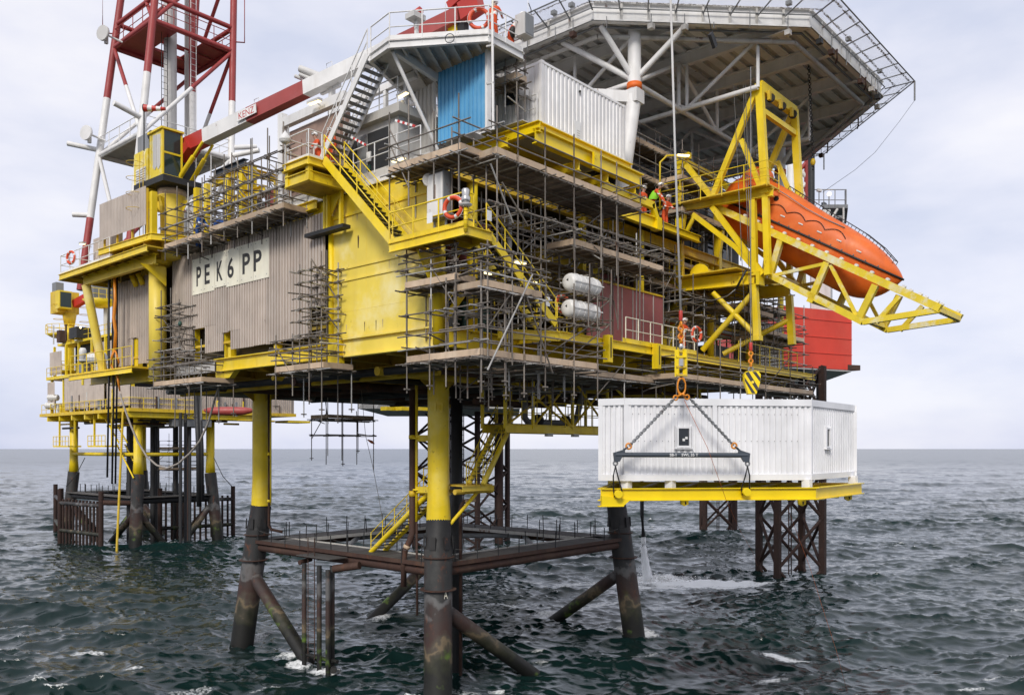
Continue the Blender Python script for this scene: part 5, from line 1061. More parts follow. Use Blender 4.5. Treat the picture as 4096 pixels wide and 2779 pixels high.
# safety net
oi = octo(ap+.2, ZH+.56); oo = octo(ap+1.65, ZH+.68)
for i in range(8):
    a, c, A, C_ = oi[i], oi[(i+1) % 8], oo[i], oo[(i+1) % 8]
    rod('net_rail', A, C_, .035, 'grey_steel', HD); rod('net_rail', a, c, .03, 'grey_steel', HD)
    n = 8
    for k in range(n+1): rod('net_outrigger', a.lerp(c, k/n)-V3(0, 0, .1), A.lerp(C_, k/n), .035, 'grey_steel', HD)
    MB().add([a, c, C_, A], [(0, 1, 2, 3)]).build('net_panel', 'net', HD)
for i in (1, 2, 3):
    for s in (.3, .7): 
        p = oi[i].lerp(oi[(i+1) % 8], s)-V3(0, 0, .5); MB().tube([p, p-V3(0, 0, .5), p-V3(0, 0, .5)+V3(.4, .2, 0)], .05, 6).build('drain_spout', 'rusty', HD)
for p in (oo[2], oo[3]): rod('drop_pipe', p, p-V3(0, 0, 1.1), .05, 'grey_steel', HD)
p = at(2850, 150, y=-11); t = thing('under_deck_lamp', 'dark floodlight slung below the near helideck edge', 'lamp', p); rod('rod', at(2828, 30, y=-11), p, .02, 'grey_dark', t); MB().bar(p+V3(-.2, 0, .1), p+V3(.25, 0, -.35), .15, .3).build('head', 'grey_dark', t)
# rim fittings: stiffeners, edge lamps, junction boxes and conduit drops along the edges in view
rh = random.Random(3)
for i in (0, 1, 2, 7):
    a, c = O8[i], O8[(i+1) % 8]; d = (c-a).normalized(); n_ = V3(d.y, -d.x, 0); n_ = n_ if n_.dot(a-V3(hc.x, hc.y, a.z)) > 0 else -n_
    for k in range(1, 8):
        p = a.lerp(c, k/8)+n_*.14; bar('girder_stiffener', p+V3(0, 0, .07), p+V3(0, 0, .83), .02, .12, 'white_dirty', HD, up=d)
    for k in range(6):
        p = a.lerp(c, (k+rh.uniform(.2, .8))/6); q_ = p+n_*.3+V3(0, 0, .95)
        if rh.random() < .6: boxp('edge_lamp', q_+V3(-.12, -.12, 0), q_+V3(.12, .12, .18), rh.choice(('grey_dark', 'grey_steel', 'yellow_dirty')), HD)
        e_ = p+n_*.2-V3(0, 0, rh.uniform(.1, .45)); rod('conduit_drop', e_, e_+V3(0, 0, rh.uniform(.3, .9)), .022, 'grey_steel', HD)
        if rh.random() < .5: boxp('junction_box', e_+V3(-.13, -.13, -.1), e_+V3(.13, .13, .14), rh.choice(('grey_dark', 'rusty', 'white_dirty')), HD)
    in_ = octo(ap-.45, ZH-.02)
    pipe('cable_tray', in_[i], in_[(i+1) % 8], .06, 'grey_steel', HD)
# hanging chain at the right
t = thing('hanging_chain', 'dark chain with hook hanging under the helideck at the right', 'chain', at(3255, 660, t=46)); a = at(3230, 160, t=46); c = at(3252, 640, t=46)
n = 46
for k in range(n): p = a.lerp(c, k/n); MB().torus(p, (1, .3*(k % 2), 0) if k % 2 else (0, 1, 0), .075, .022, 8, 5).build('chain_link', 'grey_dark', t)
MB().ball(c-V3(0, 0, .12), .14, 10, 8, (1, 1, 1.5)).build('swivel', 'yellow_dirty', t); MB().torus(c-V3(0, 0, .42), (0, 1, 0), .11, .04, 12, 6, 0.3, 5).build('hook', 'grey_dark', t)
# thin stays from the net corner
P_ = [oo[2]-V3(0, 0, 1.1), at(3597, 487, t=50), at(3500, 610, t=50), at(3420, 680, t=50), at(3290, 770, t=50)]
poly_pipe('stay_rope', P_, .012, 'wire', None, 4, P_[0], label='thin rope looping down from the helideck net corner at the right', cat='rope')
# ------------------------------------------------------------------ lifeboat launch frame
XN, XW = 12.3, 3.5
LF = thing('lifeboat_launch_frame', 'yellow sloping truss ramp and gantry that carries the orange lifeboat', 'launch frame', (13, -8, 20))
def nx(u, v, x=XN): return at(u, v, x=x)
def mem(p, q, w=.26, h=.30, mat='yellow_chalk', both=True, name='member', far=XW):
    bar(name, p, q, w, h, mat, LF)
    if both: bar(name, p+V3(far, 0, 0), q+V3(far, 0, 0), w, h, mat, LF)
T0, T1 = nx(2800, 800), nx(3762, 1234); B0, B1 = nx(3088, 1104), nx(3452, 1288)
mem(T0, T1, .30, .34, name='top_chord'); mem(B0, B1, .26, .30, name='bottom_chord'); mem(B1, nx(3755, 1240), .24, .26, name='end_chord')
mem(nx(3123, 962), nx(3084, 1096)); mem(nx(3309, 1050), nx(3240, 1210)); mem(nx(3503, 1140), nx(3440, 1268))
mem(nx(3322, 1060), nx(3426, 1262), .14, .16); mem(nx(3296, 1056), nx(3095, 1102), .14, .16); mem(nx(3600, 1185), nx(3505, 1290), .2, .2)
for (u, v) in ((3084, 1100), (3245, 1200), (3440, 1272), (3130, 960), (3752, 1238)): p = nx(u, v); bar('cross_beam', p, p+V3(XW, 0, 0), .2, .22, 'yellow', LF)
td = (T1-T0).normalized()
for s in np.linspace(.22, .99, 14):
    for x in (0, XW): p = T0.lerp(T1, s)+V3(x, 0, .24); MB().tube([p-V3(.12, 0, 0), p+V3(.12, 0, 0)], .075, 10).build('roller', 'white', LF)
# tower: posts, platform beams, diagonals
XT = 11.85
tx = lambda u, v: at(u, v, x=XT)
Y_ = 'yellow'
def mt(p, q, w=.28, h=.28, mat=Y_, far=True, name='member'):
    bar(name, p, q, w, h, mat, LF)
    if far: bar(name, p+V3(4.3, 0, 0), q+V3(4.3, 0, 0), w, h, mat, LF)
ibeam('platform_beam', tx(2668, 838), tx(3093, 768), .3, .42, Y_, LF); ibeam('platform_beam', tx(2668, 838)+V3(4.3, 0, 0), tx(3093, 768)+V3(4.3, 0, 0), .3, .42, Y_, LF)
ibeam('main_beam', tx(2560, 1160), tx(3018, 1112), .34, .62, Y_, LF); ibeam('main_beam', tx(2560, 1160)+V3(4.3, 0, 0), tx(3018, 1112)+V3(4.3, 0, 0), .34, .62, Y_, LF)
mt(tx(2718, 625), tx(2718, 838), .3, .34); mt(tx(2717, 838), tx(2722, 1135), .3, .34, name='post')
mt(tx(3037, 335), tx(3062, 775), .3, .36, name='gantry_post')
mt(tx(3063, 788), tx(3072, 1100), .28, .30, name='post'); mt(tx(3012, 800), tx(3020, 1102), .26, .28, name='post')
mt(tx(2718, 628), tx(2848, 790), .26, .26); mt(tx(2850, 790), tx(3030, 350), .26, .28); mt(tx(2718, 632), tx(2760, 622), .3, .3, far=False)
bar('portal_beam', tx(3037, 345), tx(3037, 345)+V3(4.3, 0, 0), .34, .5, Y_, LF); bar('portal_beam', tx(3043, 440)+V3(0, 0, 0), tx(3043, 440)+V3(4.3, 0, 0), .22, .26, Y_, LF)
for s in (.18, .5, .82): p = tx(3037, 335)+V3(4.3*s, -.25, -.25); MB().bar(p, p+V3(0, 0, -.45), .5, .14).build('sheave_bracket', 'yellow_dirty', LF); MB().tube([p+V3(-.05, 0, -.3), p+V3(.05, 0, -.3)], .22, 14).build('sheave', 'grey_dark', LF)
bar('tie_beam', tx(2718, 640), tx(2718, 640)+V3(4.3, 0, 0), .3, .3, Y_, LF)
mt(tx(2850, 828), tx(3052, 1098), .24, .26); mt(tx(2772, 858), tx(2945, 990), .2, .24); mt(tx(2945, 990), tx(3040, 1098), .2, .24, far=False)
mt(tx(3064, 792)+V3(.0, 1.3, 3.2), tx(3062, 800), .22, .22)
mt(tx(2735, 860), tx(2722, 1100)+V3(0, .3, 0), .22, .26); rod('jack', tx(2775, 870), tx(2745, 930), .12, Y_, LF)
mt(tx(3016, 1138), tx(3028, 1346), .30, .34, name='post'); boxp('post_foot', tx(3028, 1350)+V3(-.2, -.2, -.15), tx(3028, 1350)+V3(.25, .2, .1), Y_, LF)
pipe('strut', tx(2853, 1172), tx(3018, 1336), .14, Y_, LF); pipe('strut', tx(2810, 1400), tx(3005, 1180), .15, Y_, LF); pipe('strut', tx(2840, 1395)+V3(2.6, .6, 0), tx(3015, 1240)+V3(4.3, 0, 0), .14, Y_, LF); pipe('strut', tx(2560, 1300)+V3(2, 3, 0), tx(2853, 1172)+V3(4, 0, 0), .15, Y_, LF)
boxp('platform_plate', (XT-.6, tx(3093, 768).y, 24.62), (XT+.7, -5.2, 24.68), 'yellow_dirty', LF)
boxp('platform_plate', (XT-.7, tx(3010, 1112).y+.5, 20.72), (XT+4.3, -4.0, 20.78), 'yellow_dirty', LF)
ye = tx(3090, 768).y
railing(LF, [V3(XT-.65, -5.4, 24.65), V3(XT-.65, ye, 24.65), V3(XT+.75, ye, 24.65)], Y_, 1.15, 1.25, .024, mids=(.4, .78))
railing(LF, [V3(XT-.7, -4.4, 20.75), V3(XT-.7, -6.0, 20.75)], Y_, 1.1, 1.0, .024); railing(LF, [V3(XT-.4, -6.6, 20.75), V3(XT+2.4, -6.6, 20.75)], Y_, 1.1, 1.0, .024)
MB().tube([tx(2868, 1080)+V3(.4, 1.2, 0), tx(2868, 1080)+V3(1.5, 1.2, 0)], .42, 18).build('winch_drum', 'yellow_dirty', LF); MB().tube([tx(2868, 1080)+V3(.3, 1.2, 0), tx(2868, 1080)+V3(.42, 1.2, 0)], .55, 18).build('winch_flange', 'yellow', LF)
boxp('hinge_block', tx(3020, 1108)+V3(-.3, -.35, -.45), tx(3060, 1108)+V3(.35, .35, .3), Y_, LF)
# lamp post beside the tower
t = thing('lamp_post', 'slim yellow lamp post with glowing head beside the crew', 'lamp', at(2640, 840, x=9.6)); q0 = at(2640, 840, x=9.6); q1 = at(2640, 650, x=9.6); MB().tube([q0, q1, q1+V3(.25, -.25, .35), q1+V3(.9, -.7, .45)], .05, 8).build('post', 'yellow', t); MB().bar(q1+V3(.7, -.6, .42), q1+V3(1.2, -1.0, .42), .16, .07).build('head', 'lamp_glow', t)
# wire rope sling hanging below the main beam
P_ = [tx(2690, 1118), tx(2720, 1160), tx(2780, 1198), tx(2850, 1208), tx(2910, 1190), tx(2944, 1162)]
P_ = [p+V3(-.4, -.2, 0) for p in P_]
t = thing('wire_sling', 'loose steel wire sling looping under the launch frame beam', 'sling', P_[0]); MB().tube(P_, .03, 6).build('rope', 'wire', t); MB().tube([tx(2944, 1162)+V3(-.4, -.2, 0), tx(2985, 1085)+V3(-.4, -.2, 0)], .06, 8).build('strap', 'black_rubber', t)
for i, (u0, u1, tt) in enumerate(((2905, 2985, 0), (2943, 3005, 0), (2952, 3012, 0))):
    a = at(u0+30, 340, x=XT-.35); c = at(u1, 1400, x=XT-.9)
    poly_pipe('fall_wire', [a, c], .016, 'wire', None, 5, c, label='%s thin vertical wire falling past the yellow gantry' % ('leftmost', 'middle', 'rightmost')[i], cat='wire')
# ------------------------------------------------------------------ lifeboat (lofted hull)
LB = thing('lifeboat', 'bright orange enclosed free fall lifeboat pointing down the yellow ramp', 'lifeboat', at(3350, 1050, x=14.05))
bow = at(3612, 1118, x=14.05); dd = V3(0, td.y, td.z).normalized(); up_ = V3(0, dd.z, -dd.y); up_ = up_ if up_.z > 0 else -up_
Lh = 10.6; st = [0, .03, .10, .2, .35, .5, .62, .74, .84, .92, .97, 1.0]
wd_ = [.55, .95, 1.3, 1.46, 1.52, 1.5, 1.45, 1.32, 1.08, .72, .38, .04]
top = [.95, 1.35, 1.75, 1.85, 1.70, 1.42, 1.28, 1.12, .88, .55, .28, .03]
dep = [.55, .95, 1.25, 1.4, 1.5, 1.58, 1.66, 1.74, 1.74, 1.38, .78, .03]
def sec(i, part):
    c = bow-dd*Lh*(1-st[i]); P2 = []
    if part == 'hull':
        for k in range(13):
            a = math.pi*k/12; x = math.cos(a); y = math.sin(a); P2.append((wd_[i]*np.sign(x)*abs(x)**.75, -dep[i]*abs(y)**.8))
    else:
        for k in range(15):
            a = math.pi*k/14; x = math.cos(a); y = math.sin(a); P2.append((wd_[i]*.985*np.sign(x)*abs(x)**.62, top[i]*abs(y)**.85))
    return [c+V3(1, 0, 0)*p+up_*q for p, q in P2]
for part in ('hull', 'canopy'):
    b = MB(); S_ = [sec(i, part) for i in range(len(st))]; m = len(S_[0]); vs = [p for s in S_ for p in s]; b.smooth = True
    fs = [((i)*m+k, (i)*m+k+1, (i+1)*m+k+1, (i+1)*m+k) for i in range(len(st)-1) for k in range(m-1)]
    if part == 'canopy': fs = [f[::-1] for f in fs]
    b.add(vs, fs); b.add([p for p in S_[0]], [tuple(range(m))]); o = b.build(part, 'orange', LB)
    sm = o.modifiers.new('subsurf', 'SUBSURF'); sm.levels = 2; sm.render_levels = 2
    bm = bmesh.new(); bm.from_mesh(o.data); bmesh.ops.remove_doubles(bm, verts=bm.verts, dist=.001); bmesh.ops.recalc_face_normals(bm, faces=bm.faces); bm.to_mesh(o.data); bm.free()
for s in (-1, 1):
    pts = [bow-dd*Lh*(1-st[i])+V3(s*wd_[i]*1.015, 0, 0) for i in range(len(st))]; MB().tube(pts, .055, 8).build('fender_strip', 'black_rubber', LB)
    g = [bow-dd*Lh*(1-a)+V3(s*w2, 0, 0)+up_*h for a, w2, h in ((.10, 1.10, 1.52), (.22, 1.2, 1.56), (.35, 1.25, 1.40), (.47, 1.24, 1.18), (.58, 1.16, 1.08), (.68, .95, 1.06))]; MB().tube(g, .025, 6).build('grab_rail', 'grey_steel', LB)
    # becketed lifeline
    pts = []
    for k in range(61):
        a = .1+.62*k/60; i = np.interp(a, st, wd_); h = .62+.22*abs(math.sin(k/60*math.pi*6)); tp = np.interp(a, st, top); yy = min(.99, h/tp) ; xx = (1-yy**(2/.85))**.31 if yy < 1 else 0; pts.append(bow-dd*Lh*(1-a)+V3(s*(i*.985*xx+.03), 0, 0)+up_*h)
    MB().tube(pts, .018, 5).build('lifeline', 'black_rubber', LB)
    for a in (.1, .2, .3, .4, .5, .6, .7, .8):
        i = np.interp(a, st, wd_); tp = np.interp(a, st, top); h = .42 if a < .75 else .34; yy = h/tp; xx = (1-yy**(2/.85))**.31; p = bow-dd*Lh*(1-a)+V3(s*(i*.985*xx+.012), 0, 0)+up_*h; bar('reflective_tape', p-dd*.13, p+dd*.13, .02, .055, 'reflective', LB, up=up_)
# deck rail over the bow
rr = [bow-dd*Lh*(1-a)+V3(0, 0, 0)+up_*(np.interp(a, st, top)+.13) for a in (.30, .42, .55, .65, .75, .85, .93)]
for s in (-.28, .28):
    MB().tube([p+V3(s, 0, 0) for p in rr], .022, 6).build('bow_rail', 'grey_dark', LB)
for p in rr: rod('rail_stay', p+V3(-.28, 0, 0), p+V3(.28, 0, 0), .02, 'grey_dark', LB)
for a in np.linspace(.3, .93, 16):
    p = bow-dd*Lh*(1-a)+up_*(np.interp(a, st, top)+.12)
    for s in (-.28, .28): rod('rail_stay', p+V3(s, 0, 0), p+V3(s, 0, 0)-up_*.17, .016, 'grey_dark', LB)
# wheelhouse hump at the stern
p = bow-dd*Lh*.93+up_*1.62; MB().ball(p+dd*.4, .85, 16, 10, (.95, 1.0, .72)).build('wheelhouse', 'orange', LB)
for s in (-.42, .0, .42): MB().tube([p+V3(s, 0, 0)+dd*1.05+up_*.22, p+V3(s, 0, 0)+dd*1.16+up_*.2], .17, 12).build('porthole', 'glass', LB)
rod('aerial', p+up_*.6, p+up_*1.7+dd*.3, .015, 'grey_dark', LB); rod('aerial', p+up_*.6, p+up_*1.4-dd*.6, .015, 'grey_dark', LB)

# side hatch seam, windows and patch marks on the near flank
def flank(a, h, off=.012, s=-1):
    i = np.interp(a, st, wd_); tp = np.interp(a, st, top); yy = min(.98, h/tp); xx = (1-yy**(2/.85))**.31; return bow-dd*Lh*(1-a)+V3(s*(i*.985*xx+off), 0, 0)+up_*h
for s in (-1, 1):
    pass
    for a in (.16, .24, .32): MB().tube([flank(a, 1.05, -.03, s), flank(a, 1.05, .03, s)], .13, 14).build('porthole', 'glass', LB)
    for a in np.linspace(.12, .9, 15): p = flank(a, .10, .03, s); MB().tube([p-V3(.02, 0, 0), p+V3(.02, 0, 0)], .03, 8).build('fender_bolt', 'grey_steel', LB)
    pass
# ------------------------------------------------------------------ accommodation module hanging on the crane hook
PT = [at(2394, 0, t=27.45), at(2497, 0, t=27.0), at(3246, 0, t=27.8), at(3423, 0, t=31.5), at(2560, 0, t=32.6), at(2420, 0, t=31.5)]
CB = thing('accommodation_module', 'new white ribbed cabin module hanging from the crane sling', 'cabin', (PT[1].x, PT[1].y, 10.64))
zb, zt = 10.66, 13.33
cen = sum((V3(p.x, p.y, 0) for p in PT), V3(0, 0, 0))/len(PT)
MB().prism([(p.x, p.y) for p in PT], zt-.06, zt-.03).build('roof', 'white_clean', CB); MB().prism([(p.x, p.y) for p in PT], zb+.03, zb+.06).build('floor', 'white', CB)
for i in range(len(PT)):
    a = V3(PT[i].x, PT[i].y, 0); c = V3(PT[(i+1) % len(PT)].x, PT[(i+1) % len(PT)].y, 0); d = (c-a).normalized(); nrm = V3(d.y, -d.x, 0)
    if nrm.dot(a-cen) < 0: nrm = -nrm
    bar('top_rail', a+V3(0, 0, zt-.11)-nrm*.06, c+V3(0, 0, zt-.11)-nrm*.06, .14, .22, 'white_clean', CB); bar('bottom_rail', a+V3(0, 0, zb+.10)-nrm*.06, c+V3(0, 0, zb+.10)-nrm*.06, .14, .20, 'white_clean', CB)
    bar('corner_post', a-nrm*.07+d*.07+V3(0, 0, zb+.2), a-nrm*.07+d*.07+V3(0, 0, zt-.22), .15, .15, 'white_clean', CB, up=nrm)
    segs = [(0.09, (c-a).length-.09)]
    if i == 1:
        m = (at(2860, 0, t=27.4)-PT[1]).length; segs = [(.09, m-.09), (m+.05, (c-a).length-.09)]
        bar('middle_post', a+d*(m-.02)-nrm*.07+V3(0, 0, zb+.2), a+d*(m-.02)-nrm*.07+V3(0, 0, zt-.22), .15, .15, 'white_clean', CB, up=nrm)
    for (s0, s1) in segs:
        MB().corr(tuple((a+d*s0-nrm*.085)[:2]), tuple((a+d*s1-nrm*.085)[:2]), zb+.2, zt-.22, .2, .062, nrm=nrm, duty=.40).build('wall_panel', 'white_clean', CB)
        n = int((s1-s0)/.2)
        if i in (1, 2):
            for z in (12.83, 11.95):
                for k in range(n):
                    p = a+d*(s0+.2*(k+.02))-nrm*.065+V3(0, 0, z); MB().tube([p, p+nrm*.012], .013, 6).build('screw', 'grey_steel', CB)
def window(c, d, nrm, w, h):
    f = MB(); 
    for s in (-1, 1): f.bar(c+d*s*(w/2+.035)-V3(0, 0, h/2+.07), c+d*s*(w/2+.035)+V3(0, 0, h/2+.07), .05, .09, up=nrm); f.bar(c-d*(w/2+.07)+V3(0, 0, s*(h/2+.035)), c+d*(w/2+.07)+V3(0, 0, s*(h/2+.035)), .07, .06)
    o = f.build('window', 'white_clean', CB); g = MB(); q = c-nrm*.0; g.extrude([q-d*w/2-V3(0, 0, h/2), q+d*w/2-V3(0, 0, h/2), q+d*w/2+V3(0, 0, h/2), q-d*w/2+V3(0, 0, h/2)], -nrm*.02); g.build('pane', 'glass', o)
    s = MB(); s.bar(c-d*(w/2+.14)-V3(0, 0, h/2+.1)+nrm*.03, c+d*(w/2+.14)-V3(0, 0, h/2+.1)+nrm*.03, .1, .03); s.build('sill', 'white_clean', o)
    fr_ = MB()
    for s_ in (-1, 1): fr_.bar(c+d*s_*(w/2+.1)-V3(0, 0, h/2+.1), c+d*s_*(w/2+.1)+V3(0, 0, h/2+.1), .03, .1, up=nrm)
    fr_.build('frame', 'white_clean', o); return o
d1 = (PT[2]-PT[1]); d1 = V3(d1.x, d1.y, 0).normalized(); n1 = V3(d1.y, -d1.x, 0); n1 = n1 if n1.dot(V3(*PT[1][:2], 0)-cen) > 0 else -n1
wv = window(V3(*at(2735, 0, t=27.25)[:2], 12.08)-n1*.005, d1, n1, .34, .55)
d2 = (PT[3]-PT[2]); d2 = V3(d2.x, d2.y, 0).normalized(); n2 = V3(d2.y, -d2.x, 0); n2 = n2 if n2.dot(V3(*PT[2][:2], 0)-cen) > 0 else -n2
window(V3(*(PT[2]+(PT[3]-PT[2])*.34)[:2], 12.08)-n2*.005, d2, n2, .30, .58)
q = V3(*at(2738, 0, t=27.25)[:2], 12.05)+n1*.012
for (a, z) in ((-.03, -.06), (.06, .0)): MB().extrude([q+d1*(a-.04)+V3(0, 0, z-.04), q+d1*(a+.04)+V3(0, 0, z-.04), q+d1*(a+.04)+V3(0, 0, z+.04), q+d1*(a-.04)+V3(0, 0, z+.04)], n1*.003).build('label_sheet', 'reflective', CB)
# yellow skid frame under the cabin
SK = thing('lifting_skid', 'bright yellow lifting skid frame below the white hanging cabin', 'skid frame', (PT[1].x, PT[1].y, 10.2))
S0 = V3(*at(2404, 0, t=26.85)[:2], 0); S1 = V3(*at(3262, 0, t=27.55)[:2], 0); S2 = V3(*at(3445, 0, t=31.2)[:2], 0); S3 = V3(*at(2470, 0, t=32.4)[:2], 0)
zk0, zk1 = 10.10, 10.42; zm = (zk0+zk1)/2-.03
for a, c in ((S0, S1), (S1, S2), (S2, S3), (S3, S0)): ibeam('edge_beam', a+V3(0, 0, zm), c+V3(0, 0, zm), .22, .40, 'yellow_new', SK)
sd = (S1-S0).normalized(); nn = V3(sd.y, -sd.x, 0); nn = nn if nn.dot(S0-cen) > 0 else -nn
MB().extrude([S0+nn*.12+V3(0, 0, zk0+.1), S0+sd*.95+nn*.12+V3(0, 0, zk0-.03), S0+sd*.72+nn*.12+V3(0, 0, zk0-.22), S0+nn*.12+V3(0, 0, zk0-.24)], -nn*.24).build('haunch', 'yellow_new', SK)
bar('haunch_flange', S0+nn*0+V3(0, 0, zk0-.24)-sd*.1, S0+sd*.72+V3(0, 0, zk0-.235), .26, .03, 'yellow_new', SK)
for k in range(1, 6): ibeam('cross_beam', S0.lerp(S1, k/6)+V3(0, 0, zm), S3.lerp(S2, k/6)+V3(0, 0, zm), .18, .34, 'yellow_new', SK)
LUG = [V3(*at(2471, 0, t=26.7)[:2], 10.26), V3(*at(2982, 0, t=27.15)[:2], 10.30)]
for p in LUG:
    MB().tube([p-nn*.1, p+nn*.17], .125, 22).build('lifting_trunnion', 'yellow_new', SK)
for (u, tt) in ((2736, 28.4), (3205, 28.4), (3390, 31.2)):
    p = V3(*at(u, 0, t=tt)[:2], zk0-.02); b = MB(); b.extrude([p-sd*.16+V3(0, 0, .1), p+sd*.16+V3(0, 0, .1), p+sd*.13-V3(0, 0, .26), p+sd*.0-V3(0, 0, .32), p-sd*.13-V3(0, 0, .26)], nn*.08); b.build('pad_eye', 'yellow_new', SK)
    boxp('shackle', p+V3(-.05, -.1, -.26), p+V3(.05, .1, -.16), 'grey_dark', SK)
for (p, f) in ((S0+sd*.9, .0), (S1-sd*.15, 0), (S2-d2*.5, 0), (S0.lerp(S1, .33), 0)): boxp('foot_pad', p-nn*.3+V3(-.13, -.13, zk1-.06), p-nn*.3+V3(.13, .13, zb+.03), 'white_clean', SK)
b = MB(); b.extrude([S0.lerp(S3, .4)+V3(0, 0, zk1-.2), S1.lerp(S2, .4)+V3(0, 0, zk1-.2), S1.lerp(S2, .95)+V3(0, 0, zk1-.2), S0.lerp(S3, .95)+V3(0, 0, zk1-.2)], (0, 0, .03)); b.build('bottom_plate', 'yellow_dirty', SK)
for k in (.3, .6): rod('service_pipe', S0.lerp(S3, k)+sd*2+V3(0, 0, zk0-.12), S1.lerp(S2, k)-sd*.2+V3(0, 0, zk0-.12), .035, 'grey_light', SK)
# spreader bar
tb = 26.35
A_ = at(2462, 1818, t=tb); B_ = at(2990, 1820, t=tb+.4)
SP = thing('spreader_bar', 'dark grey lifting spreader bar lettered SB-1 SWL 35 T', 'spreader bar', A_)
sx_ = (B_-A_).normalized(); pipe('tube', A_, B_, .078, 'slate', SP); fn = V3(sx_.y, -sx_.x, 0); fn = fn if fn.dot(CAM_LOC-A_) > 0 else -fn
for p, s in ((A_, 1), (B_, -1)):
    MB().extrude([p-sx_*.07*s+V3(0, 0, .06)-fn*.06, p+sx_*.28*s+V3(0, 0, .17)-fn*.06, p+sx_*.30*s+V3(0, 0, .08)-fn*.06, p+sx_*.12*s-V3(0, 0, .22)-fn*.06, p-sx_*.04*s-V3(0, 0, .22)-fn*.06], fn*.12).build('end_plate', 'slate', SP)
u1 = at(2676, 1819, t=tb+.1)
text('lettering', 'SB-1    SWL 35 T', axes(u1+fn*.079-V3(0, 0, .035), sx_, (0, 0, 1), fn), .07, 'white_flat', SP, w=.92, h=.085, bold=.015)
# chains and links
def chain(name, label, a, c, n, R_, r_, mat, wrap=None, cat='chain'):
    t = thing(name, label, cat, c); d = (c-a); L_ = d.length/n; d.normalize(); s1 = d.cross(V3(0, 0, 1)).normalized(); s2 = d.cross(s1)
    for k in range(n):
        p = a+d*L_*(k+.5); ax = s1 if k % 2 else s2; M_ = frame_mat(ax); b = MB(); b.torus((0, 0, 0), (0, 0, 1), R_, r_, 12, 6)
        y_ = d; x_ = y_.cross(ax).normalized(); vs = [p+x_*v[0]*.75+y_*v[1]*(L_*.5+r_*1.1)/(R_)*.98+ax*v[2] for v in b.v]; b.v = [tuple(v) for v in vs]; b.build('chain_link', mat, t)
    return t
ML = at(2726, 1545, t=26.4); 
ca = at(2697, 1594, t=26.4); cbb = at(2762, 1596, t=26.5); ea = at(2520, 1780, t=26.35); eb = at(2932, 1778, t=26.7)
chain('sling_chain', 'left steel chain leg of the sling above the spreader bar', ca, ea, 26, .055, .021, 'grey_steel'); chain('sling_chain', 'right steel chain leg of the sling above the spreader bar', cbb, eb, 26, .055, .021, 'grey_steel')
for (p, lb) in ((ea, 'orange coupling link at the left end of the sling chain'), (eb, 'orange coupling link at the right end of the sling chain')):
    t = thing('coupling_link', lb, 'link', p); q = (A_+sx_*.25+V3(0, 0, .14)) if p is ea else (B_-sx_*.25+V3(0, 0, .14)); d = (q-p).normalized()
    MB().torus(p+d*.05, fn, .085, .03, 16, 7).build('link', 'orange_link', t); MB().torus(p+d*.16, fn.cross(d), .06, .025, 14, 6).build('shackle', 'slate', t); MB().tube([p+d*.2, q], .035, 8).build('shackle_bow', 'slate', t)
t = thing('master_link', 'orange master link gathering the two chain legs', 'link', ML); b = MB(); b.torus((0, 0, 0), (0, 0, 1), .15, .032, 20, 8)
b.v = [tuple(ML+sx_*v[0]*.85+V3(0, 0, 1)*v[1]*1.75+fn*v[2]) for v in b.v]; b.build('link', 'orange_link', t)
for (p, s) in ((ca, -1), (cbb, 1)):
    d = (p-(ML-V3(0, 0, .24))).normalized(); 
    for k in range(2): MB().torus(ML-V3(0, 0, .24)+d*(.08+.14*k), fn if k else fn.cross(d), .07, .028, 14, 6).build('sub_link', 'orange_link', t)
for i, (p, q) in enumerate(((A_-V3(0, 0, .24), LUG[0]), (B_-V3(0, 0, .24), LUG[1]))):
    t = thing('grommet_sling', '%s dark wire grommet between spreader bar and skid' % ('left', 'right')[i], 'sling', q); p2 = p-V3(0, 0, .12)
    for s in (-1, 1): MB().tube([p2, p2+sx_*s*.07-V3(0, 0, .3), q+sx_*s*.135+V3(0, 0, .1), q+sx_*s*.10-V3(0, 0, .1)], .024, 6).build('wire_leg', 'grey_dark', t)
    MB().torus(p-V3(0, 0, .03), fn, .065, .028, 12, 6).build('shackle', 'grey_steel', t)
# hook block, swivel and hoist rope
HB = thing('crane_hook_block', 'yellow framed crane hook block above the master link', 'hook block', at(2726, 1500, t=26.4)); h0 = at(2724, 1452, t=26.4)
for s in (-1, 1): bar('side_plate', h0+sx_*.13*s-V3(0, 0, .42), h0+sx_*.13*s+V3(0, 0, .42), .05, .14, 'yellow_new', HB)
for z in (-.12, .2, -.38): bar('cross_plate', h0-sx_*.16+V3(0, 0, z), h0+sx_*.16+V3(0, 0, z), .16, .06, 'yellow_dirty' if z < 0 else 'yellow_new', HB)
boxp('axle_box', h0+V3(-.1, -.1, -.1), h0+V3(.1, .1, .12), 'chrome', HB)
MB().tube([h0-V3(0, 0, .42), h0-V3(0, 0, .58), h0-V3(0, 0, .66)+sx_*.09, h0-V3(0, 0, .78)+sx_*.08, h0-V3(0, 0, .82), h0-V3(0, 0, .76)-sx_*.08], .05, 10).build('hook', 'grey_dark', HB)
MB().ball(h0+V3(0, 0, .52), .075, 12, 8, (1, 1, 1.6)).build('swivel', 'chrome', HB)
h1 = at(2723, 1376, t=26.4)
for k in range(5): MB().torus(h1+V3(0, 0, .1+.13*k), fn if k % 2 else sx_, .075, .035, 14, 6).build('pendant_link', 'orange_link', HB)
pipe('rope_socket', h1+V3(0, 0, .75), h1+V3(0, 0, 1.05), .06, 'red', HB)
hp = h1+V3(0, 0, 1.0); poly_pipe('hoist_rope', [hp, at(2700, 600, t=26.4), at(2678, -160, t=26.4)], .036, 'grey_light', None, 8, hp, label='thick pale hoist rope rising from the hook block out of the picture', cat='rope')
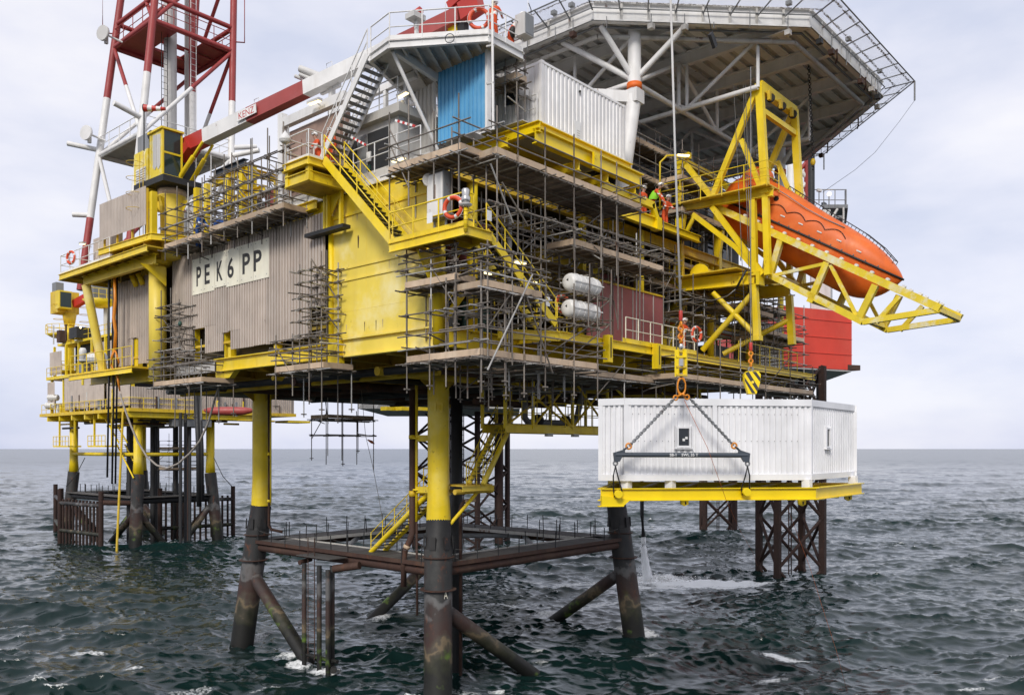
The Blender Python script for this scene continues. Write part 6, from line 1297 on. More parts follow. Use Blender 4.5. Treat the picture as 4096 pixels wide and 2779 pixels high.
WB = thing('weight_block', 'yellow overhaul block with black diagonal stripes behind the cabin roof', 'hook block', at(3003, 1570, t=29)); w0 = at(3003, 1530, t=29.2)
fr2 = V3(RGT[0], RGT[1], 0); fd = V3(-FWD[0], -FWD[1], 0)
sh = [(-.20, .38), (.20, .38), (.28, .28), (.28, .05), (.14, -.40), (-.14, -.40), (-.28, .05), (-.28, .28)]
MB().extrude([w0+fr2*a+V3(0, 0, z) for a, z in sh], fd*.22).build('body', 'yellow_new', WB)
for pl in ([(-.01, .36), (.12, .36), (.275, .14), (.275, -.01)], [(-.25, .31), (-.17, .36), (-.13, .36), (.20, -.19), (.16, -.33)], [(-.27, .04), (-.27, .16), (.10, -.385), (-.02, -.385)]):
    MB().extrude([w0+fd*.223+fr2*a+V3(0, 0, z) for a, z in pl], fd*.004).build('stripe', 'ink', WB)
MB().tube([w0+fd*.22, w0+fd*.24], .05, 12).build('hub', 'yellow', WB); MB().torus(w0+V3(0, 0, .46), fd, .08, .03, 12, 6).build('eye', 'grey_steel', WB)
for k in range(4): MB().torus(w0+V3(0, 0, .62+.13*k), fd if k % 2 else fr2, .07, .03, 12, 6).build('pendant_link', 'orange_link', WB)
pipe('rope_socket', w0+V3(0, 0, 1.12), w0+V3(0, 0, 1.4), .06, 'red', WB); rod('rope', w0+V3(0, 0, 1.4), w0+V3(0.0, 0, 11.0), .016, 'wire', WB)
# tag lines
P_ = [at(2737, 1600, t=26.3), at(2830, 1790, t=26.2), at(2905, 2000, t=26.6), at(2960, 2120, t=32), at(3012, 2210, t=50), at(3030, 2265, t=82)]
poly_pipe('tag_line', P_, .008, 'rope_orange', None, 5, P_[0], label='thin orange tag line running down across the cabin to the sea', cat='rope')
P_ = [at(3150, 2030, t=30), at(3240, 2270, t=31), at(3300, 2460, t=32), at(3345, 2600, t=33), at(3390, 2770, t=34)]
poly_pipe('tag_line', P_, .007, 'rope_orange', None, 5, P_[0], label='thin orange tag line trailing below the right corner of the skid', cat='rope')
# ------------------------------------------------------------------ tube scaffolds
rs = random.Random(11)
def scaffold(label, o, d, nodes, inn, width, lifts, zlo, zhi, guard=True, toe=True, mat='scaffold', braces=2, group='tube scaffolds round the platform', hang=0.0, rows=(0, 1), loose=3):
    """o: corner (x, y); d: run direction; nodes: positions of the standards along d; inn: inward direction; lifts: [(z, boarded)]"""
    o = V3(o[0], o[1], 0); d = V3(*d, 0).normalized(); inn = V3(*inn, 0).normalized(); U = V3(0, 0, 1)
    t = thing('tube_scaffold', label, 'scaffold', o+d*((nodes[0]+nodes[-1])/2)+U*zlo, group); cp = MB(); R_ = 0.0285
    def tube(p, q): rod('scaffold_tube', p, q, R_, mat if rs.random() < .8 else ('scaffold_light' if mat == 'scaffold' else 'scaffold'), t)
    def j(a=.12): return rs.uniform(-a, a)
    for i, s in enumerate(nodes):
        for r in rows:
            p = o+d*(s+j(.06))+inn*(width*r+j(.03)); z0 = zlo-hang*rs.uniform(.3, 1)-rs.uniform(0, .3); z1 = (zhi if r == 0 or rs.random() < .5 else lifts[-1][0]+rs.uniform(.2, 1))+rs.uniform(-.5, .45)
            tube(p+U*z0, p+U*z1)
            if hang and rs.random() < .7: cp.box(p+U*(z0+.12)+V3(-.12, -.05, 0), p+U*(z0+.12)+V3(.12, .05, .05))
            for (z, bd) in lifts: cp.box(p+U*z+V3(-.055, -.055, -.055), p+U*z+V3(.055, .055, .055))
    e0, e1 = nodes[0], nodes[-1]
    for (z, bd) in lifts:
        for r in rows: tube(o+d*(e0-rs.uniform(.15, .6))+inn*(width*r-.05)+U*(z+j(.02)), o+d*(e1+rs.uniform(.15, .7))+inn*(width*r-.05)+U*(z+j(.02)))
        for s in nodes: tube(o+d*(s+.06)-inn*rs.uniform(.12, .5)+U*(z-.06), o+d*(s+.06)+inn*(width+rs.uniform(.1, .4))+U*(z-.06))
        if bd:
            for s0, s1 in zip(nodes[:-1], nodes[1:]):
                for q_ in (.33, .66): s_ = s0+(s1-s0)*q_; tube(o+d*s_-inn*rs.uniform(.1, .45)+U*(z-.02), o+d*s_+inn*(width+rs.uniform(.1, .4))+U*(z-.02))
            tube(o+d*(e0-.3)+inn*width*.5+U*(z-.09), o+d*(e1+.4)+inn*width*.5+U*(z-.09))
            n = max(2, int(width/.235)); 
            for s0, s1 in zip(nodes[:-1], nodes[1:]):
                for k in range(n):
                    c = inn*(.12+.235*k); a_ = o+d*(s0-.08+j(.04))+c+U*(z+.055); b_ = o+d*(s1+.08+j(.04))+c+U*(z+.055); bar('plank', a_, b_, .215, .038, 'plank', t)
            if toe:
                for s0, s1 in zip(nodes[:-1], nodes[1:]): bar('toe_board', o+d*(s0-.06+j(.05))-inn*.005+U*(z+.19+j(.012)), o+d*(s1+.04)-inn*.005+U*(z+.19+j(.012)), .036, .225, 'timber', t)
                bar('toe_board', o+d*(e0-.05)+U*(z+.19), o+d*(e0-.05)+inn*width+U*(z+.19), .036, .225, 'timber', t); bar('toe_board', o+d*(e1+.05)+U*(z+.19), o+d*(e1+.05)+inn*width+U*(z+.19), .036, .225, 'timber', t)
            if guard:
                for h in (.55, 1.05):
                    tube(o+d*(e0-rs.uniform(.2, .6))-inn*.05+U*(z+h+j(.04)), o+d*(e1+rs.uniform(.1, .6))-inn*.05+U*(z+h+j(.04)))
                    for s in (e0, e1): tube(o+d*s-inn*rs.uniform(.1, .35)+U*(z+h+.05), o+d*s+inn*(width+.3)+U*(z+h+.05))
    L_ = len(nodes)
    for _ in range(braces):
        i = rs.randrange(L_-1); za = rs.uniform(zlo, max(zlo+.1, zhi-2)); p = o+d*nodes[i]+inn*(width*rs.choice(rows))+U*za; q = o+d*nodes[i+1]+inn*(width*rs.choice(rows))+U*(za+rs.uniform(1.2, 2)); tube(p, q)
    for _ in range(loose):
        s = rs.choice(nodes); p = o+d*(s+j(.4))+inn*width*rs.random()+U*rs.uniform(zlo, zhi-.6); tube(p-inn*rs.uniform(.3, .6)-d*j(.3), p+inn*rs.uniform(.6, 1.2)+U*j(.3))
    cp.build('couplers', 'scaffold', t, kind='stuff'); return t
YO = -9.5
def xs(us, y): return [at(u, 1000, y=y).x for u in us]
# big right face scaffold
N1 = xs((1989, 2070, 2184, 2296, 2407, 2471, 2560), YO); xo = N1[0]
scaffold('tall scaffold with a wide boarded deck right below the white container', (xo, YO), (1, 0), [x-xo for x in N1], (0, 1), 2.2, [(21.85, True), (20.2, False)], 19.0, 23.6, braces=5, loose=6)
scaffold('high scaffold tubes left of the container in front of the blue sheeting', (-7.2, -8.6), (0, 1), [0, 1.3, 2.6, 3.7], (1, 0), 1.3, [(21.95, True)], 20.6, 24.1, braces=2)
N2 = xs((2296, 2407, 2471, 2560, 2650), -8.9)
scaffold('scaffold with a single boarded lift above the pinkish red panels', (N2[0], -8.9), (1, 0), [x-N2[0] for x in N2], (0, 1), 1.4, [(19.75, True), (20.75, False)], 17.0, 21.8, braces=2, loose=4)
# corner scaffolds
N3 = [0, 1.2, 2.5]
scaffold('small boarded scaffold bay hanging at the edge of the yellow plate wall', (-7.0, -8.2), (0, 1), [0, 1.3, 2.6], (1, 0), 0.95, [(17.55, True), (18.3, False), (18.85, False)], 16.4, 19.0, hang=.8, braces=1)
scaffold('boarded scaffold bay wrapped round the corner below the corner landing', (-6.9, -9.6), (1, 0), [0, 1.35, 2.9], (0, 1), 1.5, [(17.15, True), (18.0, False), (18.6, False)], 14.9, 19.0, braces=2, loose=3)
scaffold('lowest corner scaffold with long pale toe boards facing left', (-7.1, -9.5), (0, 1), [0, 1.2, 2.5, 3.7], (1, 0), 1.3, [(14.8, True), (16.6, False)], 14.4, 17.5, hang=1.0, braces=2, loose=2)
N4 = [0, 1.15, 2.3, 3.45, 5.2, 6.8]
scaffold('lowest corner scaffold with long pale toe boards facing right', (-7.1, -9.5), (1, 0), N4, (0, 1), 1.7, [(14.8, True), (16.5, False)], 14.4, 18.2, hang=.9, braces=3, loose=4)
t = thing('raking_prop', 'pair of long pale raking tubes in front of the corner scaffold', 'prop', at(1960, 1450, y=-9.8))
rod('prop_tube', at(1950, 1480, y=-9.9), at(2130, 1098, y=-9.9), .033, 'scaffold_light', t); rod('prop_tube', at(2104, 1180, y=-9.8), at(2210, 1490, y=-9.8), .03, 'scaffold', t); rod('prop_tube', at(1962, 655, y=-9.7), at(2052, 892, y=-9.7), .03, 'scaffold_light', t); rod('prop_tube', at(2008, 730, y=-9.6), at(2112, 905, y=-9.6), .03, 'scaffold', t)
# right hand lower scaffold
N5 = xs((2704, 2790, 2880, 2960, 3060, 3160, 3250), YO)
scaffold('long low scaffold under the side walkway behind the hanging cabin', (N5[0], YO), (1, 0), [x-N5[0] for x in N5], (0, 1), 1.8, [(14.85, True), (15.6, False)], 13.9, 17.0, hang=.8, braces=3)
N6 = xs((2150, 2260, 2390, 2500, 2620), -8.3)
scaffold('dark scaffold lift under the deck behind the hinge posts', (N6[0], -8.3), (1, 0), [x-N6[0] for x in N6], (0, 1), 2.4, [(14.7, True)], 13.9, 16.0, hang=.3, braces=3)
N7 = xs((3060, 3110, 3165, 3215), -7.5)
scaffold('tall dense scaffold tower at the right end in front of the red hull', (N7[0], -7.5), (1, 0), [x-N7[0] for x in N7], (0, 1), 1.6, [(15.6, False), (16.4, False), (17.1, False), (17.8, False), (18.5, True), (19.4, False), (20.2, False)], 14.6, 21.0, braces=4, loose=8, toe=True)
scaffold('scaffold bay below the lifeboat launch frame', (13.4, -8.6), (1, 0), [0, 1.6, 3.2, 4.8], (0, 1), 1.7, [(19.1, True), (20.0, False)], 17.4, 20.8, braces=3, loose=4)
scaffold('scaffold inside the open side behind the lifeboat tower', (9.6, -5.9), (1, 0), [0, 1.5, 3.0, 4.5, 6.0], (0, 1), 1.5, [(20.2, True), (21.2, False)], 16.4, 22.3, braces=4, loose=4)
scaffold('scaffold under the helideck behind the container', (5.6, -5.6), (1, 0), [0, 1.6, 3.2, 4.8, 6.4], (0, 1), 1.5, [(25.6, True), (27.3, True)], 22.8, 28.6, braces=4, loose=4)
# left face towers
scaffold('scaffold tower over the right end of the corrugated wall', (-6.95, -0.35), (0, 1), [0, .75, 1.55], (1, 0), 0.85, [(16.5, False), (17.1, False), (17.6, False), (18.1, False), (18.7, False), (19.2, False)], 15.0, 19.9, braces=2, loose=8)
scaffold('boarded scaffold platform hanging below the end of the corrugated wall', (-7.1, -0.6), (0, 1), [0, .9, 2.1, 3.4], (1, 0), 1.5, [(14.95, True), (15.8, False), (16.35, False)], 14.7, 16.7, hang=1.9, braces=1, loose=2, guard=True)
scaffold('scaffold tower against the corrugated wall beside the crane column', (-6.85, 11.9), (0, 1), [0, .9, 1.9], (1, 0), .8, [(16.2, False), (16.8, False), (17.4, False), (18.0, False), (18.6, False), (19.1, False)], 15.2, 19.6, braces=2, loose=7)
scaffold('boarded scaffold platform hanging below the crane column', (-7.1, 9.2), (0, 1), [0, 1.3, 2.6, 3.9, 4.9], (1, 0), 1.7, [(14.9, True), (15.9, False), (16.4, False)], 14.6, 16.6, hang=1.6, braces=2, loose=2)
# mezzanine scaffolds above the corrugated wall
scaffold('scaffold with boards beside the crane pedestal on the upper deck', (-7.35, 8.7), (0, 1), [0, 1.3, 2.5, 3.7], (1, 0), 1.25, [(21.8, True), (22.9, False), (23.7, False)], 21.3, 24.8, braces=3, loose=6)
scaffold('scaffold with boards on the upper deck left of the stair landing', (-7.35, 1.9), (0, 1), [0, 1.2, 2.4, 3.6, 4.8, 6.0], (1, 0), 1.25, [(21.9, True), (22.9, False), (23.6, False), (24.4, False)], 21.4, 25.4, braces=4, loose=8)
scaffold('taller scaffold frame behind the yellow posts above the corrugated wall', (-5.9, 3.6), (0, 1), [0, 1.6, 3.2, 4.8, 6.4], (1, 0), 1.6, [(22.9, False), (23.7, False), (24.5, False), (25.4, False)], 22.6, 26.4, braces=6, loose=9)
scaffold('scaffold nest between the crane pedestal and the yellow posts', (-5.8, 10.3), (0, 1), [0, 1.0, 2.0], (1, 0), 1.6, [(23.2, False), (24.0, False), (24.8, False)], 22.6, 25.6, braces=3, loose=6)
# under deck scaffold hanging in the gap between the legs
scaffold('scaffold platform hanging under the deck in the gap between two legs', (5.0, 15.5), (1, 0), [0, 1.1, 2.4, 3.7], (0, 1), 1.8, [(13.6, True), (12.6, False)], 12.3, 15.4, hang=2.0, braces=3, guard=False)
gc = at(2062, 300, x=-2.9)
scaffold('little scaffold cage beside the container end under the muster platform', (-2.9, gc.y), (0, 1), [0, .55, 1.1], (1, 0), .6, [(26.2, True), (26.8, False)], 25.4, 27.9, braces=1, toe=True, guard=False)
# yellow frame posts above the corrugated wall
MZ = thing('equipment_portal', 'yellow portal posts and beams wrapped in scaffold above the corrugated wall', 'steelwork', (-5.6, 6, 22.5))
for u in (831, 917, 973, 1010, 790): q = at(u, 850, x=-5.7); bar('post', (q.x, q.y, 22.4), (q.x, q.y, 25.3), .3, .3, 'yellow', MZ)
qa = at(790, 850, x=-5.7); qb = at(1060, 850, x=-5.7)
ibeam('beam', (-5.7, qa.y, 24.0), (-5.7, qb.y, 24.0), .26, .3, 'yellow', MZ); ibeam('beam', (-5.7, at(850, 800, x=-5.7).y, 25.2), (-5.7, at(985, 800, x=-5.7).y, 25.2), .26, .34, 'yellow', MZ); ibeam('beam', (-5.7, at(855, 800, x=-5.7).y, 25.6), (-5.7, at(985, 800, x=-5.7).y, 25.6), .3, .34, 'slate', MZ)
ibeam('beam', (-5.7, at(985, 800, x=-5.7).y, 25.2), (-2.5, at(985, 800, x=-5.7).y, 25.2), .26, .34, 'yellow', MZ)
for y in (4.5, 7.0, 9.5): ibeam('sill_beam', (-6.0, y, 22.3), (-4, y, 22.3), .3, .4, 'yellow', MZ)
ibeam('sill_beam', (-6.1, 1.2, 22.25), (-6.1, 12.0, 22.25), .24, .4, 'yellow', MZ)
for (x, y, z, m) in ((-4.6, 6.4, 22.6, 'maroon'), (-4.4, 9.2, 22.6, 'grey_steel'), (-4.5, 3.9, 22.6, 'red')): boxp('machine_block', (x, y, z), (x+1.4, y+1.2, z+1.9), m, MZ)
MB().tube([(-5.0, 5.4, 22.6), (-5.0, 5.4, 24.4)], .45, 18).build('vertical_vessel', 'yellow_dirty', MZ)
MB().tube([(-5.2, 8.0, 22.6), (-5.2, 8.0, 24.0), (-4.6, 7.6, 24.4), (-3.0, 7.0, 24.4)], .22, 12).build('duct', 'grey_light', MZ)

# denser inner lifts in the shade of the open side
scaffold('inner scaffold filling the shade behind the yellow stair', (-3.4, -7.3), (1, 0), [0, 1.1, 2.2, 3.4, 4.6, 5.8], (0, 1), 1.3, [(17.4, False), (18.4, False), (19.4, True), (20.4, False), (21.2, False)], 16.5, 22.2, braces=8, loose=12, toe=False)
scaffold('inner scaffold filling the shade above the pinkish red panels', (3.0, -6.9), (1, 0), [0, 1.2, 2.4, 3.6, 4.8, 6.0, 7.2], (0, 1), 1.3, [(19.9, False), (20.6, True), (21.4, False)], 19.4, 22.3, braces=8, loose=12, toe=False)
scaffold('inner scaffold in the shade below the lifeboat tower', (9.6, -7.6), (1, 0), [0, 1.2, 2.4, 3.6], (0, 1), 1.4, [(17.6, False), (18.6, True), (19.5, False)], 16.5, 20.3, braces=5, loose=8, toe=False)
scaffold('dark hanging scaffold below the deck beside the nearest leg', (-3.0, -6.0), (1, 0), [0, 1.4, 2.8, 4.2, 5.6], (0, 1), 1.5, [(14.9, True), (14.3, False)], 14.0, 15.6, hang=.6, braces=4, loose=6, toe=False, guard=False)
# ------------------------------------------------------------------ jack-up rig standing behind the platform
def lattice_leg(label, c, w_, zb, zt, rot, chord=.33, bays=4, mat='rusty', core=False):
    t = thing('jackup_leg', label, 'rig leg', (c[0], c[1], 0), 'lattice legs of the jack-up rig'); ca, sa = math.cos(rot), math.sin(rot)
    cs = [V3(c[0]+ca*a*w_/2-sa*b_*w_/2, c[1]+sa*a*w_/2+ca*b_*w_/2, 0) for a, b_ in ((-1, -1), (1, -1), (1, 1), (-1, 1))]
    for p in cs: bar('chord', p+V3(0, 0, zb), p+V3(0, 0, zt), chord*2, chord*2, mat, t)
    h = (zt-zb)/bays
    for i in range(4):
        p, q = cs[i], cs[(i+1) % 4]
        for k in range(bays):
            z0 = zb+h*k; m = (p+q)/2+V3(0, 0, z0+h)
            pipe('brace', p+V3(0, 0, z0), q+V3(0, 0, z0+h), .15, mat, t); pipe('brace', q+V3(0, 0, z0), p+V3(0, 0, z0+h), .15, mat, t)
    m = sum(cs, V3(0, 0, 0))/4
    for s in (-.3, .3): rod('ladder_rail', m+V3(s, 0, zb), m+V3(s, 0, zt), .06, mat, t)
    for k in range(int((zt-zb)/.6)): rod('ladder_rung', m+V3(-.3, 0, zb+k*.6), m+V3(.3, 0, zb+k*.6), .035, mat, t)
    if core: pipe('core_pile', cs[0].lerp(cs[1], .7)+V3(0, 0, zb), cs[0].lerp(cs[1], .7)+V3(0, 0, zt), .55, mat, t)
    return t
for (u, tt, w_, ro, lb, core) in ((3160, 79, 4.3, .82, 'rusty lattice rig leg standing right of the hanging cabin', False), (2872, 122, 4.2, .6, 'farther rusty lattice rig leg seen below the hanging cabin', False), (1848, 105, 8.6, .30, 'wide dark lattice rig leg behind the nearest platform leg', True)):
    p = at(u, 1794, t=tt); lattice_leg(lb, (p.x, p.y), w_, -4, 17.5 if u < 3000 else 19.3, ro, .27 if u > 2000 else .24, 5, 'rust_dark', core)
for (u, tt) in ((3280, 80),):
    p = at(u, 1794, t=tt); pipe('rig_column', (p.x, p.y, 15), (p.x, p.y, 19.3), .35, 'grey_dark')
o = bpy.data.objects['rig_column']; tag(o, 'dark column stub hanging below the red hull', 'column')
# red hull at the right
RH = thing('rig_hull', 'bright red box hull of a rig rising behind the right end of the platform', 'hull', at(3300, 1480, t=80))
h = [at(3407, 0, t=80), at(3120, 0, t=76), at(2850, 0, t=100), at(3160, 0, t=112)]
MB().prism([(p.x, p.y) for p in h], 19.2, 24.7).build('shell', 'red_hull', RH)
MB().prism([(p.x+.05, p.y+.05) for p in h], 19.05, 19.2).build('bottom', 'grey_light', RH)
p = at(3407, 1470, t=80); MB().prism([(p.x-.5, p.y+.2), (p.x+.9, p.y-.5), (p.x+1.3, p.y+1.5), (p.x+.2, p.y+2.5)], 19.2, 19.7).build('fender', 'rusty', RH)
for z in (20.6, 22.1, 23.7): MB().extrude([V3(h[1].x, h[1].y, z), V3(h[0].x, h[0].y, z), V3(h[0].x, h[0].y, z+.04), V3(h[1].x, h[1].y, z+.04)], V3(-.0, -.06, 0)).build('weld_seam', 'red_hull', RH)
# faceted grey hull underside in the gap
FH = thing('rig_hull', 'grey faceted hull flank with pale underside between the platform legs', 'hull', at(1570, 1620, t=92))
f0, f1 = at(1432, 0, t=92), at(2080, 0, t=92); n = 9; zt_, zb_ = 18.6, 16.1
dirn = V3(f1.x-f0.x, f1.y-f0.y, 0)/n; out = V3(-FWD[0], -FWD[1], 0)*.45
for i in range(n):
    a = V3(f0.x, f0.y, zb_)+dirn*i; c = a+dirn; A2 = a+V3(0, 0, zt_-zb_); C2 = c+V3(0, 0, zt_-zb_); m = (a+C2)/2+out
    MB().add([a, c, C2, A2, m], [(0, 1, 4), (1, 2, 4), (2, 3, 4), (3, 0, 4)]).build('hull_facet', 'grey_light', FH)
q0, q1 = V3(f0.x, f0.y, zb_), V3(f1.x, f1.y, zb_); bk = V3(FWD[0], FWD[1], 0)*22
MB().extrude([q0, q1, q1+bk, q0+bk*1.0], (0, 0, .1)).build('bottom', 'white_dirty', FH); MB().extrude([q0+V3(0, 0, 2.5), q1+V3(0, 0, 2.5), q1+bk+V3(0, 0, 2.5), q0+bk+V3(0, 0, 2.5)], (0, 0, .3)).build('top_plate', 'grey_steel', FH)
for k in range(3): p = at(1560+60*k, 1640, t=90); boxp('fender_block', p+V3(-.9, -.5, -.05), p+V3(.9, .5, .35), 'yellow', FH)
# rig upper works seen right of the lifeboat gantry
RU = thing('rig_superstructure', 'grey railed rig platform with lamps showing above the orange lifeboat', 'superstructure', at(3300, 900, t=85))
P = lambda u, v, t=85: at(u, v, t=t)
a, c = P(3245, 1000), P(3390, 1000)
MB().prism([(P(3245, 0).x, P(3245, 0).y), (P(3322, 0).x, P(3322, 0).y), (P(3330, 0, 92).x, P(3330, 0, 92).y), (P(3240, 0, 92).x, P(3240, 0, 92).y)], 25, P(0, 838).z).build('house', 'grey_light', RU)
dk = P(3300, 832).z; MB().prism([(P(3290, 0).x, P(3290, 0).y), (P(3392, 0).x, P(3392, 0).y), (P(3385, 0, 91).x, P(3385, 0, 91).y), (P(3285, 0, 91).x, P(3285, 0, 91).y)], dk, dk+.35).build('deck_plate', 'grey_steel', RU)
railing(RU, [P(3250, 822), P(3385, 822), P(3380, 822, 91)], 'grey_steel', 1.6, 1.2, .05)
pipe('strut', P(3350, 836), P(3308, 905), .13, 'grey_light', RU); pipe('strut', P(3300, 850), P(3352, 910), .13, 'grey_light', RU); pipe('post', P(3374, 830), P(3374, 930), .1, 'grey_light', RU); MB().prism([(P(3340, 0).x, P(3340, 0).y), (P(3378, 0).x, P(3378, 0).y), (P(3372, 0, 89).x, P(3372, 0, 89).y), (P(3338, 0, 89).x, P(3338, 0, 89).y)], P(0, 870).z-.1, P(0, 862).z).build('lower_deck', 'grey_steel', RU)
for (u, v) in ((3276, 758), (3316, 778)): rod('lamp_mast', P(u, v+55), P(u, v), .06, 'grey_steel', RU)
MB().ball(P(3317, 776), .2, 10, 8).build('lamp_head', 'lamp_warm', RU); MB().bar(P(3268, 760), P(3286, 764), .3, .25).build('lamp_head', 'grey_light', RU); boxp('winch', P(3298, 825), P(3312, 808)+V3(.4, .6, 0), 'slate', RU)
# red and white lattice of the rig behind the gantry
RT = thing('rig_mast', 'red and white lattice mast of the rig behind the yellow gantry', 'mast', at(3200, 850, t=82))
for (u0, u1, m) in ((3165, 3165, 'white'), (3235, 3232, 'red_tower')):
    pipe('leg', at(u0, 560, t=82), at(u1, 850, t=82), .4, m, RT)
pipe('leg', at(3246, 610, t=81), at(3246, 850, t=81), .3, 'grey_dark', RT)
for (v0, v1) in ((560, 640), (640, 720), (720, 800), (800, 850)):
    pipe('brace', at(3165, v0, t=82), at(3235, v1, t=82), .2, 'white', RT); pipe('brace', at(3235, v0, t=82), at(3165, v1, t=82), .2, 'white' if v0 % 160 else 'red_tower', RT)
boxp('cabin', at(3180, 700, t=84), at(3215, 640, t=84)+V3(1, 1, 0), 'red', RT)
# corrugated grey box at the right end of the lower deck
EB = thing('corrugated_store', 'pale corrugated store at the right end of the lower deck', 'store', at(3080, 1480, y=-6.2)); e0 = at(3040, 1480, y=-6.2); e1 = at(3128, 1480, y=-6.2)
MB().corr((e0.x, e0.y), (e1.x, e1.y), 16.9, 19.6, .25, .05).build('wall', 'cladding_light', EB); MB().corr((e0.x, e0.y+1.8), (e0.x, e0.y), 16.9, 19.6, .25, .05).build('wall', 'cladding_light', EB); boxp('roof', (e0.x, e0.y, 19.6), (e1.x, e0.y+1.8, 19.65), 'grey_light', EB); boxp('base', (e0.x-.1, e0.y-.1, 16.6), (e1.x+.1, e0.y+1.8, 16.9), 'yellow', EB)
# discharge pipe and jet of water
t = thing('discharge_hose', 'black overboard pipe pouring white water into the sea', 'pipe', at(2573, 2145, t=74)); MB().tube([at(2567, 1700, t=74), at(2568, 2060, t=74), at(2574, 2146, t=74)], [.17, .17, .2], 12).build('pipe', 'black_rubber', t)
def spray_mat():
    m, n, b = new_mat('spray'); b.inputs['Base Color'].default_value = (0.86, 0.88, 0.89, 1); b.inputs['Roughness'].default_value = .8
    geo = n.nodes.new('ShaderNodeNewGeometry'); mp = n.nodes.new('ShaderNodeMapping'); mp.inputs['Scale'].default_value = (2.2, 2.2, .5); nz = n.nodes.new('ShaderNodeTexNoise'); nz.inputs['Scale'].default_value = 2.0; nz.inputs['Detail'].default_value = 6; nz.inputs['Roughness'].default_value = .7
    r = n.nodes.new('ShaderNodeMapRange'); r.inputs[1].default_value = .30; r.inputs[2].default_value = .62; r.inputs[3].default_value = .8; r.inputs[4].default_value = 1.0
    n.links.new(geo.outputs['Position'], mp.inputs[0]); n.links.new(mp.outputs[0], nz.inputs['Vector']); n.links.new(nz.outputs[0], r.inputs[0]); n.links.new(r.outputs[0], b.inputs['Alpha'])
spray_mat()
j0 = at(2574, 2146, t=74); pts = []; rr = []
for k in range(14):
    s = k/13; pts.append(j0+V3(RGT[0], RGT[1], 0)*(.45*s*s)+V3(0, 0, -j0.z*s*1.0)); rr.append(.17+.30*s+.03*math.sin(k*2.1))
b = MB(); b.tube(pts, rr, 14, False); b.mi = 1; b.tube(pts, [r_*.55 for r_ in rr], 10, False); o = b.build('water_jet', ['spray', 'white_flat'], None, pts[-1]); tag(o, 'white jet of water falling from the black overboard pipe', 'water jet')
b = MB(); rq = random.Random(4)
for _ in range(420):
    s = rq.random()**1.6; c = pts[-1]+V3(RGT[0], RGT[1], 0)*rq.gauss(1.2, 2.2)*(.3+s)+V3(FWD[0], FWD[1], 0)*rq.gauss(0, .8); c.z = abs(rq.gauss(0, .22))*(1-.5*s)+.1; b.ball(c, rq.uniform(.02, .07), 5, 3)
for _ in range(260):
    k = rq.random(); p = pts[int(k*13)]; b.ball(p+V3(rq.gauss(0, .3), rq.gauss(0, .3), rq.gauss(0, .15))*(.4+k), rq.uniform(.015, .04), 5, 3)
o = b.build('spray_drops', 'white_flat', None, pts[-1]); tag(o, 'spray drops round the falling jet of water', None, None, 'stuff')
# ------------------------------------------------------------------ second platform far left
N0 = at(546, 2185, z=0); bx, by = N0.x, N0.y
WP = thing('wellhead_platform', 'farther yellow platform with its own crane standing left behind the main platform', 'platform', (bx, by, 0))
WL = [(0, 0), (0, 19), (9.3, 0), (9.3, 19)]
for (dx, dy) in WL:
    sx, sy = (-1 if dx == 0 else 1), (-1 if dy == 0 else 1); top = V3(bx+dx+.2, by+dy, 0); 
    pipe('leg', (top.x+sx*.3, top.y+sy*.3, -3) if False else (top.x+sx*.9, top.y+sy*.9, -3), (top.x, top.y, 8.6), .72, 'leg_tidal', WP)
    MB().tube([(top.x, top.y, 8.6), (top.x, top.y, 10.2), (top.x, top.y, 16)], [.62, .52, .52], 18).build('painted_leg', 'yellow', WP)
for a, c in ((0, 1), (0, 2), (1, 3), (2, 3)):
    p = V3(bx+WL[a][0], by+WL[a][1], 0); q = V3(bx+WL[c][0], by+WL[c][1], 0)
    pipe('walkway_tube', p+V3(0, 0, 5.4), q+V3(0, 0, 5.4), .34, 'grey_dark', WP); pipe('frame_tube', p+V3(0, 0, 11.0), q+V3(0, 0, 11.0), .22, 'yellow', WP)
    m = (p+q)/2; pipe('brace', p+V3(0, 0, 4.2), m+V3(0, 0, -1.5), .38, 'leg_tidal', WP); pipe('brace', q+V3(0, 0, 4.2), m+V3(0, 0, -1.5), .38, 'leg_tidal', WP)
    d = (q-p).normalized(); n_ = int((q-p).length/1.6); bar('walkway_deck', p+V3(0, 0, 5.85), q+V3(0, 0, 5.85), 1.6, .12, 'grating', WP)
    for k in range(n_): 
        z = p.lerp(q, (k+.5)/n_); rod('stanchion', z+V3(.5, -.5, 5.9), z+V3(.5, -.5, 7.0), .05, 'grey_dark', WP)
# decks, walls
def wbox(n, x0, y0, z0, x1, y1, z1, m): return boxp(n, (bx+x0, by+y0, z0), (bx+x1, by+y1, z1), m, WP)
wbox('lower_deck', -2.5, -3.5, 16.0, 20, 23.5, 16.4, 'yellow_dirty'); wbox('middle_deck', -2.2, -3, 20.9, 14, 22, 21.3, 'yellow'); wbox('upper_deck', -1.5, 2, 25.4, 12, 20, 25.7, 'yellow')
for (x0, y0, x1, y1, z0, z1, m) in ((-2.1, 4, -2.1, 16, 16.7, 20.8, 'cladding'), (-2.1, -3, -2.1, 3.2, 16.7, 20.6, 'cladding'), (-2.1, -3.2, 19.5, -3.2, 16.3, 18.9, 'cladding'), (-1.9, 17.5, -1.9, 21.5, 21.5, 24.6, 'cladding'), (-2.0, 19.6, -2.0, 22, 17, 20.6, 'cladding'), (-1.2, 3, -1.2, 9, 21.5, 24.9, 'cladding')):
    MB().corr((bx+x0, by+y1), (bx+x1, by+y0), z0, z1, .3, .06).build('cladding_sheet', m, WP) if x0 == x1 else MB().corr((bx+x0, by+y0), (bx+x1, by+y1), z0, z1, .3, .06).build('cladding_sheet', m, WP)
